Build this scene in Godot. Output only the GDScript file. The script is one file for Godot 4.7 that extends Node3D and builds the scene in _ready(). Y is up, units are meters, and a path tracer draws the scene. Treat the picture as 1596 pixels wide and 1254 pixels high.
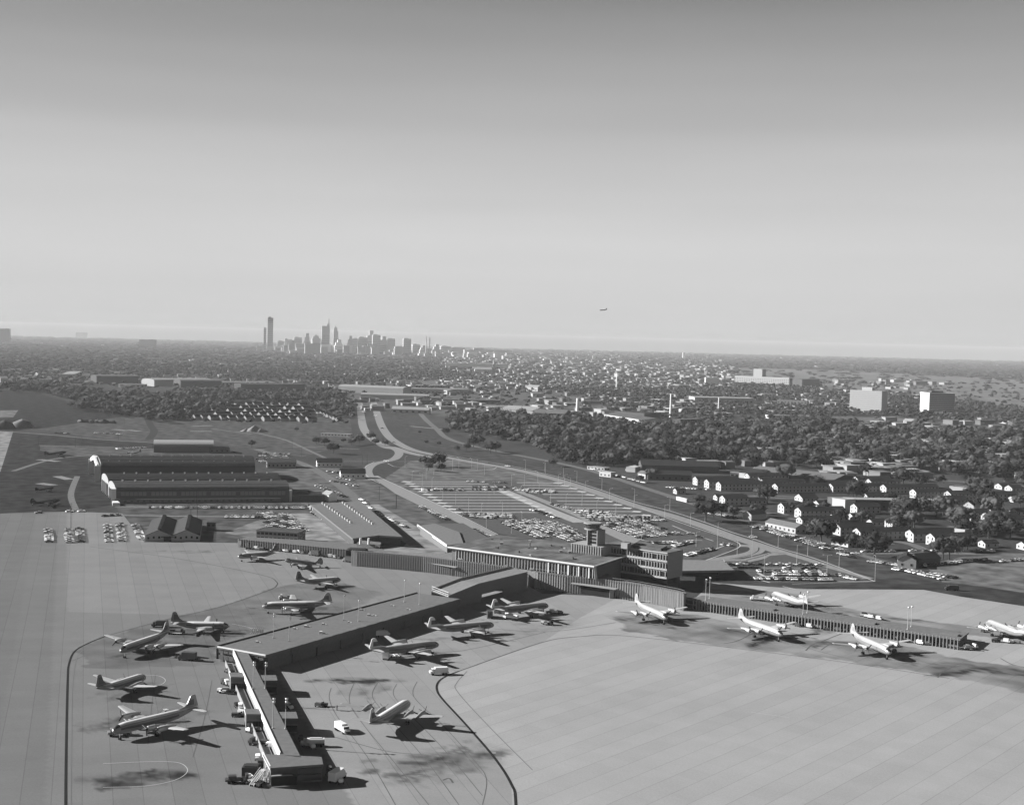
extends Node3D
# An airport seen from the air: concrete aprons with propeller airliners, a terminal with three fingers,
# hangars, car parks, barracks, woods, and a hazy city skyline.
# Distances in metres, y up. The camera hangs over the origin and looks along -z.

const EYE := 122.0
const LENS := 2050.0          # focal length in pixels of the 1596-wide photograph
const TILT := 0.0250574       # the photograph's roll
var view: Basis
var used := {}
var mats := {}
var rng := RandomNumberGenerator.new()
var noise := FastNoiseLite.new()
var noise2 := FastNoiseLite.new()
var cars: Array = []
var trees: Array = []
var meshes := {}

# ---------------------------------------------------------------- helpers
func _view() -> Basis:
	var yh := cos(TILT) * (528.0 - 627.0)
	var pitch := atan2(-yh, LENS)
	return Basis(Vector3.RIGHT, -pitch) * Basis(Vector3.BACK, TILT)

# the place at height h that shows at that spot of the photograph (survey from its own perspective)
func G(px: float, py: float, h := 0.0) -> Vector3:
	var d := view * Vector3((px - 798.0) / LENS, (627.0 - py) / LENS, -1.0)
	var t := (h - EYE) / d.y
	return Vector3(d.x * t, h, d.z * t)

func W(x: float, fwd: float, h := 0.0) -> Vector3:
	return Vector3(x, h, -fwd)

func flat(p: Vector3) -> Vector2:
	return Vector2(p.x, p.z)

func poly(px: Array, h := 0.0) -> PackedVector2Array:
	var out := PackedVector2Array()
	for i in range(0, px.size(), 2):
		out.append(flat(G(px[i], px[i + 1], h)))
	return out

func grey(v: float) -> Color:
	return Color(v, v, v).linear_to_srgb()

func mat(v: float, rough := 0.85, metal := 0.0) -> StandardMaterial3D:
	var key := "%.3f %.2f %.2f" % [v, rough, metal]
	if not mats.has(key):
		var m := StandardMaterial3D.new()
		m.albedo_color = grey(v)
		m.roughness = rough
		m.metallic = metal
		if rough > 0.55:
			m.metallic_specular = 0.06      # dusty, weathered: hardly any gloss at grazing sight
		mats[key] = m
	return mats[key]

func ntex(freq: float, size: int, lo: float, hi: float, octaves := 5, seed_ := 1, stretch := 0) -> ImageTexture:
	var n := FastNoiseLite.new()
	n.seed = seed_
	n.frequency = freq
	n.fractal_octaves = octaves
	n.noise_type = FastNoiseLite.TYPE_SIMPLEX_SMOOTH
	var im := n.get_seamless_image(size, size)
	im.convert(Image.FORMAT_RGB8)
	for y in size:
		for x in size:
			var k := im.get_pixel(x, y).r
			var c := grey(lerpf(lo, hi, k))
			im.set_pixel(x, y, c)
	return ImageTexture.create_from_image(im)

# a weathered surface: noise of grain `metres` per repeat, in the object's world axes
func rough_mat(key: String, v: float, spread: float, metres: float, rough := 0.9, freq := 0.02, seed_ := 1) -> StandardMaterial3D:
	if not mats.has(key):
		var m := StandardMaterial3D.new()
		m.albedo_texture = ntex(freq, 256, v * (1.0 - spread), v * (1.0 + spread), 5, seed_)
		m.uv1_triplanar = true
		m.uv1_world_triplanar = true
		m.uv1_scale = Vector3.ONE / metres
		m.roughness = rough
		m.metallic_specular = 0.06
		mats[key] = m
	return mats[key]

class MB:
	var v := PackedVector3Array()
	var n := PackedVector3Array()
	var c := PackedColorArray()
	var uv := PackedVector2Array()
	var colored := false
	var mapped := false
	func tri(a: Vector3, b: Vector3, d: Vector3, out: Vector3) -> void:
		var k := (d - a).cross(b - a)
		if k.length_squared() < 1e-12:
			return
		k = k.normalized()
		if k.dot(out) < 0.0:
			var s := b
			b = d
			d = s
			k = -k
		v.append(a); v.append(b); v.append(d)
		n.append(k); n.append(k); n.append(k)
	func quad(a: Vector3, b: Vector3, d: Vector3, e: Vector3, out: Vector3) -> void:
		tri(a, b, d, out)
		tri(a, d, e, out)
	func smooth(a: Vector3, b: Vector3, d: Vector3, na: Vector3, nb: Vector3, nd: Vector3) -> void:
		var k := (d - a).cross(b - a)
		if k.length_squared() < 1e-14:
			return
		if k.dot(na + nb + nd) < 0.0:
			v.append(a); v.append(d); v.append(b)
			n.append(na); n.append(nd); n.append(nb)
		else:
			v.append(a); v.append(b); v.append(d)
			n.append(na); n.append(nb); n.append(nd)
	func box(at: Vector3, size: Vector3, b := Basis.IDENTITY) -> void:
		var x := b.x * size.x * 0.5
		var y := b.y * size.y * 0.5
		var z := b.z * size.z * 0.5
		for s in [-1.0, 1.0]:
			quad(at + x * s - y - z, at + x * s + y - z, at + x * s + y + z, at + x * s - y + z, x * s)
			quad(at + y * s - x - z, at + y * s + x - z, at + y * s + x + z, at + y * s - x + z, y * s)
			quad(at + z * s - x - y, at + z * s + x - y, at + z * s + x + y, at + z * s - x + y, z * s)
	func bar(a: Vector3, b: Vector3, w: float, h: float) -> void:
		var x := (b - a)
		var up := Vector3.UP if absf(x.normalized().y) < 0.95 else Vector3.RIGHT
		var z := x.cross(up).normalized()
		var y := z.cross(x).normalized()
		box((a + b) * 0.5, Vector3(x.length(), h, w), Basis(x.normalized(), y, z))
	func tube(a: Vector3, b: Vector3, ra: float, rb: float, k := 6, caps := true) -> void:
		var x := (b - a).normalized()
		var u := x.cross(Vector3.UP if absf(x.y) < 0.9 else Vector3.RIGHT).normalized()
		var w := x.cross(u)
		for i in k:
			var p := TAU * i / k
			var q := TAU * (i + 1) / k
			var dp := u * cos(p) + w * sin(p)
			var dq := u * cos(q) + w * sin(q)
			smooth(a + dp * ra, b + dp * rb, b + dq * rb, dp, dp, dq)
			smooth(a + dp * ra, b + dq * rb, a + dq * ra, dp, dq, dq)
			if caps:
				tri(b, b + dp * rb, b + dq * rb, x)
				tri(a, a + dp * ra, a + dq * ra, -x)
	# rings of [x, centre y, half height, half width] along x, between two angles (0 = +z side, 90 = top)
	func hull(rings: Array, z0 := 0.0, from := 0.0, to := 360.0, k := 14, grow := 0.0) -> void:
		for r in rings.size() - 1:
			var A = rings[r]
			var B = rings[r + 1]
			for i in k:
				var p := deg_to_rad(lerpf(from, to, float(i) / k))
				var q := deg_to_rad(lerpf(from, to, float(i + 1) / k))
				var np := Vector3(0, sin(p), cos(p))
				var nq := Vector3(0, sin(q), cos(q))
				var sl: float = (A[2] - B[2]) / (B[0] - A[0]) if absf(B[0] - A[0]) > 1e-4 else 0.0
				var tip := Vector3(sl, 0, 0)
				var a := Vector3(A[0], A[1] + sin(p) * (A[2] + grow), z0 + cos(p) * (A[3] + grow))
				var b := Vector3(B[0], B[1] + sin(p) * (B[2] + grow), z0 + cos(p) * (B[3] + grow))
				var d := Vector3(B[0], B[1] + sin(q) * (B[2] + grow), z0 + cos(q) * (B[3] + grow))
				var e := Vector3(A[0], A[1] + sin(q) * (A[2] + grow), z0 + cos(q) * (A[3] + grow))
				var n0 := (np + tip).normalized()
				var n1 := (nq + tip).normalized()
				smooth(a, b, d, n0, n0, n1)
				smooth(a, d, e, n0, n1, n1)
	# an upright body over a plan
	func prism(plan: PackedVector2Array, y0: float, y1: float, top := true, bottom := false) -> void:
		var mid := Vector2.ZERO
		for p in plan:
			mid += p / plan.size()
		var cw := Geometry2D.is_polygon_clockwise(plan)
		for i in plan.size():
			var a := plan[i]
			var b := plan[(i + 1) % plan.size()]
			var o := (b - a).orthogonal()
			if not cw:
				o = -o
			# orthogonal() turns left; keep the side that leaves the plan
			var probe := (a + b) * 0.5 + o.normalized() * 0.01
			if Geometry2D.is_point_in_polygon(probe, plan):
				o = -o
			quad(Vector3(a.x, y0, a.y), Vector3(b.x, y0, b.y), Vector3(b.x, y1, b.y), Vector3(a.x, y1, a.y), Vector3(o.x, 0, o.y))
		var t := Geometry2D.triangulate_polygon(plan)
		for i in range(0, t.size(), 3):
			var a := plan[t[i]]
			var b := plan[t[i + 1]]
			var d := plan[t[i + 2]]
			if top:
				tri(Vector3(a.x, y1, a.y), Vector3(b.x, y1, b.y), Vector3(d.x, y1, d.y), Vector3.UP)
			if bottom:
				tri(Vector3(a.x, y0, a.y), Vector3(b.x, y0, b.y), Vector3(d.x, y0, d.y), Vector3.DOWN)
	# a thick outline in the x-y plane, z from z0 to z1
	func slab(outline: PackedVector2Array, z0: float, z1: float) -> void:
		var t := Geometry2D.triangulate_polygon(outline)
		for i in range(0, t.size(), 3):
			var a := outline[t[i]]
			var b := outline[t[i + 1]]
			var d := outline[t[i + 2]]
			tri(Vector3(a.x, a.y, z1), Vector3(b.x, b.y, z1), Vector3(d.x, d.y, z1), Vector3.BACK)
			tri(Vector3(a.x, a.y, z0), Vector3(b.x, b.y, z0), Vector3(d.x, d.y, z0), Vector3.FORWARD)
		for i in outline.size():
			var a := outline[i]
			var b := outline[(i + 1) % outline.size()]
			var o := (b - a).orthogonal()
			if Geometry2D.is_point_in_polygon((a + b) * 0.5 + o.normalized() * 0.005, outline):
				o = -o
			quad(Vector3(a.x, a.y, z0), Vector3(b.x, b.y, z0), Vector3(b.x, b.y, z1), Vector3(a.x, a.y, z1), Vector3(o.x, o.y, 0))
	func into(m: ArrayMesh = null) -> ArrayMesh:
		if m == null:
			m = ArrayMesh.new()
		if v.is_empty():
			return m
		var a := []
		a.resize(Mesh.ARRAY_MAX)
		a[Mesh.ARRAY_VERTEX] = v
		a[Mesh.ARRAY_NORMAL] = n
		if colored:
			a[Mesh.ARRAY_COLOR] = c
		if mapped:
			a[Mesh.ARRAY_TEX_UV] = uv
		m.add_surface_from_arrays(Mesh.PRIMITIVE_TRIANGLES, a)
		return m

func nm(called: String) -> String:
	var k: int = used.get(called, 0)
	used[called] = k + 1
	return called if k == 0 else "%s_%03d" % [called, k]

func tag(o: Node3D, label: String, category: String, group := "", kind := "") -> Node3D:
	if label != "":
		o.set_meta("label", label)
	if category != "":
		o.set_meta("category", category)
	if group != "":
		o.set_meta("group", group)
	if kind != "":
		o.set_meta("kind", kind)
	return o

func thing(called: String, label: String, category: String, at := Vector3.ZERO, turn := 0.0, group := "") -> Node3D:
	var o := Node3D.new()
	o.name = nm(called)
	o.position = at
	o.rotation.y = turn
	add_child(o)
	tag(o, label, category, group)
	return o

func part(owner_: Node3D, called: String, b, m: Material, label := "", kind := "") -> MeshInstance3D:
	var o := MeshInstance3D.new()
	o.name = called
	o.mesh = b.into() if b is MB else b
	if m != null:
		o.material_override = m
		for s in o.mesh.get_surface_count():
			if o.mesh.surface_get_material(s) == null:
				o.mesh.surface_set_material(s, m)
	if label != "":
		o.set_meta("label", label)
	if kind != "":
		o.set_meta("kind", kind)
	owner_.add_child(o, true)
	return o

func setting(called: String, b, m: Material, kind := "structure") -> MeshInstance3D:
	var o := MeshInstance3D.new()
	o.name = nm(called)
	o.mesh = b.into() if b is MB else b
	o.material_override = m
	o.set_meta("kind", kind)
	add_child(o)
	return o

func solo(called: String, b, m: Material, label: String, category: String, group := "") -> MeshInstance3D:
	var o := MeshInstance3D.new()
	o.name = nm(called)
	o.mesh = b.into() if b is MB else b
	if m != null:
		o.material_override = m
	add_child(o)
	tag(o, label, category, group)
	return o

func copy(o: Node3D, at: Vector3, turn: float, label: String) -> Node3D:
	var d: Node3D = o.duplicate()
	d.name = nm(str(o.name).rstrip("0123456789").trim_suffix("_"))
	d.position = at
	d.rotation.y = turn
	add_child(d)
	d.set_meta("label", label)
	return d

func nth(i: int) -> String:
	var words := ["first", "second", "third", "fourth", "fifth", "sixth", "seventh", "eighth", "ninth", "tenth", "eleventh", "twelfth"]
	if i < 12:
		return words[i]
	var k := i + 1
	var e := "th"
	if k % 10 == 1 and k % 100 != 11:
		e = "st"
	elif k % 10 == 2 and k % 100 != 12:
		e = "nd"
	elif k % 10 == 3 and k % 100 != 13:
		e = "rd"
	return "%d%s" % [k, e]

# a strip along points of the photograph's ground, w metres wide
func strip(px: Array, w: float, y: float, closed := false) -> MB:
	var pts: Array[Vector3] = []
	for i in range(0, px.size(), 2):
		pts.append(G(px[i], px[i + 1]))
	return ribbon(smoothed(pts), w, y)

func smoothed(pts: Array[Vector3], k := 6) -> Array[Vector3]:
	if pts.size() < 3:
		return pts
	var out: Array[Vector3] = []
	for i in pts.size() - 1:
		var a := pts[maxi(i - 1, 0)]
		var d := pts[mini(i + 2, pts.size() - 1)]
		for s in k:
			out.append(pts[i].cubic_interpolate(pts[i + 1], a, d, float(s) / k))
	out.append(pts[-1])
	return out

func ribbon(pts: Array[Vector3], w: float, y: float) -> MB:
	var b := MB.new()
	var L: Array[Vector3] = []
	var R: Array[Vector3] = []
	for i in pts.size():
		var t := (pts[mini(i + 1, pts.size() - 1)] - pts[maxi(i - 1, 0)])
		t.y = 0
		var s := t.normalized().cross(Vector3.UP) * w * 0.5
		L.append(Vector3(pts[i].x, y, pts[i].z) - s)
		R.append(Vector3(pts[i].x, y, pts[i].z) + s)
	for i in pts.size() - 1:
		b.quad(L[i], L[i + 1], R[i + 1], R[i], Vector3.UP)
	return b

# a level sheet over a plan
func sheet(plan: PackedVector2Array, y: float) -> MB:
	var b := MB.new()
	var t := Geometry2D.triangulate_polygon(plan)
	for i in range(0, t.size(), 3):
		b.tri(Vector3(plan[t[i]].x, y, plan[t[i]].y), Vector3(plan[t[i + 1]].x, y, plan[t[i + 1]].y), Vector3(plan[t[i + 2]].x, y, plan[t[i + 2]].y), Vector3.UP)
	return b

# a level sheet cut into cells, each corner tinted by tone(x, z)
func tinted(plan: PackedVector2Array, y: float, step: float, tone: Callable, turn := 0.0, repeat := 60.0) -> MB:
	var b := MB.new()
	b.colored = true
	b.mapped = true
	var lo := Vector2(1e9, 1e9)
	var hi := -lo
	for p in plan:
		lo = lo.min(p)
		hi = hi.max(p)
	var nx := int(ceil((hi.x - lo.x) / step))
	var nz := int(ceil((hi.y - lo.y) / step))
	var inside := PackedByteArray()
	var tint := PackedColorArray()
	inside.resize((nx + 1) * (nz + 1))
	tint.resize((nx + 1) * (nz + 1))
	for j in nz + 1:
		for i in nx + 1:
			var p := lo + Vector2(i, j) * step
			var k := j * (nx + 1) + i
			inside[k] = 1 if Geometry2D.is_point_in_polygon(p, plan) else 0
			var t: float = tone.call(p.x, p.y)
			tint[k] = Color(t, t, t)
	var ca := cos(turn) / repeat
	var sa := sin(turn) / repeat
	for j in nz:
		for i in nx:
			var k := j * (nx + 1) + i
			var s := inside[k] + inside[k + 1] + inside[k + nx + 1] + inside[k + nx + 2]
			if s == 0:
				continue
			var p := lo + Vector2(i, j) * step
			if s == 4:
				for q in [[0, 0], [1, 0], [1, 1], [0, 0], [1, 1], [0, 1]]:
					var w := p + Vector2(q[0], q[1]) * step
					b.v.append(Vector3(w.x, y, w.y))
					b.n.append(Vector3.UP)
					b.c.append(tint[k + q[0] + q[1] * (nx + 1)])
					b.uv.append(Vector2(w.x * ca - w.y * sa, w.x * sa + w.y * ca))
			else:
				var cell := PackedVector2Array([p, p + Vector2(step, 0), p + Vector2(step, step), p + Vector2(0, step)])
				for piece in Geometry2D.intersect_polygons(cell, plan):
					var t := Geometry2D.triangulate_polygon(piece)
					for m in range(0, t.size(), 3):
						var tr := [piece[t[m]], piece[t[m + 1]], piece[t[m + 2]]]
						if (tr[1] - tr[0]).cross(tr[2] - tr[0]) < 0.0:
							tr.reverse()
						for w in tr:
							b.v.append(Vector3(w.x, y, w.y))
							b.n.append(Vector3.UP)
							b.c.append(tint[k])
							b.uv.append(Vector2(w.x * ca - w.y * sa, w.x * sa + w.y * ca))
	return b

# ---------------------------------------------------------------- aircraft
func wing_mesh(b: MB, root: Vector3, tip: Vector3, cr: float, ct: float, thick := 0.13) -> void:
	# chords run back (-x) from the leading edge points root and tip
	var sec := [[0.0, 0.0], [0.06, 0.5], [0.3, 1.0], [0.65, 0.62], [1.0, 0.04], [0.65, -0.2], [0.3, -0.4], [0.06, -0.3]]
	var steps := 3
	for s in steps:
		var f := float(s) / steps
		var g := float(s + 1) / steps
		var pa := root.lerp(tip, f)
		var pb := root.lerp(tip, g)
		var ca := lerpf(cr, ct, f)
		var cb := lerpf(cr, ct, g)
		for i in sec.size():
			var j := (i + 1) % sec.size()
			var a := pa + Vector3(-sec[i][0] * ca, sec[i][1] * ca * thick * 0.6, 0)
			var d := pb + Vector3(-sec[i][0] * cb, sec[i][1] * cb * thick * 0.6, 0)
			var e := pb + Vector3(-sec[j][0] * cb, sec[j][1] * cb * thick * 0.6, 0)
			var h := pa + Vector3(-sec[j][0] * ca, sec[j][1] * ca * thick * 0.6, 0)
			var out := Vector3(0.5 - (sec[i][0] + sec[j][0]) * 0.5, (sec[i][1] + sec[j][1]) * 3.0, 0)
			b.quad(a, d, e, h, out)
	# rounded end
	for i in sec.size():
		var j := (i + 1) % sec.size()
		var q := tip + Vector3(-0.4 * ct, 0.03, signf(tip.z) * 0.5)
		b.tri(tip + Vector3(-sec[i][0] * ct, sec[i][1] * ct * thick * 0.6, 0), tip + Vector3(-sec[j][0] * ct, sec[j][1] * ct * thick * 0.6, 0), q, Vector3(0, sec[i][1], signf(tip.z)))

func fin_slab(pts: Array, half: float) -> MB:
	var b := MB.new()
	var o := PackedVector2Array()
	for i in range(0, pts.size(), 2):
		o.append(Vector2(pts[i], pts[i + 1]))
	b.slab(o, -half, half)
	return b

# kind: "four" engines, "twin" engines, "tail" a taildragger twin
func airliner(kind: String, blades: int, crown: Material, skin: Material, band: Material, finm: Material, fin_band: Material, wingm: Material, label: String, group := "airliners parked on the aprons") -> Node3D:
	var o := thing({"four": "four_engine_airliner", "twin": "twin_engine_airliner", "tail": "tailwheel_airliner"}[kind], label, "airliner", Vector3.ZERO, 0.0, group)
	var body := Node3D.new()
	var dark := mat(0.012, 0.35)
	var rings: Array
	var R := 1.66
	var cy := 3.55
	if kind == "four":
		rings = [[13.5, 3.15, 0.08, 0.08], [13.25, 3.2, 0.55, 0.55], [12.6, 3.3, 1.0, 1.0], [11.4, 3.45, 1.4, 1.38], [9.5, 3.55, 1.62, 1.6], [7.5, cy, R, R], [-5.5, cy, R, R], [-9.0, 3.75, 1.42, 1.36], [-12.5, 4.15, 0.98, 0.86], [-15.2, 4.5, 0.52, 0.42], [-17.0, 4.75, 0.1, 0.1]]
	elif kind == "twin":
		R = 1.5
		cy = 3.0
		rings = [[10.5, 2.7, 0.08, 0.08], [10.25, 2.72, 0.5, 0.5], [9.6, 2.8, 0.95, 0.95], [8.4, 2.95, 1.32, 1.3], [6.8, cy, R, R], [-3.5, cy, R, R], [-6.5, 3.2, 1.25, 1.2], [-9.5, 3.6, 0.8, 0.72], [-11.8, 3.95, 0.4, 0.34], [-12.9, 4.15, 0.08, 0.08]]
	else:
		R = 1.25
		cy = 2.9
		rings = [[9.1, 4.0, 0.08, 0.08], [8.85, 4.0, 0.5, 0.5], [8.0, 3.95, 0.95, 0.92], [6.5, 3.8, R, R], [2.0, 3.2, R, R], [-3.5, 2.45, 1.15, 1.05], [-7.5, 1.9, 0.65, 0.55], [-10.5, 1.6, 0.08, 0.08]]
	var f := MB.new()
	f.hull(rings, 0.0, -222.0, 42.0, 18)
	var mesh := f.into()
	var top := MB.new()
	top.hull(rings, 0.0, 42.0, 138.0, 8)
	top.into(mesh)
	mesh.surface_set_material(0, skin)
	mesh.surface_set_material(1, crown)
	part(o, "fuselage", mesh, null)
	var mid := rings.slice(3, -3) if kind != "tail" else rings.slice(3, -2)
	# the line of cabin windows along each side
	for s in [0.0, 1.0]:
		var st := MB.new()
		st.hull(mid, 0.0, lerpf(-6.0, 162.0, s), lerpf(18.0, 186.0, s), 3, 0.015)
		part(o, "window_line", st, band)
	var cg := MB.new()
	cg.hull(rings.slice(1, 4), 0.0, 40.0, 140.0, 6, 0.02)
	part(o, "cockpit_window", cg, dark)
	# wings, engines, gear
	var span := 17.9 if kind == "four" else (14.2 if kind == "twin" else 14.4)
	var wy := cy - R * 0.62
	var dih := 0.115 if kind != "tail" else 0.07
	var le := 3.0 if kind == "four" else (2.6 if kind == "twin" else 3.4)
	var cr := 5.6 if kind == "four" else (4.2 if kind == "twin" else 4.3)
	for s in [-1.0, 1.0]:
		var w := MB.new()
		var tip := Vector3(le - (2.3 if kind == "four" else 1.4), wy + dih * span, s * (span - 0.5))
		wing_mesh(w, Vector3(le, wy, s * 0.6), tip, cr, 1.9 if kind == "four" else 1.5)
		part(o, "wing", w, wingm)
		var places: Array = [4.9, 9.3] if kind == "four" else [4.1 if kind == "twin" else 3.0]
		for e in places:
			var t: float = (e - 0.6) / (span - 1.1)
			var x0 := lerpf(le, tip.x, t)
			var y0 := lerpf(wy, tip.y, t) + 0.15
			var nr := 0.82 if kind != "twin" else 0.78
			var nac := MB.new()
			nac.hull([[x0 + 2.35, y0, nr * 0.72, nr * 0.72], [x0 + 2.1, y0, nr * 0.95, nr * 0.95], [x0 + 1.3, y0, nr, nr], [x0 - 0.5, y0, nr * 0.95, nr * 0.9], [x0 - 2.6, y0, nr * 0.6, nr * 0.55], [x0 - 4.3, y0 + 0.1, nr * 0.12, nr * 0.1]], s * e, 0, 360, 12)
			var en := part(o, "engine", nac, wingm)
			var cowl := MB.new()
			cowl.hull([[x0 + 2.36, y0, 0.02, 0.02], [x0 + 2.34, y0, nr * 0.72, nr * 0.72]], s * e, 0, 360, 12)
			part(en, "air_intake", cowl, dark)
			var pr := MB.new()
			pr.hull([[x0 + 3.05, y0, 0.02, 0.02], [x0 + 2.8, y0, 0.26, 0.26], [x0 + 2.36, y0, 0.3, 0.3]], s * e, 0, 360, 8)
			for k in blades:
				var a: float = TAU * k / blades + e * 0.7 + s
				var dir := Vector3(0, sin(a), cos(a))
				var c0 := Vector3(x0 + 2.65, y0, s * e)
				var L := 2.05
				var bz := Basis(Vector3(0.8, 0, 0) + dir.cross(Vector3.RIGHT) * 0.6, dir, Vector3.RIGHT.cross(dir))
				pr.box(c0 + dir * L * 0.52, Vector3(0.42, L, 0.07), Basis(bz.x.normalized(), dir, bz.x.normalized().cross(dir)))
			part(en, "propeller", pr, dark)
			if e == places[0]:
				var leg := MB.new()
				leg.tube(Vector3(x0 - 0.9, y0, s * e), Vector3(x0 - 1.1, 0.55, s * e), 0.16, 0.12)
				leg.bar(Vector3(x0 - 1.1, 0.6, s * e), Vector3(x0 - 2.4, y0 - 0.3, s * e), 0.1, 0.1)
				var lg := part(o, "main_gear", leg, mat(0.25, 0.5))
				var wh := MB.new()
				for d in [-0.38, 0.38]:
					wh.tube(Vector3(x0 - 1.1, 0.56, s * e + d - 0.16), Vector3(x0 - 1.1, 0.56, s * e + d + 0.16), 0.56, 0.56, 12)
				part(lg, "wheel", wh, mat(0.02, 0.9))
	var tw := MB.new()
	var fx := -14.9
	var fy := 4.75
	var fs := 6.9
	if kind == "twin":
		fx = -10.8
		fy = 4.2
		fs = 5.4
	elif kind == "tail":
		fx = -8.6
		fy = 2.1
		fs = 4.0
	for s in [-1.0, 1.0]:
		var tb := MB.new()
		wing_mesh(tb, Vector3(fx + 1.9, fy, s * 0.2), Vector3(fx + 1.0, fy + 0.25, s * fs), 3.1 if kind == "four" else 2.5, 1.3, 0.09)
		part(o, "tailplane", tb, wingm)
	var fin: Array
	var rud: Array
	var bnd: Array
	if kind == "four":
		fin = [-9.0, 5.05, -11.6, 5.55, -12.7, 6.3, -13.9, 8.45, -14.4, 8.78, -15.2, 8.78, -15.2, 4.9, -12.0, 4.6]
		rud = [-15.22, 8.78, -15.75, 8.55, -16.5, 6.2, -16.75, 5.1, -15.22, 4.95]
		bnd = [-11.9, 5.7, -12.7, 6.3, -13.35, 7.45, -15.19, 7.45, -15.19, 5.7]
	elif kind == "twin":
		fin = [-5.6, 4.3, -8.2, 4.95, -9.5, 5.9, -10.5, 8.1, -11.0, 8.4, -11.6, 8.4, -11.6, 4.2, -8.5, 3.9]
		rud = [-11.62, 8.4, -12.15, 8.1, -12.7, 5.8, -12.8, 4.5, -11.62, 4.25]
		bnd = [-8.3, 5.0, -9.5, 5.9, -10.2, 7.4, -11.59, 7.4, -11.59, 5.0]
	else:
		fin = [-6.2, 2.7, -7.6, 3.6, -8.5, 4.9, -9.2, 5.2, -9.4, 5.2, -9.4, 1.9]
		rud = [-9.42, 5.2, -10.1, 4.8, -10.7, 3.4, -10.6, 1.9, -9.42, 1.9]
		bnd = [-7.7, 3.6, -8.3, 4.5, -9.39, 4.5, -9.39, 3.6]
	var fo := part(o, "tail_fin", fin_slab(fin, 0.16), finm)
	part(fo, "fin_band", fin_slab(bnd, 0.175), fin_band)
	part(o, "rudder", fin_slab(rud, 0.13), finm)
	var ng := MB.new()
	var nx := 10.9 if kind == "four" else 8.3
	if kind == "tail":
		nx = -9.2
	ng.tube(Vector3(nx, 2.4 if kind != "tail" else 1.7, 0), Vector3(nx, 0.4, 0), 0.13, 0.1)
	var ngo := part(o, "nose_gear" if kind != "tail" else "tail_gear", ng, mat(0.25, 0.5))
	var nw := MB.new()
	for d in [-0.28, 0.28]:
		nw.tube(Vector3(nx, 0.42, d - 0.11), Vector3(nx, 0.42, d + 0.11), 0.42, 0.42, 10)
	part(ngo, "wheel", nw, mat(0.02, 0.9))
	return o

# ---------------------------------------------------------------- vehicles
func car_mesh(paint: Material, kind := 0) -> ArrayMesh:
	var b := MB.new()
	var g := MB.new()
	var t := MB.new()
	# lower body, bevelled, nose towards +x
	var prof := [[2.6, 0.42, 0.78], [2.45, 0.36, 0.92], [1.0, 0.32, 1.0], [-1.3, 0.32, 1.0], [-2.35, 0.36, 0.92], [-2.62, 0.45, 0.8]]
	for i in prof.size() - 1:
		var A = prof[i]
		var B = prof[i + 1]
		for s in [-1.0, 1.0]:
			b.quad(Vector3(A[0], A[1], s * 0.93), Vector3(B[0], B[1], s * 0.93), Vector3(B[0], B[2] - 0.06, s * 0.95), Vector3(A[0], A[2] - 0.06, s * 0.95), Vector3(0, 0, s))
			b.quad(Vector3(A[0], A[2] - 0.06, s * 0.95), Vector3(B[0], B[2] - 0.06, s * 0.95), Vector3(B[0], B[2], s * 0.8), Vector3(A[0], A[2], s * 0.8), Vector3(0, 1, s))
		b.quad(Vector3(A[0], A[2], -0.8), Vector3(B[0], B[2], -0.8), Vector3(B[0], B[2], 0.8), Vector3(A[0], A[2], 0.8), Vector3.UP)
	for s in [0, 5]:
		var A = prof[s]
		b.quad(Vector3(A[0], A[1], -0.93), Vector3(A[0], A[2], -0.8), Vector3(A[0], A[2], 0.8), Vector3(A[0], A[1], 0.93), Vector3(A[0], 0, 0))
	# glass house and roof
	var f := 0.85
	var r := -1.45 if kind == 0 else -2.3
	var lo := [Vector3(f, 1.0, -0.78), Vector3(r, 1.0, -0.78), Vector3(r, 1.0, 0.78), Vector3(f, 1.0, 0.78)]
	var hi := [Vector3(f - 0.55, 1.46, -0.62), Vector3(r + 0.4, 1.46, -0.62), Vector3(r + 0.4, 1.46, 0.62), Vector3(f - 0.55, 1.46, 0.62)]
	for i in 4:
		var j := (i + 1) % 4
		g.quad(lo[i], lo[j], hi[j], hi[i], (lo[i] + lo[j]) * Vector3(1, 0, 1) - Vector3(f + r, 0, 0))
	b.quad(hi[0] + Vector3(0, 0.03, -0.03), hi[1] + Vector3(0, 0.03, -0.03), hi[2] + Vector3(0, 0.03, 0.03), hi[3] + Vector3(0, 0.03, 0.03), Vector3.UP)
	for x in [1.55, -1.55]:
		for s in [-1.0, 1.0]:
			t.tube(Vector3(x, 0.34, s * 0.72), Vector3(x, 0.34, s * 0.96), 0.34, 0.34, 8)
	var m := b.into()
	g.into(m)
	t.into(m)
	m.surface_set_material(0, paint)
	m.surface_set_material(1, mat(0.015, 0.15))
	m.surface_set_material(2, mat(0.015, 0.9))
	return m

const TONES := [0.78, 0.45, 0.22, 0.1, 0.035, 0.02]
const TONE_WORDS := ["white", "pale grey", "mid grey", "dull grey", "dark", "black"]

func add_car(at: Vector3, turn: float, where: String, tone := -1, y := 0.03) -> void:
	if tone < 0:
		tone = [0, 0, 0, 0, 1, 1, 2, 3, 4, 5][rng.randi() % 10]
	cars.append([at.length(), Vector3(at.x, y, at.z), turn, where, tone, rng.randi() % 5])

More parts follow.
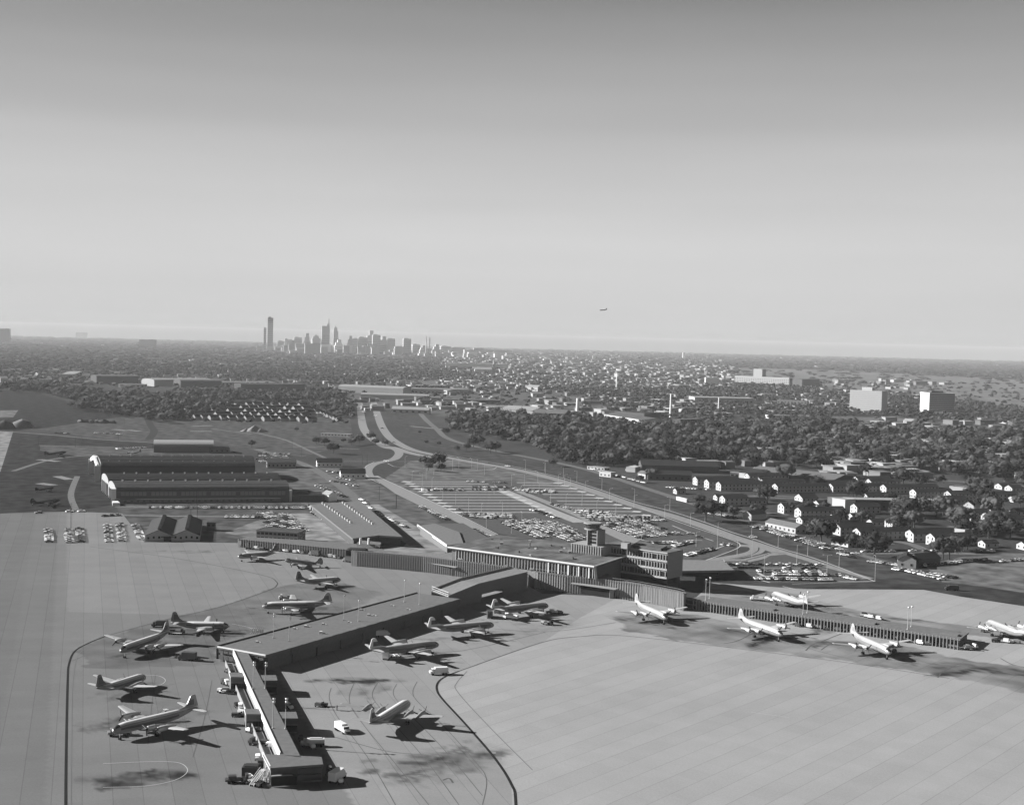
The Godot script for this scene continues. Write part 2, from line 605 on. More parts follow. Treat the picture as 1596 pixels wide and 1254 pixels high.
# cars side by side between two points of the photograph's ground
func car_row(x0: float, y0: float, x1: float, y1: float, count: int, where: String, fill := 1.0, turn := 90.0, y := 0.03, far_end := "west") -> void:
	var a := G(x0, y0)
	var b := G(x1, y1)
	var d := b - a
	var yaw := atan2(-d.z, d.x)
	for i in count:
		var t := (i + 0.5) / count
		if rng.randf() > fill:
			continue
		var p := a.lerp(b, t) + Vector3(rng.randf_range(-0.25, 0.25), 0, rng.randf_range(-0.5, 0.5))
		add_car(p, yaw + deg_to_rad(turn) + rng.randf_range(-0.05, 0.05) + (PI if rng.randf() < 0.3 else 0.0), "%s from %s in %s" % [nth(i), far_end, where.trim_prefix("the ")], -1, y)

func build_cars() -> void:
	cars.sort_custom(func(a, b): return a[0] < b[0])
	var paints: Array = []
	for k in TONES.size():
		paints.append(mat(TONES[k], 0.3))
	var rest := {}
	var seen := {}
	var made := 0
	for c in cars:
		var tone: int = c[4]
		var kind := 1 if c[5] == 0 else 0
		var key := tone * 2 + kind
		if made < 290:
			var mk := "car%d" % key
			if not meshes.has(mk):
				meshes[mk] = car_mesh(paints[tone], kind)
			var l := "%s %s, %s" % [TONE_WORDS[tone], "estate" if kind == 1 else "sedan", c[3]]
			if seen.has(l):
				continue
			seen[l] = 1
			var o := solo("parked_car", meshes[mk], null, l, "car", "cars parked round the airport")
			o.position = c[1]
			o.rotation.y = c[2]
			made += 1
		else:
			rest.get_or_add(kind, []).append(c)
	for kind in rest:
		var paint := StandardMaterial3D.new()
		paint.vertex_color_use_as_albedo = true
		paint.roughness = 0.3
		var mm := MultiMesh.new()
		mm.transform_format = MultiMesh.TRANSFORM_3D
		mm.use_colors = true
		mm.mesh = car_mesh(paint, kind)
		mm.instance_count = rest[kind].size()
		for i in rest[kind].size():
			var c = rest[kind][i]
			mm.set_instance_transform(i, Transform3D(Basis(Vector3.UP, c[2]), c[1]))
			var t: float = TONES[c[4]]
			mm.set_instance_color(i, Color(t, t, t))
		var o := MultiMeshInstance3D.new()
		o.name = "distant_parked_cars" if kind == 0 else "distant_parked_estate_cars"
		o.multimesh = mm
		add_child(o)
		tag(o, "far-off rows of parked %s in the big car park and by the barracks" % ("sedans" if kind == 0 else "estate cars"), "parked cars", "", "stuff")

func truck(label: String, at: Vector3, turn: float, style: String, body_m: Material, cab_m: Material) -> Node3D:
	var o := thing({"tank": "fuel_truck", "van": "service_van", "box": "box_truck", "bed": "flatbed_truck"}[style], label, "truck", at, turn, "service vehicles on the apron")
	var tyre := mat(0.015, 0.9)
	var ch := MB.new()
	ch.box(Vector3(0, 0.75, 0), Vector3(7.0, 0.3, 1.5))
	part(o, "chassis", ch, mat(0.03, 0.8))
	var cab := MB.new()
	cab.prism(PackedVector2Array([Vector2(1.9, -1.1), Vector2(3.2, -1.1), Vector2(3.5, -0.9), Vector2(3.5, 0.9), Vector2(3.2, 1.1), Vector2(1.9, 1.1)]), 0.7, 1.5)
	cab.prism(PackedVector2Array([Vector2(1.9, -1.0), Vector2(2.7, -1.0), Vector2(2.7, 1.0), Vector2(1.9, 1.0)]), 1.5, 2.3)
	var c := part(o, "cab", cab, cab_m)
	var gl := MB.new()
	gl.quad(Vector3(2.72, 1.55, -0.85), Vector3(2.72, 1.55, 0.85), Vector3(2.72, 2.15, 0.85), Vector3(2.72, 2.15, -0.85), Vector3.RIGHT)
	part(c, "windscreen", gl, mat(0.015, 0.15))
	var b := MB.new()
	if style == "tank":
		b.hull([[1.7, 1.75, 0.05, 0.05], [1.68, 1.75, 0.85, 1.05], [-3.48, 1.75, 0.85, 1.05], [-3.5, 1.75, 0.05, 0.05]], 0, 0, 360, 14)
		b.box(Vector3(-0.9, 2.65, 0), Vector3(3.6, 0.1, 0.6))
	elif style == "van":
		b.box(Vector3(-0.8, 1.7, 0), Vector3(4.9, 1.9, 2.1))
		b.box(Vector3(-0.8, 2.7, 0), Vector3(4.5, 0.12, 1.8))
	elif style == "box":
		b.box(Vector3(-0.9, 2.0, 0), Vector3(5.2, 2.4, 2.3))
	else:
		b.box(Vector3(-0.9, 1.05, 0), Vector3(5.2, 0.25, 2.2))
		b.box(Vector3(-1.6, 1.6, 0), Vector3(2.2, 0.9, 1.7))
	part(o, {"tank": "tank", "van": "body", "box": "cargo_box", "bed": "load_bed"}[style], b, body_m)
	for x in [2.5, -1.4, -2.5]:
		for s in [-1.0, 1.0]:
			var w := MB.new()
			w.tube(Vector3(x, 0.45, s * 0.8), Vector3(x, 0.45, s * 1.1), 0.45, 0.45, 10)
			part(o, "wheel", w, tyre)
	return o

func tug(label: String, at: Vector3, turn: float, tone: float) -> Node3D:
	var o := thing("baggage_tractor", label, "tractor", at, turn, "service vehicles on the apron")
	var b := MB.new()
	b.box(Vector3(0.5, 0.8, 0), Vector3(1.6, 0.8, 1.3))
	b.box(Vector3(-0.8, 0.6, 0), Vector3(1.2, 0.4, 1.3))
	part(o, "body", b, mat(tone, 0.5))
	var s := MB.new()
	s.box(Vector3(-0.6, 1.1, 0), Vector3(0.5, 0.5, 0.9))
	s.bar(Vector3(0.0, 1.2, 0), Vector3(-0.25, 1.6, 0), 0.06, 0.4)
	part(o, "driver_seat", s, mat(0.02, 0.8))
	for x in [0.8, -0.9]:
		for z in [-0.65, 0.65]:
			var w := MB.new()
			w.tube(Vector3(x, 0.35, z - 0.12), Vector3(x, 0.35, z + 0.12), 0.35, 0.35, 8)
			part(o, "wheel", w, mat(0.015, 0.9))
	return o

func cart(label: String, at: Vector3, turn: float, tone: float, h := 1.2) -> Node3D:
	var o := thing("baggage_cart", label, "baggage cart", at, turn, "baggage carts on the apron")
	var b := MB.new()
	b.box(Vector3(0, 0.55, 0), Vector3(3.0, 0.14, 1.5))
	b.bar(Vector3(1.5, 0.5, 0), Vector3(2.3, 0.3, 0), 0.08, 0.08)
	part(o, "cart_deck", b, mat(0.08, 0.7))
	var l := MB.new()
	l.box(Vector3(-0.3, 0.63 + h * 0.5, 0), Vector3(2.2, h, 1.3))
	l.box(Vector3(1.05, 0.63 + h * 0.25, 0.1), Vector3(0.4, h * 0.5, 0.9))
	part(o, "load", l, mat(tone, 0.8))
	var w := MB.new()
	for x in [1.0, -1.0]:
		for z in [-0.65, 0.65]:
			w.tube(Vector3(x, 0.26, z - 0.1), Vector3(x, 0.26, z + 0.1), 0.26, 0.26, 8)
	part(o, "wheel", w, mat(0.015, 0.9))
	return o

func air_stairs(label: String, at: Vector3, turn: float, tone: float) -> Node3D:
	var o := thing("passenger_stairs", label, "passenger stairs", at, turn, "passenger stairs beside the airliners")
	var b := MB.new()
	for s in [-0.7, 0.7]:
		b.bar(Vector3(-2.6, 0.5, s), Vector3(1.6, 3.3, s), 0.1, 0.35)
		b.bar(Vector3(-2.6, 1.4, s), Vector3(1.6, 4.2, s), 0.06, 0.08)
		b.bar(Vector3(1.5, 0.4, s), Vector3(1.5, 3.3, s), 0.14, 0.14)
		b.bar(Vector3(-2.6, 0.45, s), Vector3(2.2, 0.45, s), 0.14, 0.2)
	part(o, "stair_frame", b, mat(tone, 0.5))
	for k in 12:
		var t := MB.new()
		t.box(Vector3(-2.4 + k * 0.34, 0.68 + k * 0.227, 0), Vector3(0.34, 0.06, 1.3))
		part(o, "tread", t, mat(0.3, 0.7))
	var p := MB.new()
	p.box(Vector3(2.0, 3.35, 0), Vector3(1.1, 0.12, 1.5))
	part(o, "platform", p, mat(0.4, 0.6))
	var w := MB.new()
	for x in [1.8, -2.2]:
		for z in [-0.7, 0.7]:
			w.tube(Vector3(x, 0.28, z - 0.1), Vector3(x, 0.28, z + 0.1), 0.28, 0.28, 8)
	part(o, "wheel", w, mat(0.015, 0.9))
	return o

# ---------------------------------------------------------------- lamps
func mast(label: String, at: Vector3, h: float, heads: int, turn := 0.0, m: Material = null) -> Node3D:
	var o := thing("floodlight_mast", label, "light mast", at, turn, "floodlight masts on the fingers")
	var b := MB.new()
	b.tube(Vector3.ZERO, Vector3(0, h, 0), 0.13, 0.09, 6)
	b.box(Vector3(0, 0.15, 0), Vector3(0.5, 0.3, 0.5))
	part(o, "pole", b, m if m != null else mat(0.32, 0.6))
	for k in heads:
		var l := MB.new()
		l.tube(Vector3(-0.1, h - 0.1 - 0.9 * k, 0), Vector3(0.55, h - 0.35 - 0.9 * k, 0), 0.22, 0.4, 8)
		l.bar(Vector3(0, h - 0.1 - 0.9 * k, -0.5), Vector3(0, h - 0.1 - 0.9 * k, 0.5), 0.08, 0.08)
		part(o, "lamp_head", l, mat(0.7, 0.4))
	return o

func street_lamp(label: String, at: Vector3, h: float, turn: float, arms := 1) -> Node3D:
	var o := thing("street_lamp", label, "street lamp", at, turn, "street lamps of the airport roads")
	var b := MB.new()
	b.tube(Vector3.ZERO, Vector3(0, h, 0), 0.11, 0.06, 6)
	part(o, "pole", b, mat(0.36, 0.6))
	for s in arms:
		var d := 1.0 if s == 0 else -1.0
		var a := MB.new()
		a.bar(Vector3(0, h - 0.1, 0), Vector3(d * 1.9, h + 0.25, 0), 0.09, 0.09)
		var ao := part(o, "lamp_arm", a, mat(0.36, 0.6))
		var l := MB.new()
		l.box(Vector3(d * 2.2, h + 0.22, 0), Vector3(0.8, 0.18, 0.3))
		part(ao, "lamp_head", l, mat(0.4, 0.5))
	return o

func power_pole(label: String, at: Vector3, h: float, turn := 0.0) -> Node3D:
	var o := thing("utility_pole", label, "utility pole", at, turn, "wooden poles round the hangars and the fields")
	var b := MB.new()
	b.tube(Vector3.ZERO, Vector3(0, h, 0), 0.16, 0.11, 6)
	part(o, "pole", b, mat(0.05, 0.9))
	var c := MB.new()
	c.bar(Vector3(-1.1, h - 0.6, 0), Vector3(1.1, h - 0.6, 0), 0.1, 0.12)
	part(o, "cross_arm", c, mat(0.05, 0.9))
	return o

# ---------------------------------------------------------------- trees
func crown_mesh(seed_: int, lumps: int, leaves: int, sub: bool) -> MB:
	var r := RandomNumberGenerator.new()
	r.seed = seed_
	var b := MB.new()
	var ico: Array[Vector3] = []
	var t := (1.0 + sqrt(5.0)) / 2.0
	for q in [[-1, t, 0], [1, t, 0], [-1, -t, 0], [1, -t, 0], [0, -1, t], [0, 1, t], [0, -1, -t], [0, 1, -t], [t, 0, -1], [t, 0, 1], [-t, 0, -1], [-t, 0, 1]]:
		ico.append(Vector3(q[0], q[1], q[2]).normalized())
	var fc := [0, 11, 5, 0, 5, 1, 0, 1, 7, 0, 7, 10, 0, 10, 11, 1, 5, 9, 5, 11, 4, 11, 10, 2, 10, 7, 6, 7, 1, 8, 3, 9, 4, 3, 4, 2, 3, 2, 6, 3, 6, 8, 3, 8, 9, 4, 9, 5, 2, 4, 11, 6, 2, 10, 8, 6, 7, 9, 8, 1]
	for k in lumps:
		# unit crown: about 1 wide each way, 0.8 high, its foot at 0
		var a := r.randf() * TAU
		var u := r.randf()
		var rad := sqrt(r.randf()) * 0.4
		var at := Vector3(cos(a) * rad, 0.22 + u * 0.42 * (1.0 - rad), sin(a) * rad)
		var s := r.randf_range(0.1, 0.19)
		if k == 0:
			at = Vector3(0, 0.4, 0)
			s = 0.3
		var jit: Array[Vector3] = []
		var nor: Array[Vector3] = []
		for p in ico:
			jit.append(at + p * s * r.randf_range(0.78, 1.2) * Vector3(1.1, 0.88, 1.1))
			nor.append((p + Vector3(r.randfn(), r.randfn(), r.randfn()) * 0.28).normalized())
		for f in range(0, 60, 3):
			if sub or (jit[fc[f]].y + jit[fc[f + 1]].y + jit[fc[f + 2]].y) / 3.0 > at.y - s * 0.4:
				b.smooth(jit[fc[f]], jit[fc[f + 1]], jit[fc[f + 2]], nor[fc[f]], nor[fc[f + 1]], nor[fc[f + 2]])
	for k in leaves:
		var d := Vector3(r.randfn(), r.randfn() * 0.7, r.randfn()).normalized()
		var p := Vector3(0, 0.38, 0) + d * Vector3(0.52, 0.42, 0.52) * r.randf_range(0.75, 1.08)
		if p.y < 0.06:
			continue
		var x := Vector3(r.randfn(), r.randfn(), r.randfn()).normalized() * r.randf_range(0.03, 0.065)
		var y := d.cross(x).normalized() * r.randf_range(0.03, 0.065)
		b.tri(p - x, p + x, p + y, d)
	return b

func build_trees() -> void:
	trees.sort_custom(func(a, b): return a[0] < b[0])
	var crowns: Array = []
	for k in 5:
		crowns.append(crown_mesh(100 + k, 26, 260, true).into())
	var trunk := MB.new()
	trunk.tube(Vector3(0, -0.32, 0), Vector3(0, 0.3, 0), 0.035, 0.022, 6, false)
	for a in [0.4, 2.5, 4.4]:
		trunk.tube(Vector3(0, -0.02, 0), Vector3(cos(a) * 0.25, 0.38, sin(a) * 0.25), 0.02, 0.008, 5, false)
	var tm := trunk.into()
	var bark := mat(0.05, 0.9)
	var tones := [0.02, 0.028, 0.038, 0.054]
	var words := ["very dark", "dark", "mid-dark", "paler"]
	var leaf: Array = []
	for t in tones:
		var m: StandardMaterial3D = mat(t, 0.95).duplicate()
		m.backlight = Color(0.15, 0.15, 0.15)
		m.metallic_specular = 0.03
		leaf.append(m)
	var seen := {}
	var rest: Array = []
	for i in trees.size():
		var t = trees[i]
		# [distance, place, width, height, tone, where]
		if seen.size() < 290 and t[5] != "":
			var n: int = t[4]
			var l := "%s %s tree %s" % [words[n], "broad" if t[2] > 10.0 else "small", t[5]]
			if seen.has(l):
				rest.append(t)
				continue
			seen[l] = 1
			var o := thing("broadleaf_tree", l, "tree", t[1], rng.randf() * TAU, "broadleaf trees of the woods and gardens")
			o.scale = Vector3(t[2], t[3], t[2])
			part(o, "trunk", tm, bark).position = Vector3(0, 0.3, 0)
			part(o, "crown", crowns[i % 5], leaf[n]).position = Vector3(0, 0.22, 0)
		else:
			rest.append(t)
	scatter("woodland", rest, 3, 16, 90, "uncounted trees in the wood behind the barracks and the belts", 0.15)

func scatter(called: String, list: Array, variants: int, lumps: int, leaves: int, label: String, lift := 0.1) -> void:
	for v in variants:
		var pm := StandardMaterial3D.new()
		pm.vertex_color_use_as_albedo = true
		pm.roughness = 0.95
		pm.metallic_specular = 0.03
		pm.backlight = Color(0.15, 0.15, 0.15)
		var mesh := crown_mesh(300 + v * 7 + lumps, lumps, leaves, false).into()
		mesh.surface_set_material(0, pm)
		var mine: Array = []
		for i in list.size():
			if i % variants == v:
				mine.append(list[i])
		if mine.is_empty():
			continue
		var mm := MultiMesh.new()
		mm.transform_format = MultiMesh.TRANSFORM_3D
		mm.use_colors = true
		mm.mesh = mesh
		mm.instance_count = mine.size()
		for i in mine.size():
			var t = mine[i]
			mm.set_instance_transform(i, Transform3D(Basis(Vector3.UP, rng.randf() * TAU).scaled(Vector3(t[2], t[3] * 1.05, t[2])), t[1] + Vector3(0, t[3] * lift, 0)))
			var g: float = [0.02, 0.028, 0.038, 0.054][t[4]]
			mm.set_instance_color(i, Color(g, g, g))
		var o := MultiMeshInstance3D.new()
		o.name = nm(called)
		o.multimesh = mm
		add_child(o)
		tag(o, ["first kind of ", "second kind of ", "third kind of "][v] + label, "woodland", "", "stuff")

func tree(px: float, py: float, w: float, where: String, h := 0.0, tone := -1) -> void:
	var p := G(px, py)
	trees.append([p.length(), p, w, (w * 0.95 if h == 0.0 else h), tone if tone >= 0 else rng.randi() % 4, where])

# ---------------------------------------------------------------- buildings
func yh(px: float) -> float:
	return 508.0 + 0.02506 * px

# height of something that stands on the ground point p and whose top shows at py
func top_of(p: Vector3, px: float, py: float) -> float:
	return EYE + p.z * (py - yh(px)) / LENS

# a building on a base line; local x runs along the front, -z away from it
func house(called: String, label: String, category: String, a: Vector3, b: Vector3, depth: float, h: float, style: String, wallm: Material, roofm: Material, group := "", rise := 2.4, win := [], winm: Material = null) -> Node3D:
	var d := b - a
	var L := Vector2(d.x, d.z).length()
	var o := thing(called, label, category, Vector3(a.x, 0, a.z), atan2(-d.z, d.x), group)
	var w := MB.new()
	var rect := PackedVector2Array([Vector2(0, 0), Vector2(L, 0), Vector2(L, -depth), Vector2(0, -depth)])
	w.prism(rect, -0.2, h, style == "flat")
	var r := MB.new()
	if style == "flat":
		w.prism(PackedVector2Array([Vector2(-0.12, 0.12), Vector2(L + 0.12, 0.12), Vector2(L + 0.12, -depth - 0.12), Vector2(-0.12, -depth - 0.12)]), h - 0.35, h + 0.25, false)
		r.prism(PackedVector2Array([Vector2(0.15, -0.15), Vector2(L - 0.15, -0.15), Vector2(L - 0.15, -depth + 0.15), Vector2(0.15, -depth + 0.15)]), h + 0.01, h + 0.12)
		for s in [[Vector3(0, h, 0), Vector3(L, h, 0)], [Vector3(L, h, 0), Vector3(L, h, -depth)], [Vector3(0, h, -depth), Vector3(L, h, -depth)], [Vector3(0, h, 0), Vector3(0, h, -depth)]]:
			w.bar(s[0] + Vector3(0, 0.17, 0), s[1] + Vector3(0, 0.17, 0), 0.25, 0.3)
	elif style == "gable":
		var m := -depth * 0.5
		for x in [0.0, L]:
			w.tri(Vector3(x, h, 0), Vector3(x, h, -depth), Vector3(x, h + rise, m), Vector3(x - L * 0.5, 0, 0))
		for s in [0.0, 1.0]:
			var ze := 0.45 if s == 0.0 else -depth - 0.45
			var ye := h - rise * 0.45 / (depth * 0.5)
			for k in [0.02, 0.2]:
				r.quad(Vector3(-0.4, ye + k, ze), Vector3(L + 0.4, ye + k, ze), Vector3(L + 0.4, h + rise + k, m), Vector3(-0.4, h + rise + k, m), Vector3(0, 1 if k > 0.1 else -1, 0))
			r.quad(Vector3(-0.4, ye + 0.02, ze), Vector3(L + 0.4, ye + 0.02, ze), Vector3(L + 0.4, ye + 0.2, ze), Vector3(-0.4, ye + 0.2, ze), Vector3(0, 0, 1 if s == 0.0 else -1))
			for x in [-0.4, L + 0.4]:
				r.quad(Vector3(x, ye + 0.02, ze), Vector3(x, ye + 0.2, ze), Vector3(x, h + rise + 0.2, m), Vector3(x, h + rise + 0.02, m), Vector3(x - L * 0.5, 0, 0))
	elif style == "gable_front":
		var m := L * 0.5
		for z in [0.0, -depth]:
			w.tri(Vector3(0, h, z), Vector3(L, h, z), Vector3(m, h + rise, z), Vector3(0, 0, z + depth * 0.5))
		for s in [-1.0, 1.0]:
			var xe: float = m + s * (m + 0.4)
			var ye := h - rise * 0.4 / m
			for k in [0.02, 0.2]:
				r.quad(Vector3(xe, ye + k, 0.4), Vector3(xe, ye + k, -depth - 0.4), Vector3(m, h + rise + k, -depth - 0.4), Vector3(m, h + rise + k, 0.4), Vector3(0, 1 if k > 0.1 else -1, 0))
			r.quad(Vector3(xe, ye + 0.02, 0.4), Vector3(xe, ye + 0.02, -depth - 0.4), Vector3(xe, ye + 0.2, -depth - 0.4), Vector3(xe, ye + 0.2, 0.4), Vector3(s, 0, 0))
			for z in [0.4, -depth - 0.4]:
				r.quad(Vector3(xe, ye + 0.02, z), Vector3(xe, ye + 0.2, z), Vector3(m, h + rise + 0.2, z), Vector3(m, h + rise + 0.02, z), Vector3(0, 0, z + depth * 0.5))
	elif style == "barrel":
		var k := 12
		for i in k:
			var p := PI * i / k
			var q := PI * (i + 1) / k
			var zp := -depth * 0.5 + cos(p) * depth * 0.5
			var zq := -depth * 0.5 + cos(q) * depth * 0.5
			var yp := h + sin(p) * rise
			var yq := h + sin(q) * rise
			var np := Vector3(0, sin(p) / rise, cos(p) / (depth * 0.5)).normalized()
			var nq := Vector3(0, sin(q) / rise, cos(q) / (depth * 0.5)).normalized()
			r.smooth(Vector3(-0.3, yp + 0.12, zp), Vector3(L + 0.3, yp + 0.12, zp), Vector3(L + 0.3, yq + 0.12, zq), np, np, nq)
			r.smooth(Vector3(-0.3, yp + 0.12, zp), Vector3(L + 0.3, yq + 0.12, zq), Vector3(-0.3, yq + 0.12, zq), np, nq, nq)
			for x in [0.0, L]:
				w.quad(Vector3(x, h, zp), Vector3(x, yp, zp), Vector3(x, yq, zq), Vector3(x, h, zq), Vector3(x - L * 0.5, 0, 0))
			for x in [-0.3, L + 0.3]:
				r.quad(Vector3(x, yp - 0.1, zp), Vector3(x, yp + 0.12, zp), Vector3(x, yq + 0.12, zq), Vector3(x, yq - 0.1, zq), Vector3(x - L * 0.5, 0, 0))
	part(o, "wall", w, wallm)
	part(o, "roof", r, roofm)
	# win: [storeys, spacing, width, height, sill of the first, storey height]
	if win.size() > 0:
		var g := MB.new()
		for st in win[0]:
			var y: float = win[4] + st * win[5] + win[3] * 0.5
			var n := int(L / win[1])
			for i in n:
				g.box(Vector3((i + 0.5) * L / n, y, 0.02), Vector3(win[2], win[3], 0.1))
				g.box(Vector3((i + 0.5) * L / n, y, -depth - 0.02), Vector3(win[2], win[3], 0.1))
			var e := maxi(int(depth / win[1]), 1)
			for i in e:
				g.box(Vector3(-0.02, y, -(i + 0.5) * depth / e), Vector3(0.1, win[3], win[2]))
				g.box(Vector3(L + 0.02, y, -(i + 0.5) * depth / e), Vector3(0.1, win[3], win[2]))
		part(o, "window", g, winm if winm != null else mat(0.02, 0.2), "", "stuff")
	return o

func block_px(called: String, label: String, category: String, x0: float, y0: float, x1: float, y1: float, ytop: float, depth: float, style: String, wallm: Material, roofm: Material, group := "", rise := 2.4, win := []) -> Node3D:
	var a := G(x0, y0)
	var b := G(x1, y1)
	return house(called, label, category, a, b, depth, maxf(top_of(a, x0, ytop), 2.5), style, wallm, roofm, group, rise, win)

const AXIS := 18.5   # the town's street grid, degrees from the x axis

func along(deg: float, m: float) -> Vector3:
	return Vector3(cos(deg_to_rad(deg)) * m, 0, -sin(deg_to_rad(deg)) * m)

func barracks(px: float, py: float, L: float, where: String, storeys := 2, width := 9.0, deg := AXIS, wallm: Material = null) -> void:
	var a := G(px, py)
	var eave := 5.4 if storeys == 2 else 2.9
	house("barracks_house" if storeys == 2 else "cottage", "white-gabled dark-roofed %s, %s" % ["barrack" if storeys == 2 else "cottage", where], "house", a, a + along(deg, L), width, eave, "gable", wallm if wallm != null else mat(0.3, 0.8), rough_mat("barrack_roof", 0.025, 0.3, 6.0), "barracks and cottages east of the airport road", width * 0.24, [storeys, 3.4, 1.0, 1.3, 1.0, 2.7])

func tower_px(label: String, x0: float, x1: float, ytop: float, fwd: float, tone: float, style := "plain", group := "towers of the far skyline") -> Node3D:
	var xa := (x0 - 798.0) / LENS * fwd
	var xb := (x1 - 798.0) / LENS * fwd
	var xm := (x0 + x1) * 0.5
	var h := EYE - fwd * (ytop - yh(xm)) / LENS
	var o := thing("skyline_tower", label, "tower", W((xa + xb) * 0.5, fwd), deg_to_rad(12.0), group)
	var w := xb - xa
	var d := minf(w, 45.0)
	var b := MB.new()
	if style == "spire":
		b.box(Vector3(0, h * 0.39, 0), Vector3(w, h * 0.78, d))
		b.box(Vector3(w * 0.32, h * 0.79, 0), Vector3(w * 0.3, h * 0.1, d * 0.5))
		b.tube(Vector3(w * 0.4, h * 0.8, 0), Vector3(w * 0.4, h, 0), 5.0, 1.5, 6)
	elif style == "stepped":
		b.box(Vector3(0, h * 0.3, 0), Vector3(w, h * 0.6, d))
		b.box(Vector3(0, h * 0.5, 0), Vector3(w * 0.75, h * 0.6, d * 0.8))
		b.box(Vector3(w * 0.08, h * 0.7, 0), Vector3(w * 0.45, h * 0.6, d * 0.6))
	elif style == "round":
		b.box(Vector3(0, h * 0.4, 0), Vector3(w, h * 0.8, d))
		b.box(Vector3(-w * 0.05, h * 0.85, 0), Vector3(w * 0.7, h * 0.14, d * 0.7))
		b.tube(Vector3(-w * 0.05, h * 0.9, 0), Vector3(-w * 0.05, h, 0), w * 0.25, 1.0, 8)
	else:
		b.box(Vector3(0, h * 0.49, 0), Vector3(w, h * 0.98, d))
		b.box(Vector3(-w * 0.12, h * 0.99, 0), Vector3(w * 0.5, h * 0.02 + 3.0, d * 0.5))
	part(o, "wall", b, mat(tone, 0.8))
	if fwd < 9500.0 and h > 60.0:
		var s := MB.new()
		var top := h * (0.96 if style == "plain" else 0.58)
		var n := int(top / 12.0)
		for i in n:
			s.box(Vector3(0, 6.0 + i * 12.0, 0), Vector3(w + 0.5, 4.0, d + 0.5))
		part(o, "window", s, mat(tone * 0.35, 0.3), "", "stuff")
	return o

# ---------------------------------------------------------------- the ground
var stains: Array = []
var zones: Array = []
var plain: Array = []

func wood_density(x: float, z: float) -> float:
	var f := -z
	if f < 1500.0:
		return 0.0
	var p := Vector2(x, z)
	for q in zones:
		if Geometry2D.is_point_in_polygon(p, q[0]):
			return q[1]
	var n := noise2.get_noise_2d(x * 0.35, z * 0.35) * 0.5 + 0.5
	return clampf((n - 0.2) * 2.4, 0.12, 1.0) * (0.95 if f > 1900.0 else 0.0)

func terrain_tone(x: float, z: float) -> float:
	var d := wood_density(x, z)
	var n := noise.get_noise_2d(x * 0.6, z * 0.6) * 0.5 + noise2.get_noise_2d(x * 3.0, z * 3.0) * 0.5
	var base := 0.052 * (1.0 + n * 0.55)
	for q in plain:
		if Geometry2D.is_point_in_polygon(Vector2(x, z), q[0]):
			base = q[1] * 0.75 * (1.0 + n * 0.5 + 0.35 * noise.get_noise_2d(x * 0.4 + 900.0, z * 2.2))
	return lerpf(base, 0.04, clampf(d, 0.0, 1.0) * 0.8)

func build_terrain() -> void:
	var b := MB.new()
	b.colored = true
	var rs := PackedFloat32Array()
	var r := 120.0
	while r < 16500.0:
		rs.append(r)
		r *= 1.028
	var an := 190
	var angs := PackedFloat32Array()
	for i in an + 1:
		angs.append(deg_to_rad(lerpf(-33.0, 33.0, float(i) / an)))
	for i in 24:
		angs.append(deg_to_rad(lerpf(33.0, 327.0, float(i + 1) / 24)))
	var P := PackedVector3Array()
	var C := PackedColorArray()
	for q in rs:
		for a in angs:
			var x := sin(a) * q
			var z := -cos(a) * q
			P.append(Vector3(x, 0, z))
			var t := terrain_tone(x, z) if absf(angle_difference(a, 0.0)) < 0.6 else 0.06
			C.append(Color(t, t, t))
	var n := angs.size()
	for i in rs.size() - 1:
		for j in n - 1:
			var k := i * n + j
			for e in [k, k + n, k + n + 1, k, k + n + 1, k + 1]:
				b.v.append(P[e])
				b.n.append(Vector3.UP)
				b.c.append(C[e])
	for j in n - 1:
		for e in [-1, j, j + 1]:
			b.v.append(Vector3.ZERO if e < 0 else P[e])
			b.n.append(Vector3.UP)
			b.c.append(C[j])
	var m := StandardMaterial3D.new()
	m.vertex_color_use_as_albedo = true
	m.albedo_texture = ntex(0.03, 512, 0.62, 1.0, 6, 5)
	m.uv1_triplanar = true
	m.uv1_world_triplanar = true
	m.uv1_scale = Vector3.ONE / 130.0
	m.roughness = 1.0
	m.metallic_specular = 0.04
	setting("ground", b, m)

func slab_texture() -> ImageTexture:
	var n := 1024
	var im := Image.create(n, n, false, Image.FORMAT_RGB8)
	var g := FastNoiseLite.new()
	g.seed = 11
	g.frequency = 0.06
	g.fractal_octaves = 5
	var gi := g.get_seamless_image(n, n)
	gi.convert(Image.FORMAT_RGB8)
	var r := RandomNumberGenerator.new()
	r.seed = 4
	var lane := PackedFloat32Array()
	for k in 64:
		lane.append(r.randf_range(0.88, 1.0))
	for y in n:
		for x in n:
			var v := lerpf(lane[x / 128], lane[((x / 128) * 7 + (y / 128) * 5 + 8) % 64], 0.35) * (0.93 + 0.14 * (gi.get_pixel(x, y).r - 0.5))
			var jx := x % 128
			var jy := y % 128
			if jx < 4:
				v *= 0.78
			elif jy < 2:
				v *= 0.92
			im.set_pixel(x, y, grey(clampf(v, 0.0, 1.0)))
	im.generate_mipmaps()
	return ImageTexture.create_from_image(im)

func tone_at(x: float, z: float, base: float) -> float:
	var t := base
	t *= 1.0 + 0.07 * noise2.get_noise_2d(x * 2.2, z * 2.2) + 0.05 * noise.get_noise_2d(x * 8.0, z * 8.0)
	for s in stains:
		var dx: float = x - s[0]
		var dz: float = z - s[1]
		if absf(dx) > s[5] or absf(dz) > s[5]:
			continue
		var u: float = (dx * s[6] - dz * s[7]) / s[2]
		var w: float = (dx * s[7] + dz * s[6]) / s[3]
		var q := u * u + w * w + 0.9 * noise.get_noise_2d(x * 14.0 + 40.0, z * 14.0)
		if q < 1.0:
			t *= 1.0 - s[4] * smoothstep(0.0, 0.45, 1.0 - q) * (0.75 + 0.25 * noise.get_noise_2d(x * 30.0, z * 30.0))
	return maxf(t, 0.02)

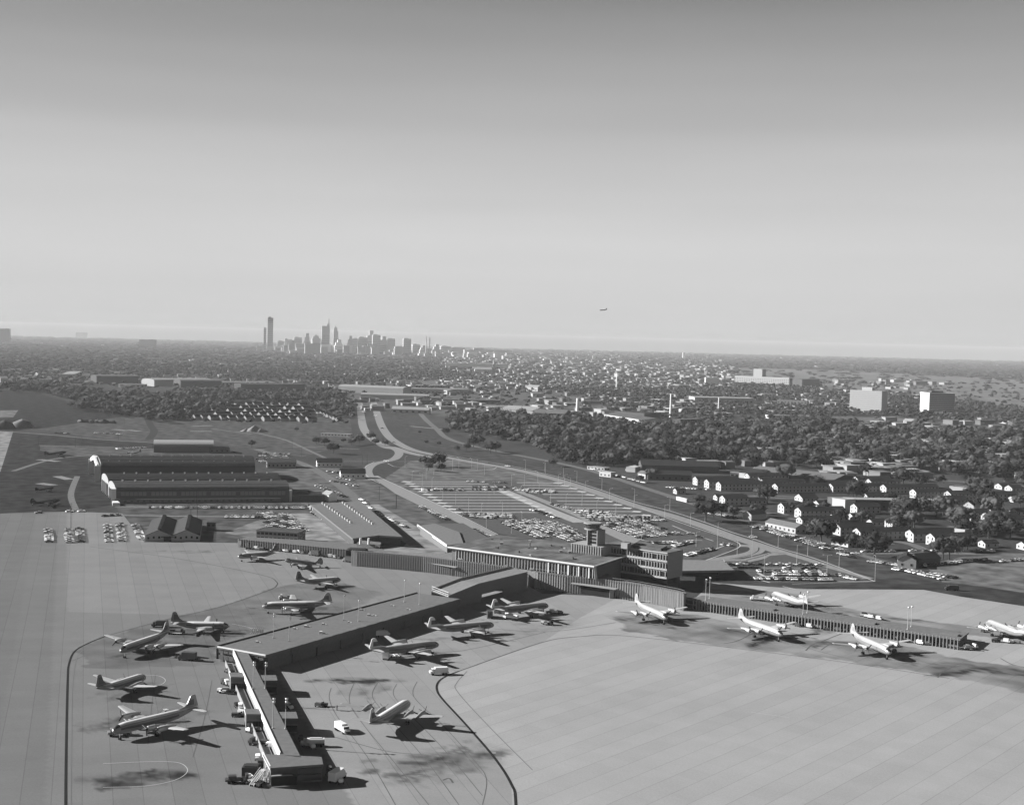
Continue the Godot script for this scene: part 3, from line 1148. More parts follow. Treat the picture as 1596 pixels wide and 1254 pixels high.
# wear where aircraft stand: a faint darkening, drips and streaks under the engines
func worn_patch(p: Vector3, a: float, b: float, deg: float, k: float) -> void:
	var r := RandomNumberGenerator.new()
	r.seed = int(absf(p.x) * 31.0 + absf(p.z) * 7.0)
	stain(p, a, b, deg, k * 0.55)
	for i in int(6 + a * 0.5):
		var u := r.randf_range(-0.85, 0.85) * a
		var w := r.randf_range(-0.8, 0.8) * b
		var d := deg_to_rad(deg)
		var q := p + Vector3(cos(d) * u + sin(d) * w, 0, -sin(d) * u + cos(d) * w)
		stain(q, r.randf_range(1.6, 5.5), r.randf_range(0.8, 2.2), deg + r.randf_range(-35, 35), minf(k * r.randf_range(0.8, 1.7), 0.8))

# a worn or oily patch: middle, half length, half width (m), heading (deg), strength
func stain(p: Vector3, a: float, b: float, deg: float, k: float) -> void:
	stains.append([p.x, p.z, a, b, k, maxf(a, b) * 1.3, cos(deg_to_rad(deg)), sin(deg_to_rad(deg))])

func _ready() -> void:
	view = _view()
	rng.seed = 20240607
	noise.seed = 3
	noise.frequency = 0.008
	noise.fractal_octaves = 4
	noise2.seed = 8
	noise2.frequency = 0.006
	noise2.fractal_octaves = 5
	# --- camera
	var cam := Camera3D.new()
	cam.name = "camera"
	cam.transform = Transform3D(view, Vector3(0, EYE, 0))
	cam.fov = rad_to_deg(2.0 * atan(627.0 / LENS))
	cam.near = 1.0
	cam.far = 60000.0
	add_child(cam)
	cam.current = true
	# --- sky, sun, air, exposure
	var EXPO := 2.9
	var env := Environment.new()
	env.background_mode = Environment.BG_SKY
	env.sky = Sky.new()
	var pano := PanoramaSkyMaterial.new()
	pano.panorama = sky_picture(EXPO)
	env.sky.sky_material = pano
	env.tonemap_mode = Environment.TONE_MAPPER_LINEAR
	env.tonemap_exposure = EXPO
	env.fog_enabled = true
	env.fog_density = 0.000029
	env.fog_light_color = Color(0.8, 0.8, 0.8)
	env.sdfgi_enabled = true
	env.ssao_enabled = true
	env.ssil_enabled = true
	var we := WorldEnvironment.new()
	we.name = "world_environment"
	we.environment = env
	add_child(we)
	var sun := DirectionalLight3D.new()
	sun.name = "sun"
	sun.light_energy = 1.6
	sun.light_color = Color(1.0, 1.0, 1.0)
	sun.light_angular_distance = 0.5
	sun.shadow_enabled = true
	var az := deg_to_rad(98.0)
	var el := deg_to_rad(24.0)
	var ray := Vector3(sin(az) * cos(el), -sin(el), -cos(az) * cos(el))
	sun.basis = Basis.looking_at(ray, Vector3.UP)
	add_child(sun)
	# --- the place
	build_ground()
	build_roads()
	build_terminal()
	build_hangars()
	build_town()
	build_planes()
	build_apron_life()
	build_lots()
	build_lamps()
	build_woods()
	build_cars()
	build_trees()

func sky_picture(expo: float) -> ImageTexture:
	var w := 512
	var h := 1024
	var im := Image.create(w, h, false, Image.FORMAT_RGBF)
	var g := FastNoiseLite.new()
	g.seed = 21
	g.frequency = 1.1
	g.fractal_octaves = 4
	# sky brightness by elevation (degrees), darkened above the view to deepen the shadows
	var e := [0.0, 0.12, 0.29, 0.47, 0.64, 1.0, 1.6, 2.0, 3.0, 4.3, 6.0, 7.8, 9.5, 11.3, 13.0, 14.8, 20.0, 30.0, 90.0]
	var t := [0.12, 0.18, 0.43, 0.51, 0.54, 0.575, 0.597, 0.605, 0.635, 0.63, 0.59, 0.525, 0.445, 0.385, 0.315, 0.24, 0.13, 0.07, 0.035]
	for y in h:
		var elev := 90.0 - (y + 0.5) * 180.0 / h
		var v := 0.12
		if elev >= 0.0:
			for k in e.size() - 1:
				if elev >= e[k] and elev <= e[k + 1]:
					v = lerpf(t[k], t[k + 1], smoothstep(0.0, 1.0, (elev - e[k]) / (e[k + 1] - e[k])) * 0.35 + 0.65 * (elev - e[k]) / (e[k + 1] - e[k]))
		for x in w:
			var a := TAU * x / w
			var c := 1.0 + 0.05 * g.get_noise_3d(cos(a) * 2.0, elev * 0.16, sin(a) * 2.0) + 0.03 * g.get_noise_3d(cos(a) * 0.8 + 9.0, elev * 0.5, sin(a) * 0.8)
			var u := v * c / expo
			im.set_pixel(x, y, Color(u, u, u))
	return ImageTexture.create_from_image(im)

func build_ground() -> void:
	# open land and how wooded it is (photograph ground outlines)
	for q in [
		[[250, 627, 490, 622, 545, 642, 545, 664, 300, 664, 255, 650], 0.1],
		[[-500, 1400, -500, 606, 0, 606, 60, 612, 120, 628, 200, 655, 330, 668, 520, 668, 560, 620, 640, 620, 700, 648, 760, 660, 700, 690, 1000, 730, 1596, 860, 2400, 1000, 2400, 1400], 0.0],
		[[520, 600, 640, 592, 800, 596, 900, 618, 960, 640, 860, 655, 720, 652, 640, 640, 540, 625], 0.08],
		[[110, 602, 250, 588, 480, 592, 520, 605, 520, 622, 300, 618, 150, 615], 0.12],
		[[0, 575, 120, 572, 230, 583, 130, 600, 0, 603], 0.25],
		[[690, 556, 900, 560, 1150, 572, 1140, 604, 1000, 612, 880, 600, 760, 590, 690, 576], 0.2],
		[[1000, 566, 1150, 573, 1300, 577, 1596, 592, 2200, 620, 2200, 660, 1596, 638, 1380, 612, 1240, 604, 1150, 585, 1000, 573], 0.06],
		[[1240, 600, 1330, 612, 1560, 640, 1596, 660, 1440, 662, 1380, 640, 1240, 618], 0.4],
		[[900, 640, 1060, 640, 1170, 664, 1060, 672, 930, 660], 0.3],
		[[1290, 648, 1400, 650, 1596, 668, 1596, 676, 1400, 664, 1290, 657], 0.05],
	]:
		zones.append([poly(q[0]), q[1]])
	plain = [
		[poly([1000, 566, 1150, 573, 1300, 577, 1596, 592, 2200, 620, 2200, 660, 1596, 638, 1380, 612, 1240, 604, 1150, 585, 1000, 573]), 0.17],
		[poly([0, 575, 120, 572, 230, 583, 130, 600, 0, 603]), 0.12],
		[poly([690, 556, 900, 560, 1150, 572, 1140, 604, 1000, 612, 880, 600, 760, 590, 690, 576]), 0.2],
		[poly([520, 600, 640, 592, 800, 596, 900, 618, 960, 640, 860, 655, 720, 652, 640, 640, 540, 625]), 0.12],
		[poly([1290, 648, 1400, 650, 1596, 668, 1596, 676, 1400, 664, 1290, 657]), 0.14],
	]
	build_terrain()
	# flat fields and dirt around the airport
	for q in [
		["grass", 0.022, [-400, 690, -400, 604, 0, 608, 60, 613, 130, 632, 240, 655, 245, 664, 130, 672, 60, 666, 20, 672], 0.015],
		["grass", 0.026, [-300, 860, -300, 690, 20, 672, 240, 690, 236, 716, 150, 736, 160, 790, 0, 800, -200, 806], 0.02],
		["dirt_field", 0.052, [60, 668, 250, 640, 545, 652, 552, 690, 470, 712, 330, 690, 240, 690, 130, 680], 0.02],
		["taxiway", 0.15, [-400, 800, -400, 700, -120, 675, 20, 672, 0, 735, -60, 800], 0.03],
		["taxiway", 0.1, [-60, 640, 28, 639, 20, 650, -60, 652], 0.03],
		["hangar_apron", 0.06, [62, 694, 245, 700, 262, 712, 150, 714, 62, 702], 0.03],
		["hangar_apron", 0.024, [14, 735, 150, 730, 180, 786, 110, 797, 10, 797, 26, 760], 0.03],
		["grass", 0.085, [600, 745, 640, 718, 720, 716, 840, 736, 960, 772, 1000, 790, 960, 800, 700, 805, 640, 770], 0.02],
		["grass", 0.07, [585, 752, 600, 760, 652, 788, 690, 815, 640, 818, 600, 795, 540, 770, 540, 748], 0.02],
		["verge", 0.042, [690, 690, 840, 724, 1000, 768, 1200, 832, 1420, 893, 1470, 905, 1400, 914, 1366, 904, 1215, 852, 1100, 812, 990, 780, 880, 742, 700, 712, 660, 690, 610, 650, 622, 640, 660, 672], 0.04],
		["dirt_field", 0.07, [840, 712, 1000, 755, 1200, 820, 1420, 885, 1480, 905, 1600, 930, 1800, 900, 1800, 858, 1400, 862, 1240, 826, 1100, 795, 980, 748, 900, 716], 0.02],
		["dirt_field", 0.09, [1440, 880, 1500, 868, 1900, 850, 1900, 960, 1596, 926, 1470, 908], 0.03],
		["taxiway", 0.03, [1330, 911, 1366, 906, 1420, 911, 1470, 907, 1540, 915, 1620, 927, 1900, 965, 1900, 1000, 1640, 951, 1500, 930, 1440, 919, 1240, 918], 0.05],
		["yard", 0.12, [350, 830, 430, 800, 480, 800, 520, 830, 560, 850, 420, 845], 0.025],
		["yard", 0.16, [484, 800, 432, 800, 478, 843, 556, 842], 0.03],
		["yard", 0.055, [180, 786, 470, 783, 560, 790, 620, 838, 640, 850, 700, 850, 690, 880, 560, 862, 372, 838, 330, 850, 220, 846, 190, 810], 0.018],
		["yard", 0.15, [558, 842, 628, 852, 640, 840, 575, 786, 590, 786, 700, 850, 690, 868, 600, 862], 0.035],
		["yard", 0.075, [400, 738, 470, 728, 540, 730, 600, 760, 560, 790, 470, 786, 455, 760], 0.022],
		["yard", 0.17, [1060, 905, 1080, 890, 1145, 888, 1250, 915, 1330, 910, 1370, 905, 1300, 912, 1180, 921, 1100, 912], 0.035],
	]:
		var m := rough_mat("field%.3f" % q[1], q[1], 0.55, 120.0, 1.0, 0.03, 17)
		setting(q[0], sheet(poly(q[2]), q[3]), m)
	# --- the concrete apron, with its wear
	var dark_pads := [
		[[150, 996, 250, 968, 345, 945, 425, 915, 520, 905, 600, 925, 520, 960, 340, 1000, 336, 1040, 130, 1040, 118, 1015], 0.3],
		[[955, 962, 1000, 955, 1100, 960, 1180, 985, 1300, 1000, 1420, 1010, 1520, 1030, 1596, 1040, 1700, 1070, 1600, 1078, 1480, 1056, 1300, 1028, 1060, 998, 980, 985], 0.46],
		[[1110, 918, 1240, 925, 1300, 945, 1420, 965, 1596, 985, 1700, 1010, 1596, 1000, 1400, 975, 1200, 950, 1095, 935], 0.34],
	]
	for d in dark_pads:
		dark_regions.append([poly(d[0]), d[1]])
	for s in [
		[545, 1060, 15, 4.5, 6, 0.6], [600, 1060, 8, 3, 6, 0.3], [690, 1190, 24, 13, 50, 0.42], [640, 1190, 16, 9, 20, 0.3], [735, 1185, 14, 8, 40, 0.3],
		[225, 1213, 15, 7, 20, 0.5], [180, 1215, 12, 6, 10, 0.3], [250, 1120, 16, 12, 45, 0.25], [160, 1130, 9, 8, 30, 0.25], [225, 1015, 22, 11, 60, 0.3], [205, 1075, 16, 8, 60, 0.18],
		[330, 985, 22, 12, 10, 0.25], [455, 950, 24, 9, 10, 0.3], [570, 1075, 12, 8, 70, 0.22], [540, 985, 12, 6, 20, 0.2], [275, 860, 22, 8, 5, 0.2],
		[1020, 968, 22, 12, -40, 0.35], [1200, 990, 22, 12, -40, 0.4], [1280, 985, 10, 5, 60, 0.3], [1370, 1010, 22, 10, -40, 0.42], [1230, 940, 26, 8, -30, 0.3], [1390, 963, 20, 4, -25, 0.4], [1500, 1040, 24, 8, -25, 0.4], [1560, 1045, 18, 8, -20, 0.45], [1480, 1050, 9, 2.2, 25, 0.45], [1180, 1002, 10, 1.2, 60, 0.4], [1280, 1003, 12, 1.0, 60, 0.3], [1440, 990, 12, 4, -30, 0.25],
		[760, 990, 26, 9, 25, 0.16], [860, 975, 16, 8, 20, 0.12], [650, 1020, 20, 8, 30, 0.2],
	]:
		worn_patch(G(s[0], s[1]), s[2], s[3], s[4], s[5])
	east_side = poly([425, 1022, 717, 933, 820, 905, 990, 925, 905, 965, 845, 1004, 700, 1060, 690, 1073, 800, 1222, 812, 1430, 540, 1430, 500, 1190, 469, 1180, 386, 1016])
	var concrete := StandardMaterial3D.new()
	concrete.vertex_color_use_as_albedo = true
	concrete.albedo_texture = slab_texture()
	concrete.roughness = 0.9
	concrete.metallic_specular = 0.1
	var west := poly([-260, 1420, -200, 803, 0, 800, 110, 797, 190, 800, 225, 845, 310, 845, 372, 846, 560, 872, 640, 890, 810, 905, 845, 925, 965, 930, 905, 962, 845, 1001, 715, 1046, 690, 1057, 680, 1073, 690, 1090, 770, 1180, 797, 1222, 806, 1420])
	var east := poly([806, 1420, 797, 1222, 770, 1180, 690, 1090, 680, 1073, 690, 1057, 715, 1046, 845, 1001, 905, 962, 965, 930, 1075, 940, 1110, 908, 1240, 917, 1440, 919, 1500, 930, 1640, 951, 1900, 1000, 1900, 1420])
	setting("apron", tinted(west, 0.05, 1.5, west_tone, deg_to_rad(18.0), 61.0), concrete)
	setting("apron", tinted(east, 0.05, 1.8, east_tone, deg_to_rad(-40.0), 61.0), concrete)
	# painted edge lines and lead-in curves
	var dark := mat(0.018, 0.7)
	setting("edge_marking", strip([104, 1420, 102, 1254, 103, 1150, 105, 1060, 107, 1035, 116, 1015, 138, 1002, 165, 991], 0.75, 0.09), dark)
	setting("edge_marking", strip([165, 991, 250, 968, 345, 945, 418, 920, 431, 912, 430, 906, 415, 898, 350, 884, 260, 868, 140, 852], 0.5, 0.09), mat(0.05, 0.7))
	setting("edge_marking", strip([806, 1420, 804, 1254, 797, 1222, 770, 1180, 725, 1128, 690, 1090, 681, 1075, 683, 1063, 695, 1054, 715, 1046], 0.8, 0.09), dark)
	setting("edge_marking", strip([715, 1046, 845, 1001, 905, 992, 960, 990, 1060, 1000, 1200, 1017, 1330, 1034, 1480, 1057], 0.45, 0.09), mat(0.05, 0.7))
	setting("edge_marking", strip([112, 1420, 110, 1254, 111, 1150, 113, 1062, 122, 1020, 145, 1006], 0.25, 0.09), mat(0.12, 0.7))
	for c in [[1128, 1003, 1145, 1000, 1160, 994, 1172, 987], [1178, 1004, 1190, 998, 1202, 993], [1256, 1014, 1266, 1005, 1280, 1000, 1300, 992, 1316, 986], [1280, 1013, 1292, 1005, 1306, 1000], [1440, 1053, 1464, 1050, 1478, 1043, 1490, 1038, 1512, 1038], [1462, 1056, 1467, 1049, 1470, 1047], [1560, 1026, 1580, 1036, 1610, 1042], [690, 1216, 700, 1213, 706, 1220], [620, 1210, 640, 1206, 664, 1208]]:
		setting("tar_crack", strip(c, 0.55, 0.085), mat(0.07, 0.8))
	for c in [[516, 1072, 513, 1088, 525, 1116, 572, 1179, 616, 1254, 650, 1320], [552, 1064, 544, 1088, 556, 1116, 620, 1195, 668, 1254], [590, 1062, 580, 1084, 600, 1112, 660, 1180, 715, 1254], [618, 1066, 613, 1082, 632, 1106, 690, 1166, 752, 1240], [650, 1062, 645, 1086, 690, 1130, 740, 1186, 758, 1214, 752, 1254], [728, 1046, 712, 1064, 713, 1078, 760, 1130, 830, 1200], [300, 1180, 318, 1120, 330, 1060], [230, 1160, 236, 1100, 242, 1050]]:
		setting("slab_joint", strip(c, 0.22, 0.08), mat(0.085, 0.8))
	for c in [[455, 1106, 540, 1100, 600, 1104], [520, 1148, 600, 1170, 660, 1176], [200, 1150, 150, 1136, 110, 1130], [196, 1012, 150, 1016, 112, 1030], [640, 1016, 720, 1014, 850, 985], [770, 980, 860, 984, 960, 970], [1220, 990, 1260, 1010, 1330, 1028], [1392, 1016, 1450, 1034, 1540, 1050]]:
		setting("tyre_mark", strip(c, 0.5, 0.082), mat(0.1, 0.9))
	var pale := mat(0.32, 0.7)
	for c in [
		[226, 1052, 245, 1053, 255, 1057, 257, 1062, 250, 1067, 240, 1068], [361, 972, 385, 977, 394, 981, 393, 985, 385, 988, 366, 987], [160, 1190, 230, 1187, 275, 1188, 291, 1197, 288, 1207, 268, 1217, 225, 1225, 160, 1227],
		[1172, 1110, 1230, 1118],
	]:
		setting("lead_in_marking", strip(c, 0.22, 0.09), pale)

var dark_regions: Array = []
var east_side := PackedVector2Array()

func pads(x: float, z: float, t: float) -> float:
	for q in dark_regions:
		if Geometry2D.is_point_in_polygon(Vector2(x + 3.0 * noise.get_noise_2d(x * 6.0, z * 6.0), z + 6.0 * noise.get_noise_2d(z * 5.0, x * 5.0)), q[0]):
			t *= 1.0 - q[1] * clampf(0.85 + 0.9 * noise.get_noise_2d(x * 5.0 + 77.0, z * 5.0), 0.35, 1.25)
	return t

func west_tone(x: float, z: float) -> float:
	var base := 0.165
	# the taxiway at the west edge is a darker pour; a pale strip runs along it
	var side := x - (G(105, 1254).x + (-z - 331.0) * (-161.0 / 474.0))
	if side < 0.0:
		base = 0.125
		if side > -5.5:
			base = 0.14
		elif side < -20.0:
			base = 0.118
	elif side < 75.0 and -z < 560.0:
		base = 0.14
	elif Geometry2D.is_point_in_polygon(Vector2(x, z), east_side):
		base = 0.205
	base *= 1.0 + 0.06 * noise.get_noise_2d(x * 0.6, z * 7.0)
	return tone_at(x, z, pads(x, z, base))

func east_tone(x: float, z: float) -> float:
	var base := 0.25 * (1.0 + 0.05 * noise.get_noise_2d((x * 0.65 - z * 0.76) * 1.5, (x * 0.76 + z * 0.65) * 9.0))
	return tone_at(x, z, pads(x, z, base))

func build_roads() -> void:
	var asphalt := rough_mat("road_asphalt", 0.165, 0.15, 20.0)
	var palem := rough_mat("road_concrete", 0.17, 0.12, 20.0)
	var kerbm := mat(0.3, 0.8)
	setting("road", strip([560, 626, 563, 650, 567, 668, 578, 682, 594, 692, 615, 698, 640, 706, 690, 716], 11.0, 0.06), palem)
	setting("road", strip([582, 626, 588, 645, 594, 662, 604, 678, 616, 688, 640, 700, 678, 709, 730, 719, 790, 729, 840, 740, 880, 751, 935, 769, 990, 788, 1044, 803, 1099, 821, 1140, 836, 1172, 846, 1215, 860, 1260, 874, 1308, 890, 1350, 902], 11.0, 0.062), asphalt)
	setting("kerb", strip([678, 706, 730, 715, 790, 725, 840, 736, 880, 746, 935, 763, 990, 782, 1044, 796, 1099, 814, 1140, 829, 1172, 839, 1215, 854, 1260, 867, 1308, 884, 1364, 906], 1.0, 0.1), kerbm)
	setting("kerb", strip([1000, 792, 1040, 807, 1080, 821, 1119, 834, 1145, 843, 1153, 848, 1150, 854, 1120, 866, 1080, 880], 0.8, 0.1), kerbm)
	setting("kerb", strip([1364, 906, 1300, 908, 1235, 910], 0.6, 0.1), kerbm)
	setting("road", sheet(poly([577, 742, 588, 741, 626, 759.5, 701, 795, 774, 833, 760, 838, 722, 818, 654, 788, 616, 769]), 0.06), palem)
	setting("kerb", strip([588, 742, 626, 759.5, 701, 795, 776, 833], 0.7, 0.1), kerbm)
	setting("kerb", strip([583, 720, 571, 726, 568, 735, 576, 745, 592, 753], 0.7, 0.1), kerbm)
	setting("road", strip([583, 748, 574, 740, 573, 731, 583, 723, 604, 718, 616, 714, 622, 706, 616, 700, 604, 698, 592, 693], 9.0, 0.058), asphalt)
	setting("kerb", strip([536, 719, 582, 719, 620, 719, 700, 719, 760, 721], 0.8, 0.1), kerbm)
	setting("kerb", strip([604, 722, 615, 727, 632, 728], 0.7, 0.1), kerbm)
	setting("kerb", strip([774, 728, 765, 732, 735, 733], 0.6, 0.1), kerbm)
	setting("road", strip([-60, 668, 60, 676, 150, 684, 240, 690], 7.0, 0.06), rough_mat("dirt_road", 0.1, 0.2, 20.0))
	setting("road", strip([400, 700, 470, 722, 520, 750, 570, 790, 620, 830, 650, 850], 9.0, 0.055), rough_mat("dirt_road", 0.1, 0.2, 20.0))
	setting("road", strip([640, 625, 660, 650, 680, 668, 700, 684, 760, 700, 900, 728, 1010, 762, 1090, 788], 8.0, 0.07), rough_mat("dirt_road", 0.1, 0.2, 20.0))
	setting("road", strip([1090, 788, 1200, 823, 1300, 852, 1400, 882, 1470, 902], 6.0, 0.07), rough_mat("dirt_road", 0.1, 0.2, 20.0))
	setting("road", strip([180, 789, 300, 791, 470, 791], 10.0, 0.055), rough_mat("dirt_road", 0.1, 0.2, 20.0))
	setting("road", strip([190, 803, 420, 806], 3.0, 0.06), palem)
	setting("road", strip([1330, 862, 1450, 862, 1600, 864, 1800, 866], 8.0, 0.07), rough_mat("dirt_road", 0.1, 0.2, 20.0))
	for s in [[300, 664, 330, 663], [176, 669, 198, 671], [200, 670, 216, 672], [296, 672, 330, 672], [60, 716, 90, 719], [88, 742, 108, 747], [60, 753, 84, 756], [500, 676, 540, 677], [640, 664, 700, 670]]:
		setting("bare_patch", strip(s, 8.0, 0.055), rough_mat("bare_patch", 0.16, 0.3, 20.0))
	for s in [[386, 672, 440, 684, 486, 704, 520, 720], [60, 694, 150, 696, 240, 700], [250, 653, 400, 655, 545, 657], [20, 734, 80, 716, 150, 708], [120, 742, 110, 770, 118, 795], [440, 696, 500, 697, 560, 700], [330, 668, 392, 676]]:
		setting("track", strip(s, 4.5, 0.052), rough_mat("track_dirt", 0.11, 0.3, 20.0))
	setting("ditch", strip([228, 648, 234, 662, 240, 672, 232, 684], 9.0, 0.05), mat(0.03, 1.0))
	setting("road", strip([1085, 673, 1120, 682, 1150, 695, 1180, 706], 9.0, 0.06), palem)
	setting("road", strip([1300, 742, 1400, 744, 1520, 752, 1700, 764], 9.0, 0.06), rough_mat("dirt_road", 0.1, 0.2, 20.0))
	setting("road", strip([700, 640, 800, 648, 1000, 664, 1200, 676], 8.0, 0.05), palem)
	for s in [[1120, 772, 1300, 779, 1450, 783], [1090, 791, 1150, 796, 1230, 802], [1215, 806, 1240, 809, 1300, 815, 1400, 820], [1393, 843, 1420, 848, 1440, 856], [1345, 846, 1393, 847], [1475, 790, 1560, 796], [1478, 820, 1530, 826], [1150, 776, 1185, 772, 1240, 774]]:
		setting("street", strip(s, 7.0, 0.06), rough_mat("street_dirt", 0.1, 0.25, 20.0))
	# the ramps by the east canopy
	setting("road", strip([1153, 850, 1176, 852, 1180, 858, 1165, 864, 1120, 872, 1080, 884], 9.0, 0.065), asphalt)
	setting("road", strip([1290, 888, 1240, 868, 1215, 862, 1195, 866, 1160, 874, 1126, 876], 8.0, 0.067), asphalt)
	setting("kerb", strip([1183, 853, 1181, 859, 1165, 866, 1120, 874], 0.7, 0.11), mat(0.03, 0.8))
	setting("kerb", strip([1224, 863, 1205, 861, 1190, 866, 1160, 874], 0.7, 0.11), mat(0.03, 0.8))
	# --- the big car park: dark lanes between pale strips
	var lot := rough_mat("lot_asphalt", 0.062, 0.2, 25.0)
	setting("car_park", sheet(poly([618, 748, 800, 748, 870, 760, 1000, 790, 1150, 848, 1130, 862, 1060, 880, 1000, 862, 900, 850, 780, 832, 735, 812]), 0.055), lot)
	var bay := rough_mat("lot_gravel", 0.165, 0.2, 18.0)
	var endm := mat(0.36, 0.9)
	for k in 12:
		var f := k / 11.0
		var y := lerpf(750.5, 798.0, pow(f, 1.12))
		var xl := 625.0 + (y - 750.0) * 1.66
		var xr := 775.0 + (y - 758.0) * 2.15
		setting("parking_strip", strip([xl + 14, y, xr - 4, y + 0.3], 8.0 - f * 2.2, 0.07), bay)
		setting("parking_island", strip([xl + 1, y - 0.3, xl + 15, y + 0.6], 6.5, 0.1), endm)
		if k > 2:
			setting("parking_island", strip([xr - 12, y + 0.2, xr - 1, y + 1.0], 6.0, 0.1), endm)
	for k in 11:
		var f := k / 10.0
		var y := lerpf(752.0, 802.0, pow(f, 1.1))
		var xl := 812.0 + (y - 755.0) * 2.2
		var xr := 880.0 + (y - 754.0) * 2.75
		setting("parking_strip", strip([maxf(xl, 800.0), y, xr - 10, y + 0.6], 8.0 - f * 2.2, 0.07), bay)
		setting("parking_island", strip([xr - 11, y + 0.3, xr + 2, y + 1.2], 6.5, 0.1), endm)
	setting("lot_road", strip([782, 764, 830, 784, 868, 800, 905, 814], 11.0, 0.08), rough_mat("road_pale", 0.22, 0.12, 20.0))
	setting("lot_road", strip([805, 764, 860, 786, 912, 808, 935, 822, 990, 842], 7.0, 0.078), asphalt)
	setting("kerb", strip([936, 816, 965, 827, 1000, 841, 1012, 843], 0.9, 0.12), kerbm)
	setting("lot_road", sheet(poly([925, 822, 940, 818, 998, 841, 985, 850]), 0.082), palem)
	setting("kerb", strip([1048, 819, 1080, 832, 1112, 843], 0.9, 0.12), kerbm)
	setting("kerb", strip([1048, 854, 1085, 844], 0.9, 0.12), kerbm)
	setting("kerb", strip([1112, 857, 1135, 848], 0.9, 0.12), kerbm)
	setting("kerb", strip([1065, 842, 1095, 842], 0.9, 0.12), kerbm)
	# the small car park by the east canopy
	setting("car_park", sheet(poly([1150, 882, 1200, 876, 1270, 879, 1345, 901, 1330, 906, 1200, 909, 1165, 895]), 0.075), rough_mat("lot_asphalt", 0.062, 0.2, 25.0))
	setting("kerb", strip([1170, 901, 1185, 904, 1200, 908], 1.2, 0.12), kerbm)
	setting("kerb", strip([1182, 893, 1192, 898, 1203, 898, 1206, 895], 2.0, 0.12), kerbm)
	setting("kerb", strip([1300, 906, 1362, 906], 0.8, 0.12), kerbm)
	setting("kerb", strip([1140, 884, 1250, 886, 1290, 887], 0.8, 0.12), kerbm)
	setting("kerb", strip([1220, 914, 1240, 918], 1.0, 0.12), kerbm)
	setting("garden", sheet(poly([1180, 879, 1200, 866, 1225, 864, 1270, 878]), 0.08), mat(0.06, 1.0))

func quad_block(o: Node3D, called: String, px: Array, y0: float, y1: float, m: Material, label := "") -> MeshInstance3D:
	var b := MB.new()
	b.prism(poly(px, y1), y0, y1)
	return part(o, called, b, m, label)

# upright ribs along a wall top line given as photograph points at height h
func ribs(o: Node3D, px: Array, h: float, y0: float, gap: float, m: Material, proud := 0.35, skip := []) -> void:
	var pts: Array[Vector3] = []
	for i in range(0, px.size(), 2):
		pts.append(G(px[i], px[i + 1], h))
	var r := MB.new()
	r.box(Vector3(0, (h - y0) * 0.5, 0), Vector3(0.3, h - y0, proud))
	r.box(Vector3(0, h - y0 + 0.12, -0.1), Vector3(0.42, 0.3, proud + 0.5))
	var rm := r.into()
	for i in pts.size() - 1:
		var a := pts[i]
		var b := pts[i + 1]
		var n := int(a.distance_to(b) / gap)
		var d := (b - a).normalized()
		for k in n:
			var p := a.lerp(b, (k + 0.5) / n)
			var o2 := part(o, "rib", rm, m)
			o2.position = Vector3(p.x, y0, p.z) + d.cross(Vector3.UP) * (0.5 + proud * 0.3)
			o2.rotation.y = atan2(-d.z, d.x)

func wall_line(px: Array, h: float, y0: float, thick: float) -> MB:
	var b := MB.new()
	for i in range(0, px.size() - 2, 2):
		var a := G(px[i], px[i + 1], h)
		var d := G(px[i + 2], px[i + 3], h)
		a.y = (y0 + h) * 0.5
		d.y = a.y
		var back := (d - a).normalized().cross(Vector3.UP) * -thick * 0.5
		b.bar(a - back, d - back, thick, h - y0)
	return b

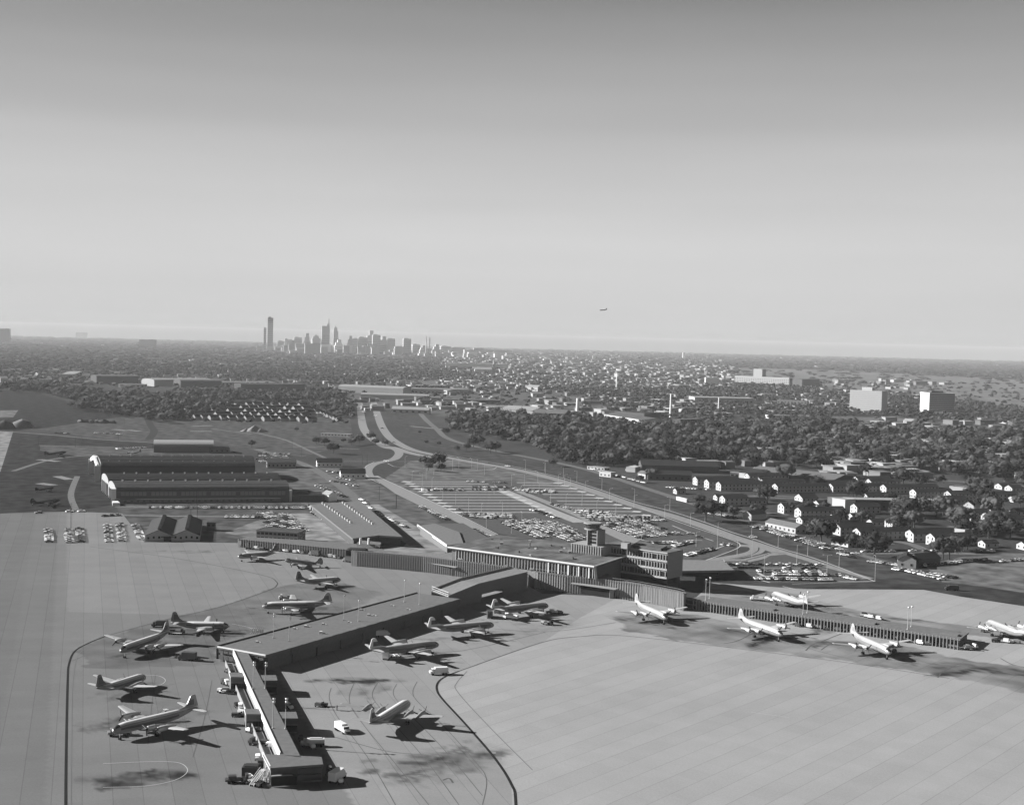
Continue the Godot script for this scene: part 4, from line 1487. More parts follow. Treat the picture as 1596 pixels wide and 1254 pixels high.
func build_terminal() -> void:
	var roofm := rough_mat("roof_gravel", 0.095, 0.16, 18.0)
	var roofd := rough_mat("roof_dark", 0.09, 0.55, 75.0)
	var conc := rough_mat("wall_concrete", 0.3, 0.1, 8.0)
	var pale := rough_mat("wall_pale", 0.2, 0.08, 8.0)
	var dim := rough_mat("wall_dim", 0.12, 0.15, 8.0)
	var white := mat(0.5, 0.7)
	var dark := mat(0.018, 0.6)
	var glass := mat(0.02, 0.12)
	var trim := mat(0.5, 0.6)
	# --- the hall
	var hall := thing("terminal_hall", "big flat-roofed terminal hall with a long glass front over the ribbed wall", "terminal building")
	var hp := [697.8, 851.4, 926.5, 881.8, 975, 866, 960, 855, 891, 846, 776, 833]
	var plan := poly([697.8, 851.4, 926.5, 881.8, 975, 866, 940, 857, 891, 846, 776, 833], 14.5)
	var wall := MB.new()
	var inner := PackedVector2Array()
	var c0 := Vector2.ZERO
	for p in plan:
		c0 += p / plan.size()
	for p in plan:
		inner.append(p + (c0 - p).normalized() * 2.2)
	wall.prism(inner, 0.0, 13.4, false)
	part(hall, "wall", wall, dim)
	var slab := MB.new()
	slab.prism(plan, 13.3, 14.4, true, true)
	part(hall, "roof", slab, roofd)
	var fas := MB.new()
	var fl := G(697.8, 851.4, 14.5)
	var fr := G(926.5, 881.8, 14.5)
	var fd := (fr - fl).normalized()
	var fn := fd.cross(Vector3.DOWN)      # towards the apron
	if fn.z < 0.0:
		fn = -fn
	var br := G(975, 866, 14.5)
	fas.bar(fl + fn * 0.15 - Vector3(0, 0.3, 0), fr + fn * 0.15 - Vector3(0, 0.3, 0), 0.3, 0.7)
	fas.bar(fr - Vector3(0, 0.2, 0), br - Vector3(0, 0.2, 0), 0.3, 0.5)
	part(hall, "fascia", fas, trim)
	# glass front, pane by pane, between mullions
	var L := fl.distance_to(fr)
	var n := 46
	var pane := MB.new()
	pane.box(Vector3(0, 2.45, 0), Vector3(L * 0.93 / n - 0.14, 4.9, 0.1))
	var pm := pane.into()
	var mul := MB.new()
	mul.box(Vector3(0, 2.55, 0.1), Vector3(0.16, 5.1, 0.35))
	var mm := mul.into()
	var yaw := atan2(-fd.z, fd.x)
	for i in n + 1:
		var p := fl + fd * (L * 0.055 + L * 0.93 * i / n) - fn * 0.9
		p.y = 8.2
		var q := part(hall, "mullion", mm, trim if i % 4 else white)
		q.position = p
		q.rotation.y = yaw
		if i < n:
			var g := part(hall, "pane", pm, glass)
			g.position = p + fd * (L * 0.93 * 0.5 / n)
			g.rotation.y = yaw
	for k in 5:
		var col := MB.new()
		col.box(Vector3(0, 2.6, 0.45), Vector3(0.6, 5.2, 0.5))
		var q := part(hall, "column", col, white)
		q.position = Vector3(fl.x, 8.2, fl.z) + fd * (L * (0.70 + 0.066 * k)) - fn * 0.9
		q.rotation.y = yaw
	var cheek := MB.new()
	var ck := fr - fn * 0.6
	cheek.bar(Vector3(ck.x, 14.0, ck.z), Vector3(ck.x + fd.x * 0.8, 8.0, ck.z + fd.z * 0.8), 1.6, 1.2)
	part(hall, "end_cheek", cheek, conc)
	for v in [[782, 848.5], [826, 845], [874, 861], [935, 861], [888, 862]]:
		var b := MB.new()
		b.box(Vector3(0, 0.6, 0), Vector3(1.6, 1.2, 1.4))
		part(hall, "roof_vent", b, conc).position = G(v[0], v[1], 14.4)
	var vr := RandomNumberGenerator.new()
	vr.seed = 12
	for k in 26:
		var q := Vector2(vr.randf_range(720, 950), vr.randf_range(838, 876))
		if not Geometry2D.is_point_in_polygon(flat(G(q.x, q.y, 14.4)), inner):
			continue
		var hb := MB.new()
		var hs := vr.randf_range(0.5, 1.5)
		hb.box(Vector3(0, hs * 0.35, 0), Vector3(hs * 1.3, hs * 0.7, hs))
		var ho := part(hall, "roof_hatch", hb, mat([0.1, 0.25, 0.05][k % 3], 0.8))
		ho.position = G(q.x, q.y, 14.4)
		ho.rotation.y = yaw
	for k in 7:
		var sm := MB.new()
		var s0 := fl.lerp(fr, 0.1 + 0.13 * k)
		sm.bar(Vector3(s0.x, 14.42, s0.z) - fn * 1.0, Vector3(s0.x, 14.42, s0.z) - fn * 27.0, 0.25, 0.06)
		part(hall, "roof_seam", sm, mat(0.05, 0.9))
	var pt := MB.new()
	pt.box(Vector3(0, 1.4, 0), Vector3(0.9, 2.8, 0.9))
	part(hall, "roof_stack", pt, trim).position = G(826, 852, 14.4)
	# --- terrace and ribbed wall
	var terr := thing("ribbed_wall_concourse", "curved pale ribbed ground-floor wall with a terrace on top below the hall", "concourse")
	var westtop := [548, 857.5, 604, 862, 660, 866.5, 720, 874, 790, 882.5, 808, 886]
	var easttop := [834, 890, 880, 896, 940, 902.5, 998, 910.5, 1030, 916, 1058, 921.5, 1068, 924.5]
	var tp := MB.new()
	tp.prism(poly([604, 862, 660, 866.5, 720, 874, 790, 882.5, 834, 890, 880, 896, 940, 902.5, 998, 910.5, 1030, 916, 1058, 921.5, 1068, 924.5, 1070, 923, 1058, 919.6, 1030, 914, 998, 908.4, 960, 902.6, 930, 880, 740, 855, 690, 862, 640, 860], 8.0), 0.0, 7.9)
	part(terr, "terrace", tp, rough_mat("terrace", 0.14, 0.2, 12.0))
	part(terr, "wall", wall_line(westtop, 8.1, 0.0, 0.5), pale)
	part(terr, "wall", wall_line(easttop, 8.1, 0.0, 0.5), pale)
	ribs(terr, westtop, 8.2, 0.0, 1.3, pale)
	ribs(terr, easttop, 8.2, 0.0, 1.3, pale)
	for d in [[666, 889.5, 706, 896.5, 650, 873, 725, 886], [906, 925, 951, 931.5, 895, 908.5, 967, 920]]:
		var a := G(d[0], d[1])
		var b := G(d[2], d[3])
		var dr := MB.new()
		var nn := (b - a).normalized().cross(Vector3.DOWN)
		if nn.z < 0.0:
			nn = -nn
		dr.bar(a + Vector3(0, 2.0, 0) + nn * 0.6, b + Vector3(0, 2.0, 0) + nn * 0.6, 1.0, 4.0)
		var po := part(terr, "doorway", dr, dark)
		var ca := MB.new()
		var e := (b - a).normalized()
		ca.bar(a - e * 4.0 + Vector3(0, 5.0, 0) + nn * 1.6, b + e * 4.5 + Vector3(0, 5.0, 0) + nn * 1.6, 3.4, 0.35)
		part(po, "canopy", ca, pale)
		var ja := MB.new()
		ja.bar(b + e * 1.2 + nn * 0.8, b + e * 1.2 + nn * 0.8 + Vector3(0, 4.6, 0), 1.4, 2.0)
		part(po, "side_wall", ja, pale)
	var rail := MB.new()
	for i in range(0, easttop.size() - 2, 2):
		rail.bar(G(easttop[i], easttop[i + 1], 8.2) + Vector3(0, 1.0, -1.2), G(easttop[i + 2], easttop[i + 3], 8.2) + Vector3(0, 1.0, -1.2), 0.12, 0.12)
	part(terr, "railing", rail, mat(0.2, 0.6))
	for s in [[719, 873.5], [757, 878], [793, 883], [832, 889]]:
		var st := MB.new()
		for k in 4:
			st.bar(Vector3(-2.0, 0.3 + k * 0.3, -0.7), Vector3(2.0, 0.3 + k * 0.3, -0.7), 0.1, 0.1)
			st.bar(Vector3(-2.0 + k * 1.33, 0, -0.7), Vector3(-2.0 + k * 1.33, 1.4, -0.7), 0.12, 0.12)
		st.box(Vector3(0, 0.5, 0), Vector3(3.6, 0.9, 0.9))
		part(terr, "stair_head", st, white).position = G(s[0], s[1], 8.0)
	# --- offices with the control tower
	var off := thing("office_wing", "four-storey office wing with finned windows joined to the right of the terminal hall", "office building")
	var o0 := G(938, 847.5, 18.8)
	var o1 := G(975, 853, 18.8)
	var o2 := G(1041, 862, 18.8)
	var od := (o2 - o1).normalized()
	var ob := Vector3(od.z, 0, -od.x)
	if ob.z > 0.0:
		ob = -ob
	var oo := o1 - od * 14.0
	var fp := PackedVector2Array([flat(oo), flat(o2), flat(o2 + ob * 15.0), flat(oo + ob * 15.0)])
	var body := MB.new()
	body.prism(fp, 5.8, 18.6, false)
	part(off, "wall", body, rough_mat("office_side", 0.22, 0.1, 6.0))
	var bs := MB.new()
	bs.prism(PackedVector2Array([flat(oo + ob * 1.5), flat(o2 + ob * 1.5 - od * 0.8), flat(o2 + ob * 14.0 - od * 0.8), flat(oo + ob * 14.0)]), 0.0, 5.8, false)
	part(off, "glass_ground_floor", bs, glass)
	var ro := MB.new()
	ro.prism(fp, 18.6, 18.9)
	part(off, "roof", ro, roofd)
	var on := -ob
	var oyaw := atan2(-od.z, od.x)
	var OL := o2.distance_to(oo)
	var band := MB.new()
	for s in 3:
		band.bar(oo + on * 0.06 + Vector3(0, 8.2 + s * 4.1 - 18.8, 0), o2 + on * 0.06 + Vector3(0, 8.2 + s * 4.1 - 18.8, 0), 0.12, 2.4)
	part(off, "window_band", band, glass)
	var fin := MB.new()
	fin.box(Vector3(0, 1.35, 0.3), Vector3(0.5, 3.0, 0.5))
	var fm := fin.into()
	var sill := MB.new()
	for s in 4:
		sill.bar(oo + on * 0.25 + Vector3(0, 6.5 + s * 4.1 - 18.8, 0), o2 + on * 0.25 + Vector3(0, 6.5 + s * 4.1 - 18.8, 0), 0.5, 0.9 if s < 3 else 0.5)
	part(off, "sill_band", sill, conc)
	for s in 3:
		for i in 24:
			if (i * 7 + s * 5) % 11 == 0:
				continue
			var q := part(off, "fin", fm, pale)
			q.position = oo + od * ((i + 0.5) * OL / 24) + Vector3(0, 6.85 + s * 4.1 - 18.8, 0)
			q.rotation.y = oyaw
	var ph := MB.new()
	ph.prism(poly([968, 846, 978, 847.5, 984, 845, 974, 843.5], 21.5), 18.9, 21.5)
	part(off, "stair_tower", ph, pale)
	var ph2 := MB.new()
	ph2.prism(poly([984, 849, 1030, 855, 1040, 850, 995, 843], 20.0), 18.9, 20.0)
	part(off, "plant_room", ph2, roofd)
	# podium of the tower
	var pod := thing("control_tower", "glass-cabbed control tower on a finned podium above the hall roof", "control tower")
	var t0 := G(890, 846, 19.0)
	var t1 := G(939, 852.5, 19.0)
	var td := (t1 - t0).normalized()
	var tb := Vector3(td.z, 0, -td.x)
	if tb.z > 0.0:
		tb = -tb
	var tyaw := atan2(-td.z, td.x)
	var TL := t0.distance_to(t1)
	var pb := MB.new()
	pb.prism(PackedVector2Array([flat(t0), flat(t1), flat(t1 + tb * 12.0), flat(t0 + tb * 12.0)]), 14.4, 19.0)
	part(pod, "podium", pb, rough_mat("office_side", 0.22, 0.1, 6.0))
	var pg := MB.new()
	pg.bar(t0 - tb * 0.05 + Vector3(0, -2.4, 0), t1 - tb * 0.05 + Vector3(0, -2.4, 0), 0.12, 2.6)
	part(pod, "window_band", pg, glass)
	var pf := MB.new()
	pf.box(Vector3(0, 2.2, 0.3), Vector3(0.6, 4.4, 0.4))
	var pfm := pf.into()
	for i in 13:
		var q := part(pod, "fin", pfm, pale)
		q.position = t0 + td * ((i + 0.5) * TL / 13) + Vector3(0, -4.5, 0)
		q.rotation.y = tyaw
	var s0 := t0 + td * (TL * 0.46)
	var s1 := t0 + td * (TL * 0.80)
	var sh := MB.new()
	var sp := PackedVector2Array([flat(s0 + tb * 1.0), flat(s1 + tb * 1.0), flat(s1 + tb * 8.5), flat(s0 + tb * 8.5)])
	sh.prism(sp, 19.0, 26.6)
	part(pod, "shaft", sh, rough_mat("office_side", 0.22, 0.1, 6.0))
	for r in 4:
		for c in 3:
			var w := MB.new()
			w.box(Vector3.ZERO, Vector3(1.1, 1.2, 0.12))
			var q := part(pod, "window", w, glass)
			q.position = s0.lerp(s1, 0.42 + 0.2 * c) + tb * 0.97 + Vector3(0, 1.6 + r * 1.75, 0)
			q.rotation.y = tyaw
	var edge := MB.new()
	edge.bar(s0 + tb * 0.8 + td * 0.9 + Vector3(0, 0.0, 0), s0 + tb * 0.8 + td * 0.9 + Vector3(0, 7.6, 0), 1.8, 0.5)
	part(pod, "pier", edge, pale)
	var cab0 := s0.lerp(s1, 0.28) + tb * 4.0
	var cb := MB.new()
	cb.tube(Vector3(cab0.x, 26.6, cab0.z), Vector3(cab0.x, 27.2, cab0.z), 4.2, 4.6, 8)
	cb.tube(Vector3(cab0.x, 29.7, cab0.z), Vector3(cab0.x, 30.2, cab0.z), 4.9, 4.7, 8)
	part(pod, "cab_deck", cb, mat(0.2, 0.6))
	var cg := MB.new()
	cg.tube(Vector3(cab0.x, 27.2, cab0.z), Vector3(cab0.x, 29.7, cab0.z), 3.4, 4.1, 8)
	part(pod, "cab_glass", cg, glass)
	var an := MB.new()
	for k in 3:
		an.tube(Vector3(cab0.x - 2 + k * 2, 30.2, cab0.z), Vector3(cab0.x - 2 + k * 2, 32.4, cab0.z), 0.08, 0.04, 5)
	part(pod, "antenna", an, mat(0.3, 0.5))
	# --- low canopies either side
	var can := thing("east_canopy", "low wide flat canopy over the drive to the right of the offices", "canopy")
	quad_block(can, "roof", [1058, 872, 1127, 873, 1145, 888, 1058, 889.5], 3.9, 5.0, rough_mat("canopy_roof", 0.14, 0.1, 14.0))
	quad_block(can, "wall", [1060, 877, 1110, 878, 1120, 885, 1062, 886], 0.0, 3.9, dark)
	quad_block(can, "walkway_roof", [1127, 870.5, 1158, 871, 1166, 874.5, 1130, 874.5], 3.4, 3.9, rough_mat("canopy_roof", 0.14, 0.1, 14.0))
	var bag := thing("baggage_wing", "low wedge-shaped flat roof with a white west eave joined to the hall's left end", "annex")
	quad_block(bag, "roof", [651, 819, 697, 850, 722, 846, 716, 829, 678, 815.5], 4.8, 6.0, rough_mat("roof_bag", 0.125, 0.12, 14.0))
	quad_block(bag, "wall", [655, 821, 697, 848, 718, 845, 712, 830, 680, 817], 0.0, 4.9, dim)
	quad_block(bag, "lower_roof", [679, 815.5, 722, 815, 762, 838, 724, 846], 0.0, 5.2, rough_mat("roof_low", 0.075, 0.12, 14.0))
	var ev := MB.new()
	ev.bar(G(650.5, 818.5, 5.7), G(696.5, 850.5, 5.7), 0.5, 1.3)
	part(bag, "eave", ev, white)
	# --- bridge to the west finger
	var bri := thing("covered_footbridge", "covered sloping footbridge from the ribbed wall down to the west finger", "footbridge")
	var H := 8.8
	var N0 := G(822, 891.5, H)
	var N1 := G(745, 910, H)
	var N2 := G(698, 929, 6.4)
	var F0 := G(798, 884.5, H)
	var F1 := G(716, 904, H)
	var F2 := G(673, 920.5, 6.4)
	var deck := MB.new()
	for q in [[N0, N1, F1, F0], [N1, N2, F2, F1]]:
		deck.quad(q[0], q[1], q[2], q[3], Vector3.UP)
		var dn := Vector3(0, -0.5, 0)
		deck.quad(q[0] + dn, q[1] + dn, q[2] + dn, q[3] + dn, Vector3.DOWN)
		deck.quad(q[0], q[1], q[1] + dn, q[0] + dn, Vector3(1, 0, 1))
		deck.quad(q[3], q[2], q[2] + dn, q[3] + dn, Vector3(-1, 0, -1))
	part(bri, "roof", deck, rough_mat("bridge_roof", 0.15, 0.12, 12.0))
	var sw := MB.new()
	var op0 := N0.lerp(N1, 0.86)
	var op1 := N0.lerp(N1, 0.24)
	for side in [[N0, N1, N2], [F0, F1, F2]]:
		var A: Vector3 = side[0]
		var B: Vector3 = side[1]
		var C: Vector3 = side[2]
		var far_side: bool = A == F0
		var lo := 3.6 if not far_side else 3.2
		var g0 := A.lerp(B, 0.5 if not far_side else 0.42)
		var g1 := A.lerp(B, 0.93 if not far_side else 0.9)
		for w in [[A, g0, 0.0], [g0, g1, lo], [g1, B, 0.0], [B, C, 0.0]]:
			var p: Vector3 = w[0]
			var r: Vector3 = w[1]
			var th := (r - p).normalized().cross(Vector3.UP) * 0.25
			var top0 := p.y - 0.5
			var top1 := r.y - 0.5
			for s in [-1.0, 1.0]:
				sw.quad(Vector3(p.x, w[2], p.z) + th * s, Vector3(r.x, w[2], r.z) + th * s, Vector3(r.x, top1, r.z) + th * s, Vector3(p.x, top0, p.z) + th * s, th * s)
			if w[2] > 0.0:
				sw.quad(Vector3(p.x, w[2], p.z) + th, Vector3(r.x, w[2], r.z) + th, Vector3(r.x, w[2], r.z) - th, Vector3(p.x, w[2], p.z) - th, Vector3.DOWN)
	part(bri, "side_wall", sw, rough_mat("bridge_wall", 0.13, 0.1, 8.0))
	var bedge := MB.new()
	bedge.bar(N0 + Vector3(0, 0.15, 0), N1 + Vector3(0, 0.15, 0), 0.4, 0.35)
	bedge.bar(N1 + Vector3(0, 0.15, 0), N2 + Vector3(0, 0.15, 0), 0.4, 0.35)
	bedge.bar(F0 + Vector3(0, 0.5, 0), F1 + Vector3(0, 0.5, 0), 0.2, 0.9)
	bedge.bar(F1 + Vector3(0, 0.5, 0), F2 + Vector3(0, 0.5, 0), 0.2, 0.9)
	part(bri, "parapet", bedge, pale)
	var sc := MB.new()
	var e0 := G(673, 921, 6.2)
	var e1 := G(699, 931, 6.2)
	for k in 9:
		var p := e0.lerp(e1, k / 8.0)
		sc.bar(p, p + Vector3(0, 2.3, 0), 0.18, 0.18)
		if k < 8:
			var q := e0.lerp(e1, (k + 1) / 8.0)
			for y in [0.4, 1.2, 2.2]:
				sc.bar(p + Vector3(0, y, 0), q + Vector3(0, y, 0), 0.14, 0.14)
	part(bri, "entrance_railing", sc, white)
	# --- west finger: the broad block
	var wf := thing("west_finger_block", "broad flat-roofed block of the west finger with roof vents and masts", "concourse")
	var wq := [339, 1007, 414, 1020.6, 717, 933, 650, 924]
	quad_block(wf, "roof", wq, 5.1, 6.0, rough_mat("finger_roof", 0.112, 0.12, 16.0))
	var wi := MB.new()
	var wpl := poly(wq, 6.0)
	var wc := (wpl[0] + wpl[1] + wpl[2] + wpl[3]) / 4.0
	var wp2 := PackedVector2Array()
	for p in wpl:
		wp2.append(p + (wc - p).normalized() * 1.2)
	wi.prism(wp2, 0.0, 5.1, false)
	part(wf, "wall", wi, rough_mat("finger_wall", 0.1, 0.15, 7.0))
	var a1 := G(414, 1020.6, 6.0)
	var a2 := G(717, 933, 6.0)
	var ad := (a2 - a1).normalized()
	var ar := Vector3(-ad.z, 0, ad.x)
	var up := MB.new()
	up.bar(a1 + ar * -0.1 + ad * 14.0 + Vector3(0, -1.3, 0), a2 + Vector3(0, -1.3, 0) + ar * -0.1, 0.4, 2.6)
	part(wf, "fascia", up, rough_mat("finger_wall", 0.1, 0.15, 7.0))
	var bl := a1.distance_to(a2)
	for k in 15:
		var d := MB.new()
		d.box(Vector3(0, 1.5, 0), Vector3(4.6, 3.0, 0.2))
		var q := part(wf, "bay_door", d, mat([0.02, 0.05, 0.03][k % 3], 0.6))
		q.position = Vector3(a1.x, 0.05, a1.z) + ad * (18.0 + k * (bl - 22.0) / 15.0) - ar * 0.72
		q.rotation.y = atan2(-ad.z, ad.x)
		if k % 2 == 0:
			var u := MB.new()
			u.box(Vector3(0, 1.7, 0), Vector3(0.8, 3.4, 1.2))
			var q2 := part(wf, "buttress", u, rough_mat("finger_wall", 0.1, 0.15, 7.0))
			q2.position = Vector3(a1.x, 0, a1.z) + ad * (15.0 + k * (bl - 22.0) / 15.0) - ar * 0.1
			q2.rotation.y = atan2(-ad.z, ad.x)
	var b0 := G(339, 1007, 6.0)
	var bd := (a1 - b0).normalized()
	var bn := Vector3(bd.z, 0, -bd.x)
	if bn.z < 0.0:
		bn = -bn
	var fas2 := MB.new()
	fas2.bar(b0 + bn * 0.1 - Vector3(0, 0.1, 0), a1 + bn * 0.1 - Vector3(0, 0.1, 0), 0.3, 0.5)
	part(wf, "fascia", fas2, white)
	var la := G(650, 924, 6.0)
	var pw := MB.new()
	pw.bar(b0 + Vector3(0, 0.15, 0), la + Vector3(0, 0.15, 0), 0.35, 0.5)
	part(wf, "parapet", pw, mat(0.03, 0.8))
	for r in 2:
		for c in 9:
			var w := MB.new()
			w.box(Vector3.ZERO, Vector3(2.1, 1.7, 0.16))
			var q := part(wf, "window", w, mat(0.07, 0.2))
			q.position = b0.lerp(a1, 0.05 + 0.105 * c) + Vector3(0, -1.55 - r * 2.4, 0) - bn * 0.55
			q.rotation.y = atan2(-bd.z, bd.x)
	for v in [[401, 985.5, 0.9], [458, 980, 0.6], [476, 977, 0.8], [500, 987, 0.9], [562, 951, 0.7], [574, 959, 0.7], [503, 973, 0.6], [610, 944, 0.5], [635, 950, 0.5], [543, 970, 0.5], [400, 1001, 0.6], [582, 959.5, 0.5]]:
		var b := MB.new()
		b.box(Vector3(0, v[2] * 0.5, 0), Vector3(v[2] * 1.3, v[2], v[2]))
		b.bar(Vector3(v[2] * 0.9, 0.2, 0), Vector3(v[2] * 2.4, 0.2, 0.4), 0.3, 0.3)
		part(wf, "roof_vent", b, trim).position = G(v[0], v[1], 6.02)
	var sg := MB.new()
	for k in 6:
		sg.bar(Vector3(-2.0 + k * 0.8, 0, 0), Vector3(-2.0 + k * 0.8, 2.2, 0), 0.14, 0.14)
		sg.box(Vector3(-2.0 + k * 0.8, 1.3, 0), Vector3(0.6, 1.4, 0.1))
	part(wf, "roof_sign_frame", sg, white).position = G(401, 988, 6.02)
	# --- the long pier and its lobbies
	var pier := thing("boarding_pier", "long narrow boarding pier with white-sided roof running to the gate block", "pier")
	quad_block(pier, "roof", [363.5, 1013, 386, 1016.5, 469, 1180, 437, 1176], 5.1, 5.5, rough_mat("finger_roof", 0.112, 0.12, 16.0))
	quad_block(pier, "wall", [367, 1016, 384, 1018, 467, 1181, 439, 1177], 0.0, 5.1, rough_mat("pier_wall", 0.2, 0.1, 7.0))
	var p0 := G(363.5, 1014, 5.5)
	var p1 := G(436.5, 1174, 5.5)
	var pd := (p1 - p0).normalized()
	var pl := pd.cross(Vector3.UP)
	if pl.x > 0.0:
		pl = -pl
	var wb := MB.new()
	wb.bar(p0 + Vector3(0, -0.6, 0), p1 + Vector3(0, -0.6, 0), 0.35, 1.9)
	part(pier, "white_side_board", wb, white)
	var wk := MB.new()
	wk.bar(p0 + pl * 1.6 + Vector3(0, -4.9, 0), p1 + pl * 1.6 + Vector3(0, -4.9, 0), 2.6, 0.9)
	part(pier, "walkway", wk, pale)
	var wr := MB.new()
	wr.bar(p0 + pl * 2.8 + Vector3(0, -3.9, 0), p1 + pl * 2.8 + Vector3(0, -3.9, 0), 0.2, 1.1)
	part(pier, "walkway_wall", wr, pale)
	var lob_roof := rough_mat("lobby_roof", 0.11, 0.12, 12.0)
	var lobs := [
		["left", [357.5, 1048, 384, 1048, 385, 1054.5, 359.5, 1054]], ["right", [404, 1052, 429.5, 1052, 432, 1059.5, 407.5, 1059.5]],
		["left", [381, 1104.5, 411, 1104.5, 412.5, 1112, 383.5, 1112]], ["right", [432.5, 1109.5, 461, 1109, 464, 1118.5, 438, 1118.5]],
	]
	for l in lobs:
		var lo := quad_block(pier, "gate_lobby", l[1], 0.0, 5.0, rough_mat("lobby_wall", 0.12, 0.1, 6.0))
		var q: Array = l[1]
		var rf := MB.new()
		rf.prism(poly([q[0] - 0.4, q[1] - 0.3, q[2] + 0.4, q[3] - 0.3, q[4] + 0.4, q[5] + 0.5, q[6] - 0.4, q[7] + 0.5], 5.25), 4.85, 5.25)
		part(lo, "roof", rf, lob_roof)
		var g0 := G(q[6], q[7], 5.0)
		var g1 := G(q[4], q[5], 5.0)
		var gd := (g1 - g0).normalized()
		for c in 6:
			for r in 2:
				var w := MB.new()
				w.box(Vector3.ZERO, Vector3(0.85, 1.9 if r == 1 else 1.3, 0.12))
				var wq2 := part(lo, "window", w, mat(0.09 if r == 0 else 0.015, 0.2))
				wq2.position = g0.lerp(g1, 0.1 + 0.16 * c) + Vector3(0, -1.1 if r == 0 else -3.3, 0.02)
				wq2.rotation.y = atan2(-gd.z, gd.x)
		var wb2 := MB.new()
		wb2.bar(G(q[0], q[1], 4.6), G(q[6], q[7], 4.6), 0.3, 1.2)
		part(lo, "white_side_board", wb2, white if l[0] == "left" else dim)
	var gb := thing("gate_block", "low gate block with glazed front at the near end of the pier", "gate building")
	var gq := [409.5, 1174.5, 501, 1179, 503.5, 1190.5, 421, 1196.5]
	quad_block(gb, "roof", gq, 4.9, 5.5, lob_roof)
	quad_block(gb, "wall", [411, 1177, 500, 1181, 502.5, 1190, 421.8, 1195], 0.0, 4.9, rough_mat("lobby_wall", 0.12, 0.1, 6.0))
	var q0 := G(421.5, 1196.2, 5.5)
	var q1 := G(503.5, 1190.5, 5.5)
	var qd := (q1 - q0).normalized()
	var qn := Vector3(-qd.z, 0, qd.x)
	if qn.z < 0.0:
		qn = -qn
	for c in 7:
		for r in 2:
			var w := MB.new()
			w.box(Vector3.ZERO, Vector3(0.95, 1.55, 0.14))
			var q := part(gb, "window", w, glass)
			q.position = q0.lerp(q1, 0.56 + 0.064 * c) + Vector3(0, -1.6 - r * 1.9, 0) - qn * 0.1
			q.rotation.y = atan2(-qd.z, qd.x)
	var bay := MB.new()
	bay.bar(q0.lerp(q1, 0.02) + Vector3(0, -3.8, 0) - qn * 0.2, q0.lerp(q1, 0.5) + Vector3(0, -3.8, 0) - qn * 0.2, 0.3, 2.6)
	part(gb, "dark_bay", bay, dark)
	var shelf := MB.new()
	shelf.bar(q0.lerp(q1, 0.02) + Vector3(0, -2.2, 0) + qn * 0.2, q0.lerp(q1, 0.42) + Vector3(0, -2.2, 0) + qn * 0.2, 0.9, 0.22)
	part(gb, "bay_canopy", shelf, pale)
	var sb := MB.new()
	sb.bar(G(409.5, 1174.5, 5.0), G(421, 1196.5, 5.0), 0.3, 1.2)
	part(gb, "white_side_board", sb, white)
	# --- north-west wing along the apron
	var nw := thing("north_wing", "long low wing with ribbed front left of the terminal wall", "concourse")
	quad_block(nw, "roof", [371, 840, 561, 858.5, 606, 862, 590, 851, 540, 846, 470, 841, 389, 836.5], 4.0, 4.6, rough_mat("nw_roof", 0.11, 0.14, 14.0))
	quad_block(nw, "wall", [373, 840.6, 561, 859, 600, 861, 588, 852, 540, 847, 389, 837.2], 0.0, 4.0, dim)
	part(nw, "front_wall", wall_line([371, 840, 561, 858.5], 4.4, 0.0, 0.4), pale)
	ribs(nw, [371, 840, 561, 858.5], 4.5, 0.0, 1.6, pale)
	var ann := thing("boiler_annex", "small annex with two white chimneys behind the north wing", "annex")
	quad_block(ann, "wall", [556, 846, 592, 849.5, 594, 845, 562, 841.5], 0.0, 6.5, dim)
	for c in [561.5, 574.5]:
		var ch := MB.new()
		ch.tube(G(c, 848, 6.5), G(c, 848, 6.5) + Vector3(0, 3.4, 0), 0.7, 0.6, 8)
		part(ann, "chimney", ch, white)
	# --- east finger
	var ef := thing("east_finger", "long low east finger with a ribbed front, roof as pale as the apron", "concourse")
	var fh := 4.0
	quad_block(ef, "roof", [1072, 934, 1497, 996, 1510.5, 985.5, 1095, 927.5], 3.4, fh, rough_mat("east_roof", 0.115, 0.12, 16.0))
	quad_block(ef, "wall", [1076, 934.5, 1495, 995.8, 1508, 986, 1095, 928.5], 0.0, 3.4, rough_mat("lobby_wall", 0.12, 0.1, 6.0))
	ribs(ef, [1080, 935, 1497, 996], fh + 0.4, 0.0, 1.45, rough_mat("rib_grey", 0.19, 0.1, 5.0), 0.5)
	var e2 := G(1080, 935, fh)
	var e3 := G(1497, 996, fh)
	var ed := (e3 - e2).normalized()
	var en := Vector3(-ed.z, 0, ed.x)
	if en.z < 0.0:
		en = -en
	var EL := e2.distance_to(e3)
	for k in 26:
		var w := MB.new()
		w.box(Vector3(0, 1.1, 0), Vector3(3.6, 2.2, 0.3))
		var q := part(ef, "bay_door", w, mat([0.02, 0.12, 0.03, 0.05][k % 4], 0.6))
		q.position = Vector3(e2.x, 0.05, e2.z) + ed * (4.0 + k * (EL - 6.0) / 26.0) + en * 0.32
		q.rotation.y = atan2(-ed.z, ed.x)
	for g in [[1072, 939.5, 1.0], [1190, 954.5, 1.0], [1346, 976.5, 1.0], [1474, 995, 1.0]]:
		var w := MB.new()
		w.box(Vector3(0, 2.3, 0), Vector3(7.0 * g[2], 4.6, 3.4))
		var q := part(ef, "gate_lobby", w, rough_mat("lobby_wall", 0.12, 0.1, 6.0))
		q.position = G(g[0] + 8, g[1] + 8) + en * 1.2
		q.rotation.y = atan2(-ed.z, ed.x)
		for r in 2:
			var s := MB.new()
			s.box(Vector3(0, 1.3 + r * 2.0, 1.74), Vector3(6.4, 1.4, 0.1))
			part(q, "window_band", s, dark)
	var bp := MB.new()
	bp.bar(G(1130, 955, 0.1), G(1155, 958, 0.1), 3.0, 2.2)
	part(ef, "ramp_shelter", bp, pale)

